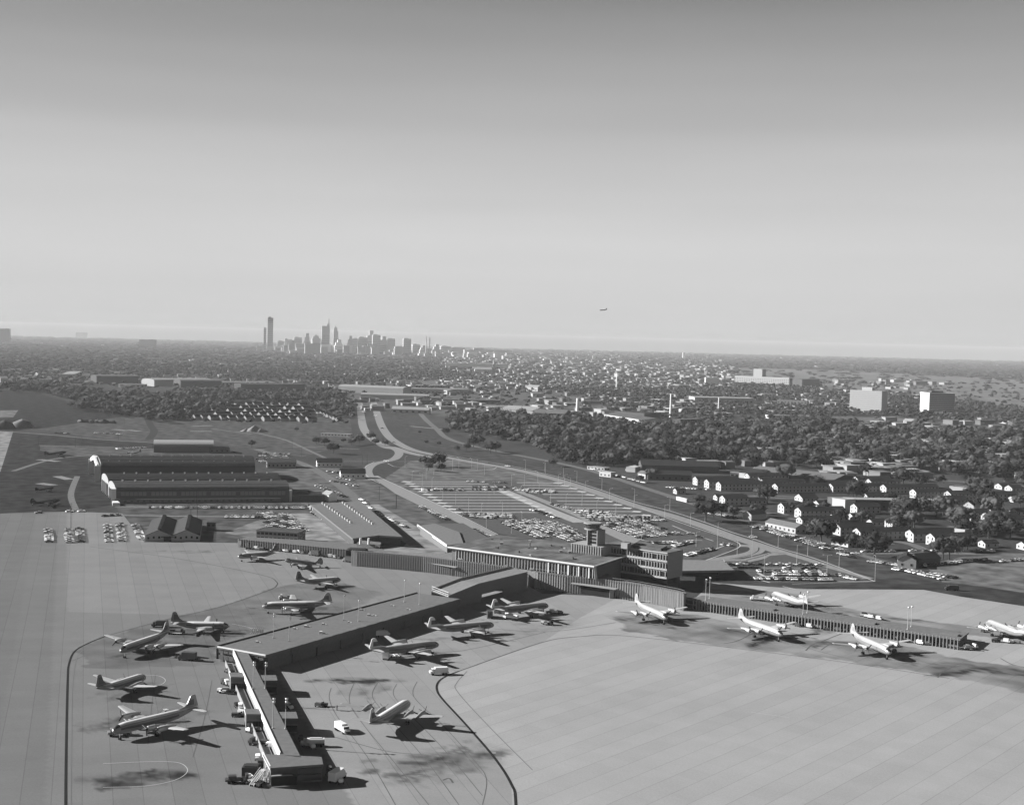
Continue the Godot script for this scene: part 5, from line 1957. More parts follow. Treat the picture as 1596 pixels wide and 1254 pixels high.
# one arched bay: z from z0 back by D, left end running back at a slant
func arch_bay(o: Node3D, z0: float, D: float, hh: float, rs: float, x1: float, slant: float, roofm: Material, gablem: Material, open_door := false) -> void:
	var r := MB.new()
	var w := MB.new()
	var e := MB.new()
	for i in 14:
		var p := PI * i / 14
		var q := PI * (i + 1) / 14
		var A := Vector2(z0 - D * 0.5 + cos(p) * D * 0.5, hh + sin(p) * rs)
		var B := Vector2(z0 - D * 0.5 + cos(q) * D * 0.5, hh + sin(q) * rs)
		var np := Vector3(0, sin(p) / rs, cos(p) / D * 2.0).normalized()
		var nq := Vector3(0, sin(q) / rs, cos(q) / D * 2.0).normalized()
		var xa := A.x * slant
		var xb := B.x * slant
		r.smooth(Vector3(xa, A.y, A.x), Vector3(x1, A.y, A.x), Vector3(x1, B.y, B.x), np, np, nq)
		r.smooth(Vector3(xa, A.y, A.x), Vector3(x1, B.y, B.x), Vector3(xb, B.y, B.x), np, nq, nq)
		var foot := 0.0
		if open_door and i > 0 and i < 13:
			foot = hh - 1.2
		w.quad(Vector3(xa - 0.1, foot, A.x), Vector3(xa - 0.1, A.y - 0.1, A.x), Vector3(xb - 0.1, B.y - 0.1, B.x), Vector3(xb - 0.1, foot, B.x), Vector3.LEFT)
		w.quad(Vector3(xa + 0.5, foot, A.x), Vector3(xa + 0.5, A.y - 0.1, A.x), Vector3(xb + 0.5, B.y - 0.1, B.x), Vector3(xb + 0.5, foot, B.x), Vector3.RIGHT)
		e.quad(Vector3(x1 + 0.1, 0, A.x), Vector3(x1 + 0.1, A.y - 0.1, A.x), Vector3(x1 + 0.1, B.y - 0.1, B.x), Vector3(x1 + 0.1, 0, B.x), Vector3.RIGHT)
		if i % 2 == 0:
			r.bar(Vector3(xa, A.y + 0.06, A.x), Vector3(x1, A.y + 0.06, A.x), 0.5, 0.14)
	part(o, "gable_wall", w, gablem)
	part(o, "end_wall", e, mat(0.2, 0.8))
	part(o, "roof", r, roofm)

func build_hangars() -> void:
	var dark := mat(0.02, 0.7)
	var white := mat(0.5, 0.8)
	var hroof := rough_mat("hangar_roof", 0.024, 0.25, 22.0, 0.7)
	var hroof2 := rough_mat("hangar_roof_paler", 0.045, 0.2, 22.0, 0.7)
	var hwall := rough_mat("hangar_wall", 0.07, 0.2, 9.0)
	# rear hangar
	var a := G(157, 750)
	var h1 := thing("arched_hangar", "rear dark arched hangar with a white open door frame at its left end", "hangar", a, deg_to_rad(13.5), "big arched hangars")
	var SL := 0.16
	arch_bay(h1, 0.0, 60.0, 11.5, 6.0, 121.0, SL, hroof, mat(0.24, 0.8), true)
	var fw1 := MB.new()
	fw1.box(Vector3(60.5, 5.75, -0.2), Vector3(121.0, 11.5, 0.4))
	fw1.box(Vector3(60.5, 5.75, -59.8), Vector3(121.0, 11.5, 0.4))
	part(h1, "side_wall", fw1, mat(0.04, 0.8))
	var fr := MB.new()
	for z in [-2.5, -57.5]:
		fr.bar(Vector3(z * SL - 2.6, 0, z), Vector3(z * SL - 2.6, 12.5, z), 3.4, 4.4)
	fr.bar(Vector3(-2.5 * SL - 2.6, 12.0, -2.5), Vector3(-30.0 * SL - 2.6, 16.6, -30.0), 1.6, 3.2)
	fr.bar(Vector3(-30.0 * SL - 2.6, 16.6, -30.0), Vector3(-57.5 * SL - 2.6, 12.0, -57.5), 1.6, 3.2)
	part(h1, "door_frame", fr, white)
	var dr := MB.new()
	dr.box(Vector3(22.0, 5.0, -29.0), Vector3(0.5, 10.0, 50.0))
	part(h1, "door", dr, dark)
	var ge := MB.new()
	ge.box(Vector3(119.0, 7.5, -28.0), Vector3(0.6, 4.0, 50.0))
	part(h1, "end_panel", ge, mat(0.3, 0.8))
	for r in 2:
		for k in 14:
			var v := MB.new()
			v.tube(Vector3.ZERO, Vector3(0, 1.3, 0), 0.5, 0.6, 8)
			part(h1, "roof_vent", v, mat(0.16, 0.6)).position = Vector3(5.0 + k * 8.3, 17.4 if r == 0 else 14.6, -29.0 if r == 0 else -9.0)
	# front double hangar
	var b := G(180, 783)
	var dir := 15.0
	var x := along(dir, 1.0)
	var back := along(dir + 90.0, 1.0)
	var h2 := thing("double_arched_hangar", "front twin-bay arched hangar with white gable ends and a strip of windows", "hangar", b, deg_to_rad(dir), "big arched hangars")
	var L := 121.0
	for bayn in 2:
		var z0 := -40.0 * bayn
		var D := 40.0
		var hh := 8.2 if bayn == 0 else 9.4
		var rs := 4.6
		arch_bay(h2, z0, D, hh, rs, L - 3.0 * bayn, SL, hroof2 if bayn == 0 else hroof, mat(0.24, 0.8))
		for k in 13:
			var v := MB.new()
			v.tube(Vector3.ZERO, Vector3(0, 1.2, 0), 0.5, 0.6, 8)
			part(h2, "roof_vent", v, mat(0.3, 0.6)).position = Vector3(4.0 + k * 8.8, hh + rs - 0.1, z0 - D * 0.5)
		for k in 5:
			var dp := MB.new()
			dp.box(Vector3((z0 - 5.5 - k * 7.2) * SL - 0.45, hh * 0.45, z0 - 5.5 - k * 7.2), Vector3(0.3, hh * 0.9, 6.6))
			part(h2, "door_leaf", dp, mat(0.6, 0.8) if k % 2 else white)
	var fw := MB.new()
	fw.box(Vector3(L * 0.5, 4.1, -0.2), Vector3(L, 8.2, 0.4))
	part(h2, "front_wall", fw, mat(0.1, 0.8))
	var lean := MB.new()
	lean.box(Vector3(L * 0.47, 1.5, 3.0), Vector3(L * 0.95, 3.0, 6.0))
	part(h2, "lean_to", lean, rough_mat("lean_to", 0.11, 0.2, 9.0))
	for k in 40:
		var wn := MB.new()
		wn.box(Vector3.ZERO, Vector3(2.5, 2.6, 0.2))
		part(h2, "window", wn, mat(0.12 if k % 7 else 0.06, 0.3)).position = Vector3(1.8 + k * (L - 3.0) / 40.0, 6.0, 0.12)
	for k in 26:
		var wn := MB.new()
		wn.box(Vector3.ZERO, Vector3(1.6, 1.3, 0.2))
		part(h2, "lean_to_window", wn, mat(0.03, 0.3)).position = Vector3(2.5 + k * 4.2, 1.7, 6.05)
	var pil := MB.new()
	pil.box(Vector3(-1.4, 5.0, 1.2), Vector3(3.2, 10.0, 3.6))
	pil.box(Vector3(L + 1.0, 4.2, -0.5), Vector3(1.6, 8.4, 4.0))
	part(h2, "corner_pylon", pil, white)
	var tr := MB.new()
	tr.prism(PackedVector2Array([Vector2(-2.2, 8.0), Vector2(1.6, 8.0), Vector2(3.4, 18.5), Vector2(-1.6, 18.5)]), 0.0, 2.2)
	part(h2, "door_rail_end", tr, white)
	# silver hangar behind
	var c := G(239, 705)
	house("silver_hangar", "small silver arched hangar with a pale roof behind the big ones", "hangar", c, c + along(13.5, 58.0), 30.0, 6.5, "barrel", rough_mat("silver_wall", 0.12, 0.15, 9.0), rough_mat("silver_roof", 0.22, 0.1, 16.0, 0.5), "", 4.8)
	var s2 := G(326, 706)
	house("hangar_annex", "small dark annex at the right end of the silver hangar", "annex", s2, s2 + along(13.5, 20.0), 14.0, 5.5, "flat", rough_mat("hangar_wall", 0.07, 0.2, 9.0), hroof, "", 2.0, [1, 4.0, 1.6, 1.6, 1.6, 3.0])
	# the twin-gabled shed
	var t := G(225.6, 843.5)
	var tg := thing("twin_gable_shed", "low twin-gabled shed with dark roof and white left wall at the apron edge", "shed", t, deg_to_rad(12.0))
	var tw := MB.new()
	var tr2 := MB.new()
	var sk := MB.new()
	for k in 2:
		var x0 := k * 15.4
		var pr := PackedVector2Array([Vector2(x0, 0), Vector2(x0 + 15.4, 0), Vector2(x0 + 15.4, 3.3), Vector2(x0 + 7.7, 6.4), Vector2(x0, 3.3)])
		tw.slab(pr, -62.0, 0.0)
		for s in [-1.0, 1.0]:
			var xa: float = x0 + 7.7 + s * 7.9
			for y in [0.05, 0.3]:
				tr2.quad(Vector3(xa, 3.2 + y, 0.6), Vector3(xa, 3.2 + y, -62.5), Vector3(x0 + 7.7, 6.45 + y, -62.5), Vector3(x0 + 7.7, 6.45 + y, 0.6), Vector3(0, 1 if y > 0.1 else -1, 0))
			tr2.quad(Vector3(xa, 3.25, 0.6), Vector3(xa, 3.5, 0.6), Vector3(x0 + 7.7, 6.75, 0.6), Vector3(x0 + 7.7, 6.5, 0.6), Vector3.BACK)
		for j in 11:
			sk.box(Vector3(x0 + 7.9, 7.0, -3.0 - j * 5.6), Vector3(2.0, 0.9, 2.4))
	part(tg, "wall", tw, rough_mat("shed_wall", 0.3, 0.12, 7.0))
	part(tg, "roof", tr2, rough_mat("shed_roof", 0.05, 0.2, 9.0))
	part(tg, "ridge_vent", sk, mat(0.035, 0.8), "", "stuff")
	var lw := MB.new()
	lw.box(Vector3(-0.12, 1.7, -31.0), Vector3(0.2, 3.3, 61.0))
	part(tg, "side_boarding", lw, mat(0.7, 0.8))
	for k in 10:
		var wn := MB.new()
		wn.box(Vector3.ZERO, Vector3(1.1, 1.2, 0.16))
		part(tg, "window", wn, dark).position = Vector3(1.8 + k * 3.05, 2.3 if k % 3 else 1.9, 0.05)
	var dd := MB.new()
	dd.box(Vector3(12.6, 1.2, 0.05), Vector3(4.2, 2.4, 0.18))
	dd.box(Vector3(12.6, 2.7, 0.9), Vector3(7.4, 0.2, 1.8))
	part(tg, "doorway", dd, dark)
	# cargo building
	var cg := thing("cargo_building", "big flat-roofed freight building with two rows of roof ventilators", "freight building")
	quad_block(cg, "roof", [483, 786, 561, 780.5, 627, 836, 590, 834, 549.5, 839], 5.2, 6.2, rough_mat("cargo_roof", 0.115, 0.1, 20.0))
	quad_block(cg, "wall", [487, 787.5, 560, 782.5, 624, 835.5, 590, 833.5, 551, 838], 0.0, 5.2, rough_mat("hangar_wall", 0.07, 0.2, 9.0))
	for r in [[503, 785.5, 546, 815, 12], [534.5, 784.5, 580, 817, 13]]:
		for k in r[4]:
			var v := MB.new()
			v.tube(Vector3.ZERO, Vector3(0, 1.1, 0), 0.55, 0.8, 8)
			v.tube(Vector3(0, 1.1, 0), Vector3(0, 1.5, 0), 0.9, 0.2, 8)
			part(cg, "roof_ventilator", v, mat(0.5, 0.5)).position = G(lerpf(r[0], r[2], k / (r[4] - 1.0)), lerpf(r[1], r[3], k / (r[4] - 1.0)), 6.2)
	for k in 17:
		var u := MB.new()
		u.box(Vector3(0, 1.2, 0), Vector3(2.2, 2.4, 1.6))
		var q := part(cg, "loading_bay", u, mat(0.6 if k % 3 else 0.12, 0.8))
		q.position = G(lerpf(485, 549, k / 16.0), lerpf(790.5, 842, k / 16.0)) + Vector3(-1.6, 0, 0)
		q.rotation.y = deg_to_rad(18.0)
	# small buildings round the hangars
	var bb := G(416, 729)
	house("pale_gable_store", "long low grey store with white gable behind the hangars, left of the dark pair", "store", bb, bb + along(13.0, 26.0), 15.0, 5.2, "gable", rough_mat("store_wall", 0.2, 0.1, 8.0), rough_mat("shed_roof", 0.05, 0.2, 9.0), "", 3.0, [1, 3.6, 1.4, 1.3, 1.6, 3.0])
	bb = G(494, 727.5)
	house("dark_roof_barrack", "dark-roofed barn with white left gable beside the loop road, upper of two", "barn", bb, bb + along(13.0, 23.0), 11.0, 4.2, "gable", mat(0.6, 0.8), rough_mat("barrack_roof", 0.025, 0.3, 6.0), "dark barns by the loop road", 3.4, [1, 3.6, 1.2, 1.2, 1.4, 3.0])
	bb = G(531, 745.5)
	house("dark_roof_barrack", "dark-roofed barn with white left gable at the loop road bend, lower of two", "barn", bb, bb + along(13.0, 21.0), 11.0, 4.4, "gable", mat(0.6, 0.8), rough_mat("barrack_roof", 0.025, 0.3, 6.0), "dark barns by the loop road", 3.6, [1, 3.6, 1.2, 1.2, 1.4, 3.0])
	bb = G(502, 779)
	house("white_gable_hut", "small hut with a bright white sloping end beside the freight building", "hut", bb, bb + along(-50.0, 9.0), 7.0, 4.6, "gable", mat(0.78, 0.8), mat(0.2, 0.8), "", 2.4)
	bb = G(399, 842)
	house("ramp_office", "two-part ramp office with a glazed upper floor behind the north wing", "office", bb, bb + along(-12.0, 26.0), 12.0, 6.0, "flat", rough_mat("store_wall", 0.2, 0.1, 8.0), rough_mat("shed_roof", 0.05, 0.2, 9.0), "", 2.0, [2, 2.6, 1.9, 1.3, 1.2, 2.6])
	bb = G(322, 827)
	house("dark_kiosk", "small dark square hut on posts right of the twin-gabled shed", "hut", bb, bb + along(9.0, 5.0), 5.0, 4.8, "flat", mat(0.05, 0.8), mat(0.05, 0.8), "", 2.0, [1, 2.4, 1.6, 1.2, 2.8, 3.0])
	bb = G(447, 768)
	house("side_annex", "low dark annex at the right end of the twin-bay hangar", "annex", G(456, 782), G(456, 782) + along(15.0, 23.0), 20.0, 4.5, "flat", rough_mat("hangar_wall", 0.07, 0.2, 9.0), hroof, "", 2.0)
	var mound := MB.new()
	for m in [[Vector3.ZERO, 13.0, 7.5], [Vector3(9, 0, 4), 9.0, 4.0], [Vector3(-10, 0, 2), 8.0, 3.2]]:
		mound.tube(m[0], m[0] + Vector3(0, m[2], 0), m[1], 0.5, 14, false)
	var mo := solo("gravel_mound", mound, rough_mat("gravel_pile", 0.2, 0.2, 14.0), "conical pale gravel mound in the field behind the hangars", "mound")
	mo.position = G(397, 672)
	var spoil := MB.new()
	for k in 7:
		spoil.tube(Vector3(-22 + k * 7, 0, rng.randf_range(-4, 4)), Vector3(-20 + k * 7, rng.randf_range(2.5, 5.0), 0), rng.randf_range(5, 8), 1.0, 9, false)
	mo = solo("spoil_heap", spoil, rough_mat("spoil", 0.07, 0.3, 14.0), "long dark heap of spoil in the field left of the ditch", "spoil heap")
	mo.position = G(152, 659)
	# revetments at the far left
	for q in [[8, 668, "darker"], [36, 666, "paler"]]:
		var rv := MB.new()
		rv.tube(Vector3.ZERO, Vector3(3.0, 9.0, 0), 16.0, 5.0, 10)
		mo = solo("earth_bank", rv, rough_mat("bank%s" % q[2], 0.045 if q[2] == "darker" else 0.11, 0.25, 14.0), "%s earth bank in the field at the far west edge" % q[2], "earth bank")
		mo.position = G(q[0], q[1])

func build_planes() -> void:
	var alu := mat(0.36, 0.38, 0.2)
	var alud := mat(0.17, 0.42, 0.2)
	var bright := mat(0.2, 0.4, 0.2)
	var white := mat(0.5, 0.4)
	var midg := mat(0.16, 0.5)
	var darkp := mat(0.03, 0.4)
	var grp := "airliners parked on the aprons"
	# prototypes, then copies under their own labels
	var banded := airliner("four", 3, white, alud, darkp, alud, darkp, alu, "four-engined airliner with dark fin band, nose to the taxiway, lowest left of the pier")
	banded.position = W(-107.0, 393.9)
	banded.rotation.y = deg_to_rad(229.0)
	var o := copy(banded, W(-137.7, 493.5), deg_to_rad(249.0), "four-engined airliner with dark fin band at the bend of the dark edge line")
	o = copy(banded, W(-93.2, 569.5), deg_to_rad(192.0), "four-engined airliner with dark fin band standing broadside beyond the west finger roof")
	var pale := airliner("four", 3, alu, midg, darkp, mat(0.45, 0.5), darkp, alu, "pale-finned four-engined airliner beside the west finger, nearest the pier")
	pale.position = W(-37.2, 496.1)
	pale.rotation.y = deg_to_rad(34.0)
	o = copy(pale, W(-17.1, 534.7), deg_to_rad(28.0), "pale-finned four-engined airliner beside the west finger, between two like it")
	o = copy(pale, W(7.2, 575.9), deg_to_rad(33.0), "pale-finned four-engined airliner beside the west finger, next to the footbridge")
	var odd := airliner("four", 4, white, bright, mat(0.12, 0.4), alu, darkp, mat(0.24, 0.4, 0.2), "four-engined airliner with four-bladed propellers standing alone right of the pier")
	odd.position = W(-35.4, 408.8)
	odd.rotation.y = deg_to_rad(71.0)
	var silver := airliner("four", 3, mat(0.3, 0.4), bright, mat(0.12, 0.4), mat(0.24, 0.45), bright, alu, "shining silver four-engined airliner below the ribbed wall, west of the others at the east finger")
	silver.position = W(64.1, 574.9)
	silver.rotation.y = deg_to_rad(292.0)
	o = copy(silver, W(107.5, 547.4), deg_to_rad(297.0), "shining silver four-engined airliner at the middle of the east finger front")
	o = copy(silver, W(146.7, 521.5), deg_to_rad(286.0), "shining silver four-engined airliner at the outer end of the east finger front")
	o = copy(silver, W(131.6, 611.9), deg_to_rad(110.0), "silver four-engined airliner behind the east finger with its tail to the finger")
	o = copy(silver, W(213.2, 557.7), deg_to_rad(102.0), "silver four-engined airliner beyond the outer end of the east finger, cut by the picture edge")
	var twin := airliner("twin", 3, white, midg, darkp, mat(0.1, 0.5), darkp, alu, "twin-engined airliner with dark fin left of the pier, above the four-engined one")
	twin.position = W(-128.5, 437.9)
	twin.rotation.y = deg_to_rad(63.0)
	o = copy(twin, W(-123.1, 528.1), deg_to_rad(4.0), "twin-engined airliner with dark fin standing broadside left of the west finger block")
	o = copy(twin, W(-90.4, 630.6), deg_to_rad(30.0), "twin-engined airliner with dark fin on the open apron below the north wing")
	o = copy(twin, W(-135.0, 700.0), deg_to_rad(214.0), "twin-engined airliner nosing left near the left end of the north wing")
	var tail := airliner("tail", 3, midg, mat(0.12, 0.5), mat(0.08, 0.5), mat(0.15, 0.5), mat(0.1, 0.5), midg, "grey tailwheel airliner parked among carts in front of the north wing")
	tail.position = W(-107.3, 681.4)
	tail.rotation.y = deg_to_rad(195.0)
	var drab := airliner("tail", 3, mat(0.035, 0.6), mat(0.03, 0.6), darkp, mat(0.03, 0.6), darkp, mat(0.035, 0.6), "dark tailwheel aeroplane alone on the far field left of the silver hangar")
	drab.position = G(87, 711)
	drab.rotation.y = deg_to_rad(20.0)
	o = copy(drab, G(72, 788), deg_to_rad(10.0), "dark tailwheel aeroplane on the worn ground left of the twin-bay hangar, lower one")
	o = copy(drab, G(70, 766), deg_to_rad(35.0), "dark tailwheel aeroplane on the worn ground left of the twin-bay hangar, upper one")
	o.scale = Vector3.ONE * 0.7
	var wf := copy(twin, G(207, 708), deg_to_rad(200.0), "small light aeroplane in front of the silver hangar door")
	wf.scale = Vector3.ONE * 0.6
	# the one in the air
	var D := 2300.0
	var f := airliner("twin", 3, mat(0.06, 0.5), mat(0.05, 0.5), darkp, mat(0.06, 0.5), darkp, mat(0.06, 0.5), "small dark aeroplane in flight above the horizon", "")
	f.remove_meta("group")
	f.name = "flying_airliner"
	f.scale = Vector3.ONE * 0.56
	f.position = W((936.0 - 798.0) / LENS * D, D, EYE + D * (yh(936.0) - 484.5) / LENS)
	f.rotation = Vector3(0, deg_to_rad(186.0), deg_to_rad(-4.0))
	for gear in ["main_gear", "main_gear2", "nose_gear"]:
		if f.has_node(gear):
			var gn := f.get_node(gear)
			f.remove_child(gn)
			gn.free()

func build_apron_life() -> void:
	var white := mat(0.55, 0.4)
	var pale := mat(0.4, 0.45)
	var dark := mat(0.03, 0.5)
	var mid := mat(0.15, 0.5)
	truck("white service van alone on the concrete right of the pier", G(533, 1140), deg_to_rad(-55.0), "van", white, white)
	truck("white service van on the dark edge line right of the pale-finned airliners", G(684, 1051), deg_to_rad(195.0), "van", white, white)
	truck("long white tank truck in the shade right of the pier", G(487, 1163), deg_to_rad(186.0), "tank", white, pale)
	truck("white truck at the right corner of the gate block", G(526, 1216), deg_to_rad(70.0), "box", white, white)
	truck("pale fuel truck by the ribbed wall at the end of the north wing", G(605, 882), deg_to_rad(170.0), "tank", white, pale)
	truck("white fuel truck under the wing of the airliner next to the footbridge", G(796, 966), deg_to_rad(150.0), "tank", white, white)
	truck("pale truck behind the tail of the airliner nearest the pier", G(594, 992), deg_to_rad(20.0), "van", white, white)
	truck("white box truck under the nearest pale-finned airliner's wing", G(604, 1026), deg_to_rad(80.0), "box", white, white)
	truck("dark flatbed truck left of the gate block", G(371, 1219), deg_to_rad(15.0), "bed", dark, dark)
	truck("dark flatbed truck beside the pier's left walkway above the gate block", G(404, 1162), deg_to_rad(160.0), "bed", dark, dark)
	truck("dark box truck in the open left of the west finger block", G(291, 1029), deg_to_rad(170.0), "box", dark, dark)
	truck("dark service truck at the outer corner of the east finger", G(1512, 1012), deg_to_rad(20.0), "bed", pale, white)
	truck("dark truck standing on the taxi road behind the east finger", G(1484, 920), deg_to_rad(175.0), "van", dark, dark)
	truck("pale truck in front of the silver airliner behind the east finger", G(1181, 936), deg_to_rad(160.0), "bed", pale, white)
	truck("dark truck under the nose of the airliner by the gate block", G(186, 1146), deg_to_rad(200.0), "bed", pale, mid)
	truck("dark service truck left of the airliner at the bend of the edge line", G(249, 977), deg_to_rad(190.0), "van", dark, dark)
	truck("dark truck right of the tail of the airliner at the bend of the edge line", G(274, 988), deg_to_rad(5.0), "bed", dark, dark)
	truck("dark truck behind the airliner next to the footbridge", G(763, 962), deg_to_rad(95.0), "box", dark, dark)
	truck("pale truck beyond the wing of the broadside airliner near the west finger", G(446, 934), deg_to_rad(185.0), "bed", mid, pale)
	truck("dark van among the carts at the left end of the north wing", G(382, 853), deg_to_rad(150.0), "box", dark, dark)
	truck("dark hooded truck in front of the north wing's right half", G(490, 866), deg_to_rad(150.0), "box", dark, mid)
	truck("dark box truck by the big dark tarpaulin stack at the wing's end", G(543, 876), deg_to_rad(150.0), "box", dark, mid)
	var st := [
		[250, 1124, 55, 0.03, "passenger stairs at the door of the dark-banded airliner lowest left of the pier"], [464, 950, 100, 0.04, "dark passenger stairs at the broadside airliner near the west finger"],
		[617, 1022, 120, 0.6, "pale passenger stairs below the airliner nearest the pier"], [1228, 942, 110, 0.03, "dark passenger stairs at the silver airliner behind the east finger"],
		[1565, 992, 100, 0.03, "dark passenger stairs at the airliner cut by the picture edge"], [415, 1216, 80, 0.6, "pale passenger stairs at the left end of the gate block"],
		[402, 1222, 60, 0.55, "second pale passenger stairs just left of the gate block"],
	]
	for s in st:
		air_stairs(s[4], G(s[0], s[1]), deg_to_rad(s[2]), s[3])
	var cw := ["brown-dark", "pale", "grey", "black", "white"]
	var ct := [0.06, 0.45, 0.2, 0.02, 0.75]
	var runs := [
		[383, 1217, 400, 1224, 6, "the huddle left of the gate block"], [346, 1079, 366, 1081, 6, "the row below the upper left gate lobby"], [352, 1042, 360, 1055, 3, "the group beside the upper left gate lobby"],
		[370, 1116, 381, 1117, 3, "the pair by the lower left gate lobby"], [408, 1165, 424, 1167, 4, "the group at the pier's lower walkway"], [404, 1182, 410, 1196, 3, "the group at the gate block's left wall"],
		[1342, 960, 1374, 966, 9, "the train parked behind the east finger"], [855, 956, 876, 956, 6, "the row right of the airliner next to the footbridge"], [847, 971, 860, 975, 3, "the short train on the concrete below that row"],
		[957, 930, 985, 936, 7, "the row at the ribbed wall's foot"], [1090, 949, 1118, 953, 6, "the row at the first gate of the east finger"], [1140, 957, 1175, 962, 6, "the row between the first two silver airliners"],
		[1240, 975, 1310, 984, 8, "the east finger row between silver airliners"], [1408, 1000, 1470, 1008, 6, "the row at the east finger's outer end"], [430, 858, 480, 864, 12, "the long row in front of the north wing"],
		[505, 868, 532, 871, 7, "the row right of the tailwheel airliner"], [385, 856, 420, 858, 7, "the row near the left end of the north wing"], [1545, 1000, 1590, 1004, 5, "the group under the airliner cut by the picture edge"],
		[775, 956, 800, 960, 4, "the group under the airliner next to the footbridge"], [620, 1018, 660, 1020, 4, "the group under the airliner nearest the pier"], [1530, 985, 1550, 978, 4, "the group at the picture-edge airliner's nose"],
		[300, 1024, 306, 1030, 2, "the pair left of the west finger block"], [343, 1018, 358, 1020, 3, "the group at the west finger block's end wall"], [500, 1100, 506, 1101, 2, "the pair right of the lower right gate lobby"],
		[350, 1064, 364, 1074, 7, "the crowd below the upper left gate lobby"], [384, 1140, 404, 1144, 4, "the row at the lower left gate lobby's foot"], [368, 1100, 380, 1108, 4, "the group left of the lower left gate lobby"], [434, 1034, 560, 996, 9, "the shaded row along the west finger, near part"], [580, 990, 700, 955, 8, "the shaded row along the west finger, far part"], [470, 1150, 492, 1170, 4, "the shaded group right of the pier"], [446, 1100, 452, 1106, 2, "the shaded pair by the upper right gate lobby"], [510, 1200, 530, 1224, 4, "the group at the gate block's right end"],
		[1395, 1016, 1400, 1018, 1, "the spot under the nose of the outermost silver airliner"], [1180, 985, 1190, 988, 2, "the spot under the middle silver airliner"],
	]
	for r in runs:
		for k in r[4]:
			var t: float = (k + 0.5) / r[4]
			var p := G(lerpf(r[0], r[2], t), lerpf(r[1], r[3], t)) + Vector3(rng.randf_range(-0.8, 0.8), 0, rng.randf_range(-1.2, 1.2))
			var a := G(r[0], r[1])
			var b := G(r[2], r[3])
			var yaw := atan2(-(b - a).z, (b - a).x) + rng.randf_range(-0.4, 0.4)
			var tone: int = (k * 3 + int(r[0])) % 5
			if k % 4 == 1:
				tug("%s tractor, %s in %s" % [cw[tone], nth(k), r[5]], p, yaw, ct[tone])
			else:
				cart("%s-loaded cart, %s in %s" % [cw[tone], nth(k), r[5]], p, yaw, ct[tone], 0.7 + 0.3 * (k % 3))
	for s in [[349, 1025, 5.0, 4.4, "left one of two dark crates-on-stillage stacks at the west finger block"], [362, 1026, 5.5, 4.4, "right one of two dark crates-on-stillage stacks at the west finger block"], [556, 873, 11.0, 6.5, "big dark tarpaulin-covered stack at the right end of the north wing"], [391, 1208, 4.5, 3.0, "dark covered stack left of the gate block"]]:
		var b := MB.new()
		b.box(Vector3(0, s[3] * 0.45, 0), Vector3(s[2], s[3] * 0.9, s[2] * 0.8))
		b.box(Vector3(0.2, s[3] * 0.93, 0), Vector3(s[2] * 0.8, s[3] * 0.14, s[2] * 0.6))
		var o := solo("covered_stack", b, mat(0.035, 0.9), s[4], "cargo stack", "covered stacks on the apron")
		o.position = G(s[0], s[1])
	# people on foot, a few pixels tall
	for s in [[525, 1107, "person in dark clothes walking on the concrete left of the lone airliner"], [547, 872, "person in dark clothes standing below the north wing"]]:
		solo("person", person_mesh(), mat(0.03, 0.9), s[2], "person").position = G(s[0], s[1])

func person_mesh() -> MB:
	# one closed figure lofted from the shoes up, then the head
	var b := MB.new()
	for s in [-1.0, 1.0]:
		b.tube(Vector3(0.1 * s, 0.0, 0.1 * s), Vector3(0.02 * s, 0.88, 0.09 * s), 0.075, 0.11, 8)
		b.tube(Vector3(0, 1.45, 0.2 * s), Vector3(0.08 * s, 0.82, 0.28 * s), 0.06, 0.045, 8)
	b.tube(Vector3(0, 0.84, 0), Vector3(0, 1.2, 0), 0.17, 0.18, 10)
	b.tube(Vector3(0, 1.2, 0), Vector3(0, 1.5, 0), 0.18, 0.16, 10)
	b.tube(Vector3(0, 1.48, 0), Vector3(0, 1.6, 0), 0.06, 0.06, 8)
	b.tube(Vector3(0, 1.56, 0), Vector3(0, 1.7, 0), 0.08, 0.105, 10)
	b.tube(Vector3(0, 1.7, 0), Vector3(0, 1.82, 0), 0.105, 0.05, 10)
	return b

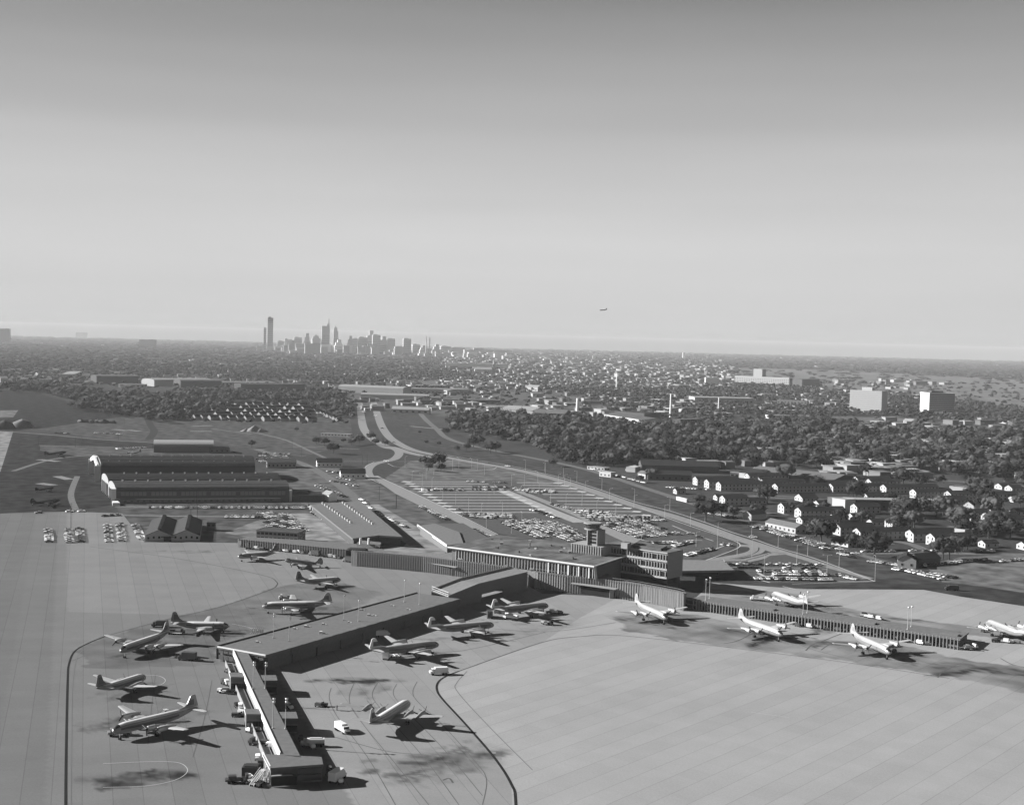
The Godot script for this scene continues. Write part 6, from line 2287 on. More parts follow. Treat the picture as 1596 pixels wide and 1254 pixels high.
func build_lots() -> void:
	# the stacked cars at the edge of the apron
	var cols := [[74, 826, 77, 846, 13, "the lone car block at the apron's edge"], [106, 825, 108, 847, 13, "the twin car block, left file"], [123, 824, 126, 846, 13, "the twin car block, right file"], [167, 819, 170, 846, 14, "the block near the shed, left file"], [186, 817, 190, 845, 14, "the block near the shed, right file"], [210, 819, 221, 842, 12, "the file along the shed's white wall"]]
	for c in cols:
		car_row(c[0], c[1], c[2], c[3], c[4], c[5], 1.0, 84.0, 0.07, "behind")
	car_row(232, 792, 475, 792.5, 62, "the long row in front of the twin-bay hangar", 0.97, 90.0, 0.07)
	car_row(345, 806.5, 420, 807, 16, "the row on the pale strip beyond the dark hut", 0.75)
	car_row(160, 805, 190, 803, 6, "the row by the twin-bay hangar's corner", 0.8, 30.0)
	for k in 6:
		car_row(402 + k * 9, 797 + k * 1.2, 425 + k * 10.5, 829, 11, "file %s by the freight yard" % nth(k), 0.82 if k > 1 else 0.5, 60.0, 0.07, "behind")
	car_row(484, 796, 548, 838, 17, "the row along the freight building's left wall", 0.7, 70.0, 0.07, "behind")
	car_row(478, 788, 500, 797, 7, "the cluster at the freight building's far corner", 0.9, 40.0)
	car_row(400, 716, 414, 722, 5, "the upper cluster left of the grey store", 0.9)
	for k in 3:
		car_row(400 + k * 3, 707 + k * 4, 452, 708 + k * 3.5, 12, "the %s row behind the grey store" % nth(k), 0.8)
	for k in 3:
		car_row(500 + k * 5, 733 + k * 8, 545 + k * 6, 740 + k * 9, 9, "the %s row below the dark barns" % nth(k), 0.7)
	car_row(493, 757, 540, 776, 10, "the row on the dirt road by the white-ended hut", 0.8)
	car_row(562, 778, 586, 800, 8, "the row at the freight building's far right", 0.8, 30.0)
	car_row(590, 802, 640, 826, 10, "the sparse row right of the freight building", 0.6, 20.0)
	car_row(656, 790, 704, 813, 13, "the dark row along the loop road", 0.9, 60.0, 0.07, "behind")
	car_row(740, 826, 761, 837, 6, "the hall corner's short row", 0.95, 60.0)
	car_row(669, 838, 692, 850, 7, "the row under the baggage wing's eave", 0.8, 60.0)
	car_row(181, 700, 226, 698, 16, "the row left of the silver hangar", 0.9)
	car_row(85, 675, 108, 676, 5, "the white pair on the far west field", 0.6)
	car_row(146, 675, 190, 677, 9, "the dark scatter on the far west field", 0.6)
	car_row(55, 800, 140, 797, 9, "the sparse row at the edge of the worn ground", 0.55, 10.0)
	# terminal car park
	car_row(657, 763, 722, 763, 22, "the upper car-park row, west part", 0.9)
	car_row(735, 760, 790, 760, 18, "the upper car-park row, by the drive", 0.95)
	car_row(735, 764, 785, 764, 17, "the upper car-park double row by the drive", 0.9)
	car_row(725, 751, 790, 753, 8, "the top edge of the car park", 0.6)
	car_row(800, 762, 865, 766, 20, "the upper car-park row right of the drive", 0.9)
	car_row(820, 768, 845, 769, 6, "the second car-park row right of the drive", 0.8)
	car_row(722, 801.5, 800, 803.5, 30, "the middle car-park row", 0.95)
	car_row(722, 804.5, 800, 806.5, 30, "the middle car-park row's near side", 0.9)
	car_row(657, 765, 722, 765, 22, "the upper car-park row's near side", 0.7)
	car_row(800, 764, 865, 768, 22, "the upper right car-park row's near side", 0.8)
	car_row(700, 793, 716, 794, 5, "the strip above the middle row", 0.5)
	car_row(735, 807, 770, 808, 10, "the second middle car-park row", 0.9)
	car_row(830, 795, 868, 808, 12, "the group at the foot of the pale drive", 0.75)
	var fi := 0
	for r in [[784, 815, 842, 840, 20], [792, 813, 846, 837, 18], [813, 814, 892, 845, 30], [819, 812, 897, 843, 30], [852, 815, 905, 838, 20], [860, 813, 912, 836, 18], [798, 812, 852, 838, 18], [826, 811, 903, 842, 28], [834, 811, 908, 840, 24], [845, 812, 915, 840, 22]]:
		car_row(r[0], r[1], r[2], r[3], r[4], "the %s slanting file by the baggage wing" % nth(fi), 0.95, 65.0, 0.08, "behind")
		fi += 1
	car_row(860, 786, 895, 795, 10, "the row at the drive's right edge", 0.8, 60.0)
	fi = 0
	for r in [[893, 795, 951, 800, 20, 0.95], [897, 799, 960, 803, 20, 0.9], [912, 807, 1030, 808, 40, 0.97], [918, 811, 1036, 812, 40, 0.97], [905, 804, 985, 806, 30, 0.95]]:
		car_row(r[0], r[1], r[2], r[3], r[4], "the %s full car-park row beyond the tower" % nth(fi), r[5], 85.0, 0.08)
		fi += 1
	fi = 0
	for r in [[942, 818, 1000, 840, 16, 0.95], [965, 816, 1022, 838, 16, 0.85], [978, 813, 1040, 838, 16, 0.8], [1005, 813, 1075, 840, 12, 0.5], [1030, 815, 1100, 842, 11, 0.35], [950, 816, 1008, 838, 18, 0.9], [958, 814, 1015, 837, 18, 0.9], [988, 812, 1050, 836, 16, 0.75]]:
		car_row(r[0], r[1], r[2], r[3], r[4], "the %s slanting file right of the tower drive" % nth(fi), r[5], 65.0, 0.08, "behind")
		fi += 1
	car_row(1008, 848, 1055, 846, 14, "the row right behind the offices", 0.95, 70.0, 0.08)
	car_row(1069, 867, 1112, 856, 13, "the white office-end row", 0.98, 60.0, 0.08)
	car_row(1050, 852, 1080, 845, 9, "the row before the offices' right end", 0.9, 60.0, 0.08)
	car_row(1124, 849, 1140, 851, 3, "the group at the bend of the ramp", 1.0)
	# small lot by the canopy
	car_row(1132, 881, 1285, 881.5, 10, "the top line of the canopy lot", 0.9, 4.0, 0.1)
	car_row(1205, 886.5, 1290, 887, 6, "the kerb line of the canopy lot", 0.6, 5.0, 0.1)
	car_row(1180, 891.5, 1286, 892.5, 17, "the far row of the canopy lot", 0.85, 88.0, 0.1)
	car_row(1205, 896, 1312, 898, 18, "the middle row of the canopy lot", 0.92, 88.0, 0.1)
	car_row(1175, 903, 1298, 905, 20, "the near row of the canopy lot", 0.9, 88.0, 0.1)
	car_row(1312, 900, 1332, 904, 3, "the outer corner of the canopy lot", 0.9, 10.0, 0.1)
	# the barracks' side of the road
	car_row(1170, 820, 1290, 857, 30, "the front row on the dirt strip", 0.85, 70.0, 0.08)
	car_row(1190, 822, 1340, 866, 34, "the second dirt strip row", 0.7, 60.0, 0.08)
	car_row(1225, 838, 1330, 870, 20, "the third row on the dirt strip", 0.55, 50.0, 0.08)
	car_row(1355, 876, 1400, 882, 6, "the white row left of the field shed", 0.9, 20.0, 0.08)
	car_row(1395, 888, 1490, 902, 24, "the field shed's front row", 0.92, 70.0, 0.08)
	car_row(1420, 892, 1475, 905, 14, "the field shed's second row", 0.7, 70.0, 0.08)
	car_row(1430, 884, 1540, 872, 22, "the dirt field's upper row", 0.8, 40.0, 0.08)
	car_row(1560, 876, 1600, 873, 6, "the dirt field's right-edge row", 0.9, 20.0, 0.08)
	car_row(1345, 861, 1480, 859, 20, "the row along the barracks street", 0.6, 8.0, 0.08)
	car_row(1490, 859, 1590, 861, 10, "the right part of the barracks street row", 0.5, 8.0, 0.08)
	car_row(920, 731, 1005, 753, 26, "the jumble by the white half-dome shed", 0.8, 30.0, 0.08)
	car_row(1040, 760, 1110, 764, 16, "the row before the first white gables", 0.7, 60.0, 0.08)
	car_row(1100, 800, 1150, 808, 9, "the group beside the open-fronted shed", 0.8, 30.0, 0.08)
	# moving cars
	for c in [[791, 727, "white car on the airport road above the car park"], [614, 690, "car on the highway where the carriageways meet"], [602, 719, "dark car at the mouth of the loop road"], [1174, 838, "pale car at the kerb of the airport road below the barracks"], [567, 642, "car on the far left carriageway"], [585, 648, "car on the far right carriageway"], [596, 668, "second car on the far right carriageway"]]:
		add_car(G(c[0], c[1]), deg_to_rad(-20.0), c[2], 0 if c[2].begins_with("white") else -1, 0.1)

func build_lamps() -> void:
	var roofs := [[426, 994, 6.02, 426, 955, "left one of the near pair on the west finger block"], [450.4, 998.7, 6.02, 450.4, 959.5, "right one of the near pair on the west finger block"], [535.6, 966.4, 6.02, 535.6, 926.6, "left one of the middle pair on the west finger block"], [558.5, 968, 6.02, 558.5, 934.5, "right one of the middle pair on the west finger block"], [630, 938, 6.02, 630, 903, "left one of the far pair on the west finger block"], [653.4, 942, 6.02, 653.4, 908, "right one of the far pair on the west finger block"],
		[394.5, 1073, 5.5, 394.5, 1030, "left one of the upper pair on the pier"], [413, 1073, 5.5, 414, 1031, "right one of the upper pair on the pier"], [425, 1135, 5.5, 425.8, 1086.5, "left one of the lower pair on the pier"], [444.6, 1135.7, 5.5, 448, 1086.5, "right one of the lower pair on the pier"],
		[1100, 935, 4.02, 1100, 901.7, "left one of the inner pair on the east finger"], [1106, 932.5, 4.02, 1107, 899, "right one of the inner pair on the east finger"], [1415, 980.6, 4.02, 1416.6, 945, "left one of the outer pair on the east finger"], [1420.5, 976.6, 4.02, 1421.5, 944, "right one of the outer pair on the east finger"], [1252, 957, 4.02, 1252, 925, "left one of the middle pair on the east finger"], [1258.5, 955, 4.02, 1258.5, 921, "right one of the middle pair on the east finger"]]
	for r in roofs:
		var p := G(r[0], r[1], r[2])
		var h: float = (r[1] - r[4]) * absf(p.z) / LENS * 1.0
		mast("tall pale floodlight mast, %s" % r[5], p, h, 2 if r[1] > 990 else 1, rng.randf() * 0.6)
	# street lamps: foot on the ground
	var road := [[1099, 830], [1138, 842], [1383, 877]]
	var n := 0
	for x in [850, 878, 899, 938, 989, 1044, 1099, 1171.6, 1213, 1259, 1308]:
		var y: float = interp([840, 736, 880, 746, 935, 763, 990, 782, 1044, 796, 1099, 814, 1140, 829, 1172, 839, 1215, 854, 1260, 867, 1308, 884], x)
		street_lamp("street lamp at the outer kerb of the airport road, %s from its far end" % nth(n), G(x, y - 1), 9.5, deg_to_rad(200.0))
		n += 1
	n = 0
	for x in [880, 912, 950, 988, 1036, 1076, 1119]:
		var y: float = interp([840, 746, 880, 756, 935, 775, 1000, 794, 1040, 808, 1080, 822, 1119, 835], x)
		street_lamp("street lamp between airport road and big car park, %s from its far end" % nth(n), G(x, y), 9.0, deg_to_rad(20.0))
		n += 1
	n = 0
	for q in [[642, 752], [658, 756], [673, 763], [690, 777], [710, 786], [730, 798], [750, 806], [783, 803], [858, 783], [882, 790], [907, 788], [797, 757], [817, 757], [838, 752], [870, 757], [889, 762], [797, 831], [813, 821], [758, 823], [1000, 840], [960, 800], [812, 776], [770, 770], [840, 771], [930, 800]]:
		street_lamp("thin lamp standing inside the big car park, %s counted by rows from the far side" % nth(n), G(q[0], q[1]), 9.5, rng.randf() * 6.0)
		n += 1
	n = 0
	for q in [[715, 730], [735, 731], [744, 733], [705, 733], [631, 728], [755, 740], [819, 733], [849, 735], [676, 740], [664, 748]]:
		street_lamp("lamp on the grass between the highway bend and the car park, %s from the left" % nth(n), G(q[0], q[1]), 10.0, rng.randf() * 6.0)
		n += 1
	street_lamp("tall lamp at the pointed outer end of the airport road kerb", G(1364, 905), 13.0, deg_to_rad(90.0), 1)
	street_lamp("double-armed lamp inside the canopy lot, left of two", G(1191, 895), 11.0, 0.1, 2)
	street_lamp("double-armed lamp inside the canopy lot, right of two", G(1289, 897), 11.0, 0.1, 2)
	street_lamp("lamp behind the top line of the canopy lot", G(1242, 878), 10.5, 0.1, 1)
	street_lamp("lamp on the island by the ramps below the barracks road", G(1172, 868), 10.0, 0.4, 1)
	street_lamp("second lamp on the island by the ramps, nearer the car park", G(1149, 865), 9.0, 0.4, 1)
	street_lamp("lamp at the near corner of the big car park by the ramps", G(1118, 855), 9.0, 0.4, 1)
	street_lamp("lamp behind the offices among the parked cars", G(1085, 852), 9.0, 0.4, 1)
	n = 0
	for q in [[29, 705], [60, 694], [110, 824], [117, 697], [127, 694], [184, 686], [297, 808], [307, 808], [306, 786], [193, 664], [568, 745], [617, 793], [617.5, 792], [591, 779], [480, 786], [455, 700], [470, 712], [565, 724], [572, 724], [1315, 820], [1340, 815], [1393, 720], [1435, 730], [1545, 725], [1483, 855], [1225, 800]]:
		power_pole("dark utility pole, %s of those scattered from the west field to the barracks" % nth(n), G(q[0], q[1]), 10.0 if n != 2 else 16.0, rng.randf() * 3.0)
		n += 1

func interp(pts: Array, x: float) -> float:
	for i in range(0, pts.size() - 2, 2):
		if x <= pts[i + 2]:
			return lerpf(pts[i + 1], pts[i + 3], (x - pts[i]) / (pts[i + 2] - pts[i]))
	return pts[-1]

func build_town() -> void:
	var white := mat(0.34, 0.8)
	var droof := rough_mat("barrack_roof", 0.025, 0.3, 6.0)
	var groof := rough_mat("town_roof", 0.1, 0.2, 12.0)
	var lroof := rough_mat("town_roof_pale", 0.2, 0.15, 12.0)
	var dwall := rough_mat("town_wall", 0.07, 0.2, 9.0)
	var pwall := rough_mat("town_wall_pale", 0.27, 0.15, 9.0)
	# two-storey barracks: near left corner at the ground, length, where
	var B := [
		[1310, 835, 26, "left one of the front pair by the dirt strip"], [1341, 842.5, 38, "right one of the front pair by the dirt strip, the longest"], [1424, 845, 30, "left one of the front pair right of the big dark tree"], [1457, 851, 30, "frontmost, right of the big dark tree, half behind bushes"],
		[1222, 800.5, 22, "above the pale sheds by the road, left of two stepped ones"], [1248.6, 808, 36, "above the pale sheds by the road, lower hut at its gable"], [1497, 811, 26, "in front of the twin white gables at the right"], [1336, 801.5, 20, "small white house between trees, right of the big white block"],
		[1087, 756.5, 40, "first of the long upper row, leftmost white gable"], [1105, 761, 44, "second of the long upper row"], [1123.6, 765, 56, "third of the long upper row"], [1191, 761, 40, "fourth of the long upper row, partly hidden"], [1212, 768, 56, "fifth of the long upper row"], [1277, 763.5, 40, "sixth of the long upper row, partly hidden"], [1298.5, 768, 56, "seventh of the long upper row"], [1381.5, 769.5, 52, "eighth of the long upper row, rightmost"],
		[1168, 751, 40, "in the hidden back rank, behind the third gable"], [1255, 752, 40, "in the hidden back rank, behind the fifth gable"], [1337, 756, 34, "in the hidden back rank, behind the eighth gable"], [1358, 760, 30, "in the hidden back rank, just left of the eighth gable"],
		[1542, 816, 26, "at the right edge, upper of two stepped ones"], [1576, 822, 26, "at the right edge, lower of two stepped ones"], [1586, 809, 22, "at the right edge above the stepped pair"], [1391, 826, 16, "half hidden behind the front right pair"], [1428, 777, 36, "in the rank below the yard stores, left"], [1482, 780, 36, "in the rank below the yard stores, middle"], [1540, 781, 30, "in the rank below the yard stores, right"], [1130, 788, 20, "short, by the cars above the verge tree"],
	]
	for b in B:
		barracks(b[0], b[1], b[2], b[3])
	var C := [
		[1250.5, 816.5, 30, "at the gable of the stepped barrack", 8.0], [1330, 811, 18, "peeping over the front pair's ridge", 8.0], [1360, 820, 18, "between the front pair and the trees", 7.0], [1159, 786, 20, "by the tree left of the pale cube house", 8.0], [1251, 782, 14, "broad white gable below the long row", 12.0], [1276, 790, 18, "pale flat-faced house below the long row", 8.0],
		[1536, 854, 10, "tiny white hut at the right end of the street", 7.0], [1527, 835, 14, "small, beside the tall chimney", 7.0], [1352, 778, 16, "left of two small white gables above the long pale roof", 8.0], [1364, 778, 22, "right of two small white gables above the long pale roof", 9.0], [1300, 812, 12, "beside the front pair, further back", 7.0],
		[1470, 785, 24, "wide low white gable at the end of the long pale roof", 12.0], [1400, 793, 10, "small, in the trees below the long pale roof", 6.0], [1466, 794, 10, "small white box in the trees at right", 6.0], [1550, 803, 10, "left of two small gables over the right-hand ranks", 7.0], [1581, 783, 10, "lone, over the right-hand ranks", 8.0], [1562, 763, 12, "with a round gable window, at the far right", 10.0], [1578, 766, 12, "next to the one with the round gable window", 10.0], [1600, 858, 12, "cut by the picture edge at the street's end", 9.0],
		[1055, 770, 8, "tiny, left end by the dirt road", 7.0], [1118, 780, 24, "long low, below the first long row", 7.0], [1185, 752, 12, "white gable just behind the third long barrack", 8.0],
	]
	for c in C:
		barracks(c[0], c[1], c[2], c[3], 1, c[4])
	var big := [
		["long_shed", "long pale flat roof running right from the white block", "shed", 1300, 794, 1486, 797, 779, 16.0, "flat", dwall, lroof, 2.0, [1, 5.0, 2.0, 1.4, 2.0, 3.0]],
		["white_block", "big plain white block of a house, tallest among the barracks", "house", 1297, 794, 1317, 797, 777, 12.0, "flat", white, lroof, 2.0, []],
		["white_porch_house", "white house with a dark porch roof below the big white block", "house", 1298, 806, 1317, 806, 795, 9.0, "gable", white, groof, 2.0, [1, 3.0, 1.0, 1.6, 1.0, 3.0]],
		["twin_gable_store", "left one of the twin big white gables at the right", "store", 1499, 797, 1518, 799, 787, 14.0, "gable_front", white, droof, 3.0, []],
		["twin_gable_store", "right one of the twin big white gables at the right", "store", 1518, 799, 1536, 800, 790, 14.0, "gable_front", white, droof, 3.0, []],
		["white_house", "white cube house beside the tall chimney", "house", 1488, 834, 1504, 836, 825, 9.0, "flat", white, groof, 2.0, [1, 3.0, 1.0, 1.2, 1.2, 3.0]],
		["field_shed", "pale gabled shed standing alone at the edge of the dirt field", "shed", 1399, 884, 1428, 886, 873, 12.0, "gable_front", pwall, droof, 2.6, [1, 3.4, 1.2, 1.3, 1.2, 3.0]],
		["field_shed_wing", "dark-roofed wing behind the pale shed of the dirt field", "shed", 1432, 882, 1466, 880, 873, 9.0, "gable", dwall, droof, 2.6, []],
		["open_fronted_shed", "white open-fronted shed above the dirt strip", "shed", 1158, 809, 1171, 811, 801, 16.0, "gable_front", white, groof, 2.2, []],
		["roadside_shed", "low shed with pale walls on the dirt strip, left one", "shed", 1193, 822, 1240, 832, 814, 9.0, "gable", pwall, groof, 2.2, [1, 4.0, 1.6, 1.4, 1.0, 3.0]],
		["roadside_shed", "low shed with white front on the dirt strip, right one", "shed", 1296, 848, 1322, 853, 843, 8.0, "gable", white, droof, 2.2, [1, 4.0, 1.6, 1.4, 1.0, 3.0]],
		["billboard_wall", "long white low wall by the dirt road left of the cottages", "wall", 1054, 779, 1070, 783, 775, 1.2, "flat", white, white, 1.0, []],
		["long_dark_warehouse", "very long dark low warehouse at the foot of the wood", "warehouse", 1000, 735, 1120, 738, 725, 30.0, "gable", dwall, droof, 4.0, []],
		["long_dark_warehouse", "second long dark warehouse, just in front of the first", "warehouse", 1010, 748, 1078, 750, 739, 14.0, "gable", dwall, droof, 3.0, [1, 5.0, 1.6, 1.4, 1.6, 3.0]],
		["white_dome_shed", "white half-round shed at the corner of the wood", "shed", 976, 735, 990, 736, 728, 14.0, "flat", white, white, 3.0, []],
		["pale_yard_house", "white house in the jumble right of the half-round shed", "house", 994, 744, 1006, 746, 737, 8.0, "gable", white, groof, 2.0, [1, 3.0, 1.0, 1.2, 1.0, 3.0]],
		["yard_shed", "low grey shed left of the half-round shed, longer one", "shed", 915, 731, 942, 734, 727, 8.0, "flat", pwall, groof, 2.0, [1, 4.0, 2.0, 1.5, 1.0, 3.0]],
		["yard_shed", "white sheds' front below the half-round shed", "shed", 934, 742, 952, 744, 735, 7.0, "flat", white, lroof, 2.0, [1, 4.0, 1.4, 1.5, 1.0, 3.0]],
		["gabled_warehouse", "wide grey-roofed warehouse with a dark gable facing the barracks", "warehouse", 1300, 757, 1333, 753, 748, 90.0, "gable_front", rough_mat("very_dark_wall", 0.05, 0.2, 9.0), groof, 3.5, []],
		["long_store", "long white-roofed store left of the wide warehouse, near one", "store", 1180, 744, 1245, 750, 739, 12.0, "gable", white, lroof, 2.4, []],
		["long_store", "long white-roofed store left of the wide warehouse, far one", "store", 1172, 737, 1235, 742, 733, 12.0, "gable", white, lroof, 2.4, []],
		["motor_court", "row of white-fronted garages at the end of the dark warehouses", "garages", 1138, 743, 1182, 745, 737, 9.0, "flat", pwall, lroof, 2.0, [1, 4.0, 2.4, 2.0, 0.4, 3.0]],
		["white_gable_hall", "low white-gabled hall with dark roof among the white stores", "hall", 1182, 747, 1205, 744, 739, 20.0, "gable_front", white, droof, 3.0, []],
		["brick_yard_store", "pale open yard store right of the long barracks", "store", 1448, 768, 1462, 767, 759, 10.0, "flat", pwall, groof, 2.0, []],
		["brick_yard_store", "long pale yard store further right, with cars before it", "store", 1480, 766, 1510, 769, 758, 10.0, "flat", pwall, droof, 2.0, []],
		["white_store", "white store at the far right edge of the wood", "store", 1582, 746, 1620, 748, 737, 14.0, "flat", white, groof, 2.0, []],
		["white_store", "low white store just left of the one at the edge of the wood", "store", 1565, 750, 1580, 751, 746, 8.0, "flat", white, lroof, 2.0, []],
		# beyond the wood
		["long_colonnade_hall", "long white hall with a row of dormers in the wood's far side", "hall", 940, 652, 1003, 662, 645, 40.0, "gable", white, dwall, 3.0, [1, 7.0, 3.0, 2.5, 1.5, 3.0]],
		["dark_hall", "dark low-roofed hall behind the long white one", "hall", 1004, 656, 1030, 655, 644, 60.0, "flat", dwall, droof, 2.0, []],
		["white_slab_house", "white-ended dark block right of the long white hall", "block", 1060, 664, 1098, 662, 654, 14.0, "flat", dwall, groof, 2.0, [2, 6.0, 2.5, 2.0, 1.5, 4.0]],
		["pale_roof_hall", "broad pale-roofed hall low in the trees at mid distance", "hall", 1083, 627, 1175, 629, 619, 60.0, "flat", pwall, lroof, 3.0, [1, 9.0, 4.0, 3.0, 2.0, 3.0]],
		["long_grey_block", "long grey three-storey block in the trees below the hospital", "block", 1211, 634, 1258, 636, 623, 20.0, "flat", rough_mat("grey_block", 0.16, 0.1, 12.0), groof, 2.0, [3, 6.0, 3.0, 1.8, 1.5, 4.0]],
		["white_low_school", "long low white building in the trees, left of the two tower blocks", "school", 1198, 652, 1262, 653, 647, 16.0, "flat", white, lroof, 2.0, [1, 7.0, 3.0, 2.0, 1.2, 3.0]],
		["white_low_school", "low white building deeper in the same trees", "school", 1228, 671, 1268, 671, 666, 16.0, "gable", white, lroof, 2.0, []],
		["white_villa", "bright white house right of the first tower block's foot", "house", 1408, 660, 1422, 661, 655, 14.0, "gable", white, lroof, 3.0, []],
		["low_white_hut", "long low white hut alone in the field left of the loop road", "hut", 500, 679, 546, 681, 675, 7.0, "flat", white, lroof, 2.0, [1, 4.0, 1.6, 1.2, 1.2, 3.0]],
		["pale_arena_roof", "broad pale roof at the wood's left corner", "hall", 780, 645, 830, 648, 637, 50.0, "gable", pwall, lroof, 5.0, []],
		["pale_arena_roof", "second broad pale roof right of the first", "hall", 830, 650, 880, 652, 643, 50.0, "gable", dwall, groof, 5.0, []],
	]
	for b in big:
		block_px(b[0], b[1], b[2], b[3], b[4], b[5], b[6], b[7], b[8], b[9], b[10], b[11], "", b[12], b[13])
	var dome := MB.new()
	dome.hull([[0.0, 0.0, 4.8, 5.0], [12.0, 0.0, 4.8, 5.0]], 0, 0, 180, 12)
	for x in [0.0, 12.0]:
		for i in 12:
			dome.tri(Vector3(x, 0, 0), Vector3(x, sin(PI * i / 12) * 4.8, cos(PI * i / 12) * 5.0), Vector3(x, sin(PI * (i + 1) / 12) * 4.8, cos(PI * (i + 1) / 12) * 5.0), Vector3(x - 6, 0, 0))
	var q := solo("half_round_shed", dome, white, "white half-round roofed hut in front of the corner of the wood", "hut")
	q.position = G(982, 734)
	q.rotation.y = deg_to_rad(60.0)
	for c in [[1513, 830, 9.5, 1.0, "tall thin white chimney among the barracks"], [1045, 650, 38.0, 1.8, "tall pale chimney beyond the wood"], [961, 606, 40.0, 2.0, "slim pale chimney far off, left of the pale roofs"], [900, 640, 22.0, 3.0, "short pale tower in the industrial land"], [1120, 642, 26.0, 1.5, "thin mast beyond the wood, right of the tall chimney"]]:
		var m := MB.new()
		m.tube(Vector3.ZERO, Vector3(0, c[2], 0), c[3], c[3] * 0.7, 8)
		solo("chimney", m, mat(0.6, 0.8), c[4], "chimney").position = G(c[0], c[1])
	# tower blocks and the hospital
	var g1 := G(1324, 642)
	var tb := house("tower_block", "white tower block with a shaded right face and a roof house, left one of two", "tower block", g1, g1 + along(-36.0, 62.0), 30.0, 42.0, "flat", rough_mat("tower_pale", 0.3, 0.06, 20.0), groof, "", 2.0)
	var rh := MB.new()
	rh.box(Vector3(30.0, 45.0, -14.0), Vector3(20.0, 6.0, 12.0))
	part(tb, "roof_house", rh, white)
	for k in 11:
		var w := MB.new()
		w.box(Vector3(31.0, 3.5 + k * 3.6, 0.05), Vector3(60.0, 1.0, 0.3))
		part(tb, "window_band", w, mat(0.2, 0.3))
	var g2 := G(1448, 645)
	tb = house("tower_block", "tower block with a blank white end and dark banded front, right one of two", "tower block", g2, g2 + along(10.0, 52.0), 36.0, 40.0, "flat", rough_mat("tower_white", 0.4, 0.05, 20.0), groof, "", 2.0)
	for k in 10:
		var w := MB.new()
		w.box(Vector3(26.0, 3.5 + k * 3.7, 0.05), Vector3(51.0, 2.4, 0.5))
		part(tb, "window_band", w, mat(0.025, 0.3))
	rh = MB.new()
	rh.box(Vector3(20.0, 42.0, -14.0), Vector3(24.0, 3.5, 12.0))
	part(tb, "roof_house", rh, dwall)
	rh = MB.new()
	rh.box(Vector3(8.0, 2.0, 6.0), Vector3(60.0, 4.0, 18.0))
	part(tb, "podium", rh, white)
	var g3 := G(1145, 599)
	tb = house("hospital", "big pale hospital slab with a taller middle and a dark east wing", "hospital", g3, g3 + along(-40.0, 185.0), 26.0, 27.0, "flat", pwall, lroof, "", 2.0, [5, 6.0, 3.0, 1.6, 2.0, 4.4])
	rh = MB.new()
	rh.box(Vector3(78.0, 25.0, -14.0), Vector3(30.0, 50.0, 24.0))
	part(tb, "middle_tower", rh, pwall)
	rh = MB.new()
	rh.box(Vector3(205.0, 12.0, -60.0), Vector3(40.0, 26.0, 110.0))
	part(tb, "east_wing", rh, mat(0.09, 0.8))
	var g4 := G(740, 583)
	tb = house("church", "pale church with a tall stepped spire far beyond the highway", "church", g4, g4 + along(4.0, 58.0), 30.0, 17.0, "gable", white, lroof, "", 7.0, [1, 7.0, 2.0, 6.0, 3.0, 3.0])
	rh = MB.new()
	rh.box(Vector3(62.0, 13.0, -12.0), Vector3(14.0, 26.0, 14.0))
	rh.box(Vector3(64.0, 30.0, -12.0), Vector3(9.0, 12.0, 9.0))
	rh.tube(Vector3(66.0, 34.0, -12.0), Vector3(66.0, 62.0, -12.0), 4.5, 0.3, 8)
	part(tb, "spire", rh, pwall)
	# warehouses along the highway and left of it
	var ind := [
		[527, 611, 628, 615, 602, 46, "barrel", 0, "long barrel-roofed factory by the highway, middle one"], [520, 606, 590, 607, 600, 30, "flat", 1, "factory behind the barrel-roofed one"], [562, 621, 668, 624, 615, 26, "barrel", 2, "nearest long factory with white front by the highway"], [632, 612, 730, 614, 605, 40, "flat", 0, "wide flat factory right of the barrel-roofed one"], [690, 628, 780, 630, 622, 34, "flat", 1, "flat factory right of the highway's bend"], [640, 604, 700, 604, 600, 30, "flat", 2, "white-roofed factory at the back of the factory group"], [610, 643, 668, 645, 637, 16, "gable", 2, "low motel-like row alone by the highway"], [628, 638, 655, 638, 633, 12, "flat", 1, "small flat building behind the lone row"], [738, 637, 790, 639, 632, 24, "flat", 0, "flat factory at the wood's far left"],
		[375, 609, 475, 609, 598, 40, "flat", 3, "dark square factory block left of the highway"], [305, 612, 365, 613, 605, 26, "flat", 3, "dark flat warehouse, left of the square block"], [281, 604, 345, 604, 594, 44, "barrel", 1, "wide low warehouse with pale front"], [240, 602, 330, 601, 593, 50, "barrel", 0, "wide pale-roofed warehouse further back"], [150, 598, 215, 598, 587, 40, "barrel", 1, "wide dull warehouse in the far left group"], [184, 603, 225, 604, 598, 20, "flat", 2, "low pale warehouse in the far left group"], [430, 617, 506, 617, 612, 20, "flat", 3, "low dark row with white end by the housing court"], [345, 600, 430, 600, 595, 40, "flat", 0, "pale-roofed block behind the wide warehouses"], [60, 585, 85, 585, 581, 20, "flat", 2, "pale stores on the far left field, right one"], [0, 598, 12, 598, 589, 20, "gable", 2, "white-gabled house at the very left edge"], [115, 591, 127, 586, 583, 30, "flat", 2, "white slanting flat roof in the far left trees"],
		[22, 604, 45, 605, 600, 16, "flat", 1, "grey low store on the far left field"], [820, 609, 838, 610, 602, 20, "gable", 2, "white-roofed hall in the trees left of the pale chimney"], [700, 603, 760, 605, 600, 26, "flat", 2, "long white sheds left of the church trees"],
	]
	for b in ind:
		var wm: Material = [pwall, dwall, white, rough_mat("very_dark_wall", 0.05, 0.2, 9.0)][b[7]]
		block_px("warehouse" if b[6] != "gable" else "house_row", b[8], "warehouse", b[0], b[1], b[2], b[3], b[4], b[5], b[6], wm, lroof if b[7] in [0, 2] else groof, "", 4.0, [1, 9.0, 4.0, 2.2, 1.6, 3.0] if b[6] != "barrel" else [])
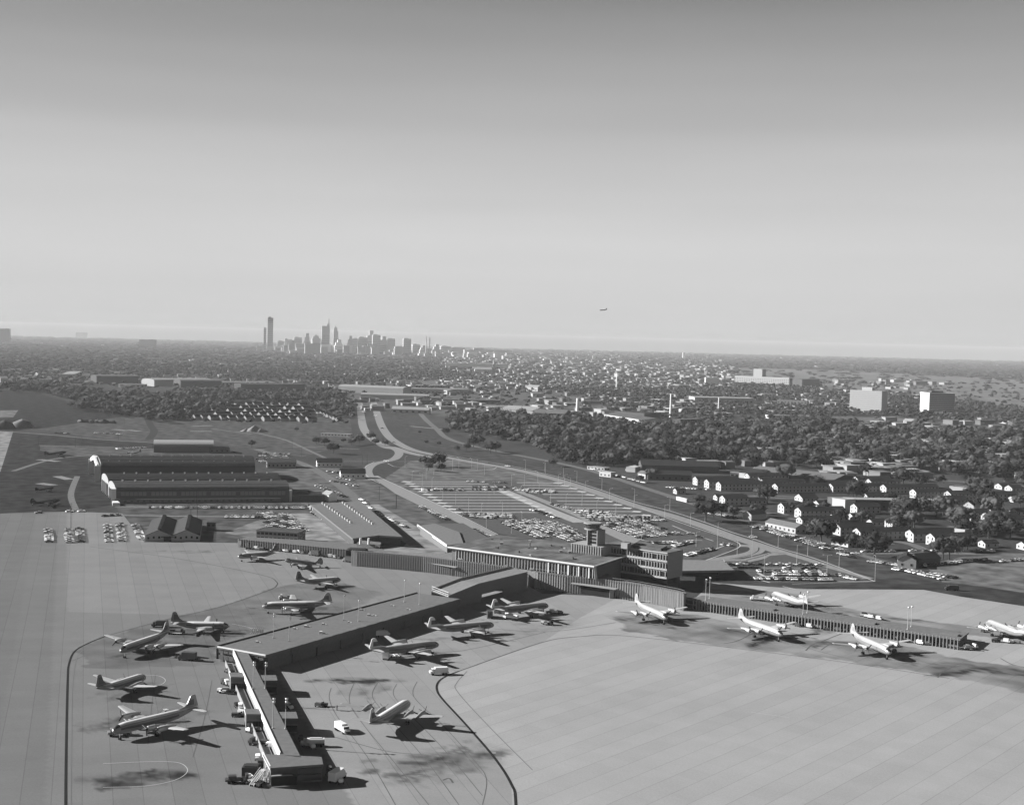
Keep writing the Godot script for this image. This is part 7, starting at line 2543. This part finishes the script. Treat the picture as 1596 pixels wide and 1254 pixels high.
	# the court of small houses left of the highway
	for r in 5:
		for c in 17:
			var x := 262.0 + c * 13.6 + (r % 2) * 6.0 + rng.randf_range(-2, 2)
			var y := 631.0 + r * 5.6 + c * 0.25 + rng.randf_range(-0.6, 0.6)
			if x > 486:
				continue
			var a := G(x, y)
			var o := house("court_house", "small white-ended house, %s from the left in the %s rank of the court" % [nth(c), nth(r)], "house", a, a + along(44.0, 15.0), 9.0, 4.6, "gable", mat(0.2, 0.8), droof, "small houses of the court left of the highway", 3.0)
	for c in 9:
		var a := G(486 + c * 5.0, 640 + c * 2.0)
		house("court_house", "small white cottage, %s down the slanting lane by the highway" % nth(c), "house", a, a + along(48.0, 9.0), 6.0, 3.0, "gable", mat(0.2, 0.8), droof, "small houses of the court left of the highway", 2.6)
	# far single landmarks
	for f in [[0, 15, 512, 534, 0.1, "dark block of flats at the left edge of the far woods"], [217, 243, 529, 540, 0.12, "long dull block with a pale end in the far woods"], [118, 136, 518, 524, 0.13, "faint long block far off at left"], [612, 625, 543, 551, 0.6, "bright white block below the skyline"], [436, 440, 540, 546, 0.7, "small white block below the skyline's left"], [924, 928, 553, 560, 0.6, "white tower far off below the flying aeroplane"], [1064, 1067, 549, 558, 0.7, "white standpipe tower on the far plain"], [695, 790, 566, 575, 0.5, "long white shed left of the church"], [1099, 1120, 588, 600, 0.45, "pale block left of the hospital"]]:
		var p := G((f[0] + f[1]) * 0.5, f[3] + 1.0)
		var d := absf(p.z)
		var b := MB.new()
		var w: float = (f[1] - f[0]) / LENS * d
		var h: float = maxf(top_of(p, (f[0] + f[1]) * 0.5, f[2]), 6.0)
		b.box(Vector3(0, h * 0.5, 0), Vector3(w, h, minf(w, 20.0)))
		b.box(Vector3(w * 0.2, h + 1.0, 0), Vector3(w * 0.3, 2.0, minf(w, 20.0) * 0.4))
		solo("far_block", b, mat(f[4], 0.8), f[5], "building").position = Vector3(p.x, 0, p.z)
	# skyline
	var T := [
		[408.5, 412.5, 510, 8500, 0.13, "plain", "lower slim twin beside the tallest left tower"], [414.5, 423, 494, 8550, 0.1, "plain", "tallest slim tower at the left of the skyline"], [499, 511, 496, 8500, 0.1, "spire", "broad dark tower with a needle spire"], [517, 524.5, 507, 8700, 0.13, "round", "tower with a rounded crown next to the spire"],
		[568, 582, 515, 8800, 0.15, "stepped", "high stepped block in the middle of the skyline"], [578, 590, 521, 8650, 0.14, "plain", "broad block right of the high stepped one"], [588, 602, 524, 8700, 0.15, "stepped", "low stepped block on the skyline's right slope"], [601, 613, 527, 8800, 0.16, "plain", "low end block on the skyline's right slope"],
		[626, 638, 527, 8300, 0.12, "plain", "lone square block right of the main group"], [539, 548, 523, 8500, 0.13, "stepped", "stepped block right of the rounded tower"], [546, 558, 527, 8600, 0.16, "plain", "low broad block in the gap of the skyline"], [556, 570, 525, 8500, 0.14, "plain", "low broad block left of the high stepped one"],
		[471, 481, 519, 8500, 0.14, "stepped", "stepped block left of the spire tower"], [484, 497, 521, 8600, 0.17, "round", "domed pale block just left of the spire tower"], [456, 468, 525, 8700, 0.16, "plain", "low dull block at the skyline's left slope"], [441, 446, 527, 8200, 0.3, "plain", "slim pale block at the skyline's left end"], [446, 456, 529, 8300, 0.13, "plain", "low dark block at the skyline's left end"], [519, 532, 529, 8300, 0.28, "stepped", "pale low block under the rounded tower"], [430, 441, 531, 8700, 0.15, "plain", "lowest block left of the main group"],
		[640, 652, 536, 8600, 0.15, "plain", "low block on the right tail of the skyline"], [652, 662, 538, 8400, 0.16, "stepped", "second low block on the right tail"], [672, 684, 536, 8300, 0.14, "stepped", "square block beyond the twin stacks"], [684, 700, 539, 8500, 0.15, "plain", "long low block at the end of the right tail"], [700, 722, 541, 8700, 0.14, "plain", "last low block of the right tail"], [722, 760, 542, 9000, 0.12, "stepped", "low dark hump at the far right of the skyline"], [745, 795, 545, 9300, 0.11, "plain", "faint flat hump right of the skyline"],
	]
	for t in T:
		tower_px(t[6], t[0], t[1], t[2], t[3], t[4] * 2.3, t[5])
	for s in [[662.0, 524.0, "left one of the twin power-station stacks"], [667.5, 525.0, "right one of the twin power-station stacks"]]:
		var fwd := 7800.0
		var h: float = EYE - fwd * (s[1] - yh(s[0])) / LENS
		var m := MB.new()
		m.tube(Vector3.ZERO, Vector3(0, h, 0), 4.0, 2.6, 10)
		solo("smokestack", m, mat(0.35, 0.8), s[2], "smokestack").position = W((s[0] - 798.0) / LENS * fwd, fwd)
	# roofs and walls glinting between far trees: too many and too small to count
	var hm := MB.new()
	hm.box(Vector3(0, 0.5, 0), Vector3(1, 1, 1))
	hm.prism(PackedVector2Array([Vector2(-0.55, -0.55), Vector2(0.55, -0.55), Vector2(0.55, 0.55), Vector2(-0.55, 0.55)]), 1.0, 1.08)
	var pm := StandardMaterial3D.new()
	pm.vertex_color_use_as_albedo = true
	pm.roughness = 0.8
	pm.metallic_specular = 0.05
	var mesh := hm.into()
	mesh.surface_set_material(0, pm)
	var list: Array = []
	var cols: Array = []
	var r2 := RandomNumberGenerator.new()
	r2.seed = 77
	var areas := [
		[690, 1150, 556, 606, 1500], [0, 690, 530, 600, 420], [500, 780, 590, 640, 130], [1240, 1450, 600, 640, 90], [1150, 1596, 548, 574, 50], [830, 1250, 600, 650, 210], [1300, 1596, 655, 735, 300], [690, 1000, 545, 560, 260], [1000, 1330, 670, 735, 30], [0, 260, 575, 605, 60], [1296, 1440, 727, 745, 40], [1220, 1480, 594, 600, 30],
	]
	for a in areas:
		for k in int(a[4] * 0.85):
			var py: float = lerpf(a[2], a[3], pow(r2.randf(), 0.8))
			var px: float = r2.randf_range(a[0], a[1])
			if py < yh(px) + 18.0:
				continue
			var p := G(px, py)
			var far := p.length() > 4500.0
			var w := r2.randf_range(7, 15) * (1.5 if far else 1.0)
			var h := r2.randf_range(4, 8) * (1.5 if far else 1.0)
			list.append(Transform3D(Basis(Vector3.UP, deg_to_rad(AXIS + 90.0 * (r2.randi() % 2))).scaled_local(Vector3(w * r2.randf_range(1.0, 2.4), h, w)), p))
			var t: float = [0.27, 0.22, 0.18, 0.14, 0.11, 0.09, 0.18][r2.randi() % 7]
			cols.append(Color(t, t, t))
	# the low mass of the city round its towers
	for k in 170:
		var px := r2.randf_range(400, 800)
		var fwd := r2.randf_range(7600, 9600)
		var near := clampf(1.0 - absf(px - 540.0) / 260.0, 0.1, 1.0)
		list.append(Transform3D(Basis(Vector3.UP, deg_to_rad(12.0)).scaled_local(Vector3(r2.randf_range(25, 60), r2.randf_range(14, 26) + 55.0 * near * pow(r2.randf(), 2.0), r2.randf_range(25, 50))), W((px - 798.0) / LENS * fwd, fwd)))
		var ct: float = [0.2, 0.3, 0.4, 0.26][r2.randi() % 4]
		cols.append(Color(ct, ct, ct))
	var mm := MultiMesh.new()
	mm.transform_format = MultiMesh.TRANSFORM_3D
	mm.use_colors = true
	mm.mesh = mesh
	mm.instance_count = list.size()
	for i in list.size():
		mm.set_instance_transform(i, list[i])
		mm.set_instance_color(i, cols[i])
	var o := MultiMeshInstance3D.new()
	o.name = "distant_rooftops"
	o.multimesh = mm
	add_child(o)
	tag(o, "pale roofs and walls of countless houses glinting between the far trees", "rooftops", "", "stuff")

func build_woods() -> void:
	# single trees by the photograph: foot x, y, crown width, where
	for t in [
		[695, 678, 11, "left of the highway wood, alone on the meadow"], [738, 697, 14, "first of the loose group on the meadow by the airport road"], [747, 694, 13, "second of the loose group on the meadow"], [727, 702, 10, "third of the loose group on the meadow"], [740, 690, 14, "back of the loose group on the meadow"], [765, 706, 14, "right-hand one of the loose group on the meadow"], [773, 704, 13, "rightmost of the loose group on the meadow"], [712, 703, 7, "low, near the highway fence"], [664, 692, 6, "low and lone beside the highway"], [684, 694, 5, "tiny, right of the lone one by the highway"], [654, 676, 5, "tiny by the frontage road"],
		[661, 726, 11, "on the lawn above the car park, left of three"], [671, 729, 11, "on the lawn above the car park, middle one"], [684, 727, 15, "on the lawn above the car park, biggest"], [687, 735, 9, "on the lawn above the car park, front one"], [668, 733, 8, "on the lawn above the car park, low front one"],
		[578, 686, 11, "by the highway's left edge, upper"], [585, 694, 9, "by the highway's left edge, lower"], [600, 695, 8, "at the loop road junction"], [519, 707, 13, "in the field left of the barns"], [493, 693, 10, "in the field, far left of the group"], [506, 695, 11, "in the field, middle of the group"], [560, 692, 12, "in the field right of the group"], [548, 694, 10, "in the field, right of the middle"], [535, 690, 6, "small in the field by the pale hut"], [392, 697, 9, "by the gravel mound"], [462, 672, 6, "lone in the upper field"],
		[1100, 812, 17, "on the verge before the open shed, with bare trunk"], [1112, 806, 12, "behind the verge tree, left"], [1125, 806, 12, "behind the verge tree, right"], [1090, 788, 10, "left of the verge tree"], [1143, 808, 11, "by the cars at the open shed"], [1280, 847, 16, "big, at the dirt strip below the stepped barracks"], [1272, 836, 13, "left of the big one at the dirt strip"], [1290, 838, 13, "right of the big one at the dirt strip"], [1363, 868, 17, "big, on the street corner by the field"], [1470, 872, 15, "left of two at the dirt field's shed"], [1480, 872, 14, "right of two at the dirt field's shed"], [1418, 882, 6, "low, against the field shed"],
		[1196, 784, 15, "by the fifth long barrack's gable"], [1184, 779, 11, "left beside the fifth long barrack's gable"], [1275, 764, 14, "between the fifth and seventh long barracks"], [1408, 758, 19, "big, at the end of the wide warehouse"], [1437, 760, 13, "right of the big one at the warehouse"], [1350, 742, 14, "by the railway fields above the warehouse"], [1396, 742, 10, "small, right of that one"], [1420, 806, 17, "amid the dark clump below the long pale roof"], [1402, 802, 15, "left in the dark clump below the long pale roof"], [1440, 800, 14, "right in the dark clump below the long pale roof"], [1460, 807, 13, "at the right edge of that clump"], [1400, 815, 14, "front left of that clump"], [1425, 822, 14, "front middle of that clump"], [1398, 830, 14, "against the front right barracks"], [1555, 832, 19, "big dark, at the right above the street"], [1541, 838, 15, "left of the big one above the street"], [1575, 840, 15, "right of the big one above the street"], [1520, 768, 17, "right of the yard stores"], [1535, 770, 15, "further right of the yard stores"], [1512, 778, 12, "below the yard stores"],
		[1490, 858, 11, "bushy, before the frontmost barrack, left"], [1500, 860, 11, "bushy, before the frontmost barrack, middle"], [1508, 856, 11, "bushy, before the frontmost barrack, right"], [1330, 853, 10, "low bushy, before the longest front barrack, left"], [1350, 856, 10, "low bushy, before the longest front barrack, middle"], [1380, 856, 9, "low bushy, before the longest front barrack, right"], [1330, 775, 12, "behind the big white block"], [1310, 813, 11, "between the white porch house and the front pair"], [1285, 802, 11, "left of the white porch house"], [1345, 815, 10, "right of the cottage over the ridge"], [1590, 792, 13, "at the right edge among gables"], [1015, 747, 12, "at the left end of the second dark warehouse"], [997, 752, 8, "on the yard by the half-round shed"], [868, 716, 14, "wood's front edge, lone by the road"], [862, 727, 9, "small at the wood's front corner"], [909, 728, 10, "small, in front of the wood by the sheds"], [1180, 805, 11, "behind the open-fronted shed"], [1240, 800, 10, "between the stepped barracks"],
	]:
		tree(t[0], t[1], t[2], t[3])
	# woods: outline at the ground, trees per thousand square metres, name or "" for the uncounted
	var r := RandomNumberGenerator.new()
	r.seed = 31
	var belts := [
		[[830, 700, 880, 722, 960, 728, 1010, 724, 1120, 724, 1330, 731, 1330, 700, 1200, 690, 1000, 690, 840, 680], 9.0, "in the wood behind the barracks", 120],
		[[700, 672, 760, 684, 830, 700, 840, 680, 1000, 690, 1200, 690, 1330, 700, 1330, 731, 1420, 736, 1596, 758, 1800, 770, 1800, 690, 1596, 680, 1400, 672, 1290, 660, 1190, 664, 1080, 672, 1000, 666, 860, 660, 700, 652], 6.0, "", 0],
		[[110, 640, 260, 655, 300, 640, 260, 630, 300, 612, 520, 622, 520, 632, 420, 628, 280, 624, 240, 620, 120, 612], 6.0, "in the belt left of the court", 26],
		[[0, 606, 60, 606, 120, 612, 110, 620, 60, 612, 0, 612], 4.0, "", 0],
		[[160, 646, 250, 660, 350, 640, 300, 622, 180, 622], 5.0, "", 0],
		[[480, 612, 520, 612, 545, 640, 556, 655, 530, 652, 490, 632], 5.0, "in the clump beside the highway", 8],
		[[690, 652, 760, 660, 870, 676, 1000, 680, 870, 655, 800, 650], 5.0, "", 0],
		[[1330, 775, 1500, 790, 1596, 800, 1700, 830, 1596, 850, 1480, 830, 1340, 800], 0.9, "among the barracks", 14],
		[[1130, 790, 1300, 796, 1300, 806, 1200, 806, 1130, 798], 1.0, "", 0],
		[[1170, 757, 1400, 765, 1560, 772, 1560, 745, 1300, 738], 0.25, "", 0],
	]
	for b in belts:
		var p := poly(b[0])
		var lo := Vector2(1e9, 1e9)
		var hi := -lo
		for q in p:
			lo = lo.min(q)
			hi = hi.max(q)
		var n := int((hi.x - lo.x) * (hi.y - lo.y) / 1000.0 * b[1])
		var k := 0
		for i in n:
			var q := Vector2(r.randf_range(lo.x, hi.x), r.randf_range(lo.y, hi.y))
			if not Geometry2D.is_point_in_polygon(q, p):
				continue
			if noise.get_noise_2d(q.x * 3.2, q.y * 3.2) < -0.24:
				continue
			var w := r.randf_range(6.5, 16.5) if r.randf() < 0.85 else r.randf_range(15.0, 20.0)
			trees.append([Vector3(q.x, 0, q.y).length() - (4000.0 if b[2] != "" and k < b[3] and false else 0.0), Vector3(q.x, 0, q.y), w, w * r.randf_range(0.7, 1.15), clampi(int((noise2.get_noise_2d(q.x * 6.0, q.y * 6.0) * 1.1 + 0.5) * 4.0 + r.randf_range(-1.0, 1.0)), 0, 3), b[2] if b[2] == "" else "@" + b[2]])
			k += 1
	# name the nearest trees of each wood by where they stand in it
	trees.sort_custom(func(a, b): return a[0] < b[0])
	var count := {}
	for t in trees:
		var s: String = t[5]
		if s.begins_with("@"):
			var c: int = count.get(s, 0)
			count[s] = c + 1
			var most := 190 if s.contains("wood behind") else 30
			if c >= most:
				t[5] = ""
			else:
				var col := clampi(int((S(t[1]).x - 830.0) / 50.0), 0, 11)
				var key := s + str(col)
				var rank: int = count.get(key, 0)
				count[key] = rank + 1
				t[5] = "%s back in stretch %s %s" % [nth(rank), ["one","two","three","four","five","six","seven","eight","nine","ten","eleven","twelve"][col], s.substr(1).replace("in the", "of the").replace("among", "among")]
	# the endless wooded town beyond, thinning into haze
	var far1: Array = []
	var z := 1750.0
	while z < 4300.0:
		var half := z * 0.42 + 60.0
		var step := 9.5 + (z - 1750.0) * 0.0022
		var x := -half
		while x < half:
			var px := x + r.randf_range(-0.5, 0.5) * step
			var pz := z + r.randf_range(-0.5, 0.5) * step
			if r.randf() < wood_density(px, -pz) * 0.72:
				var w := r.randf_range(8.0, 14.0) * (step / 11.0)
				far1.append([0.0, Vector3(px, 0, -pz), w, minf(w, 14.0) * r.randf_range(0.6, 1.1), clampi(int((noise2.get_noise_2d(px * 3.0, pz * 3.0) * 1.1 + 0.5) * 4.0 + r.randf_range(-1.0, 1.0)), 0, 3), ""])
			x += step
		z += step
	scatter("far_woodland", far1, 2, 6, 26, "tree crowns of the wooded town beyond the highway")
	var far2: Array = []
	while z < 16000.0:
		var half := z * 0.42 + 100.0
		var step := 24.0 + (z - 4300.0) * 0.006
		var x := -half
		while x < half:
			var px := x + r.randf_range(-0.5, 0.5) * step
			var pz := z + r.randf_range(-0.5, 0.5) * step
			if r.randf() < wood_density(px, -pz) * 0.62:
				var w := step * r.randf_range(1.0, 1.7)
				far2.append([0.0, Vector3(px, 0, -pz), w, r.randf_range(10.0, 17.0), r.randi() % 4, ""])
			x += step
		z += step
	scatter("horizon_woodland", far2, 2, 7, 20, "dark woods running to the horizon under the haze")

# where a place shows in the photograph
func S(p: Vector3) -> Vector2:
	var l := view.inverse() * (p - Vector3(0, EYE, 0))
	return Vector2(798.0 - LENS * l.x / l.z, 627.0 + LENS * l.y / l.z)
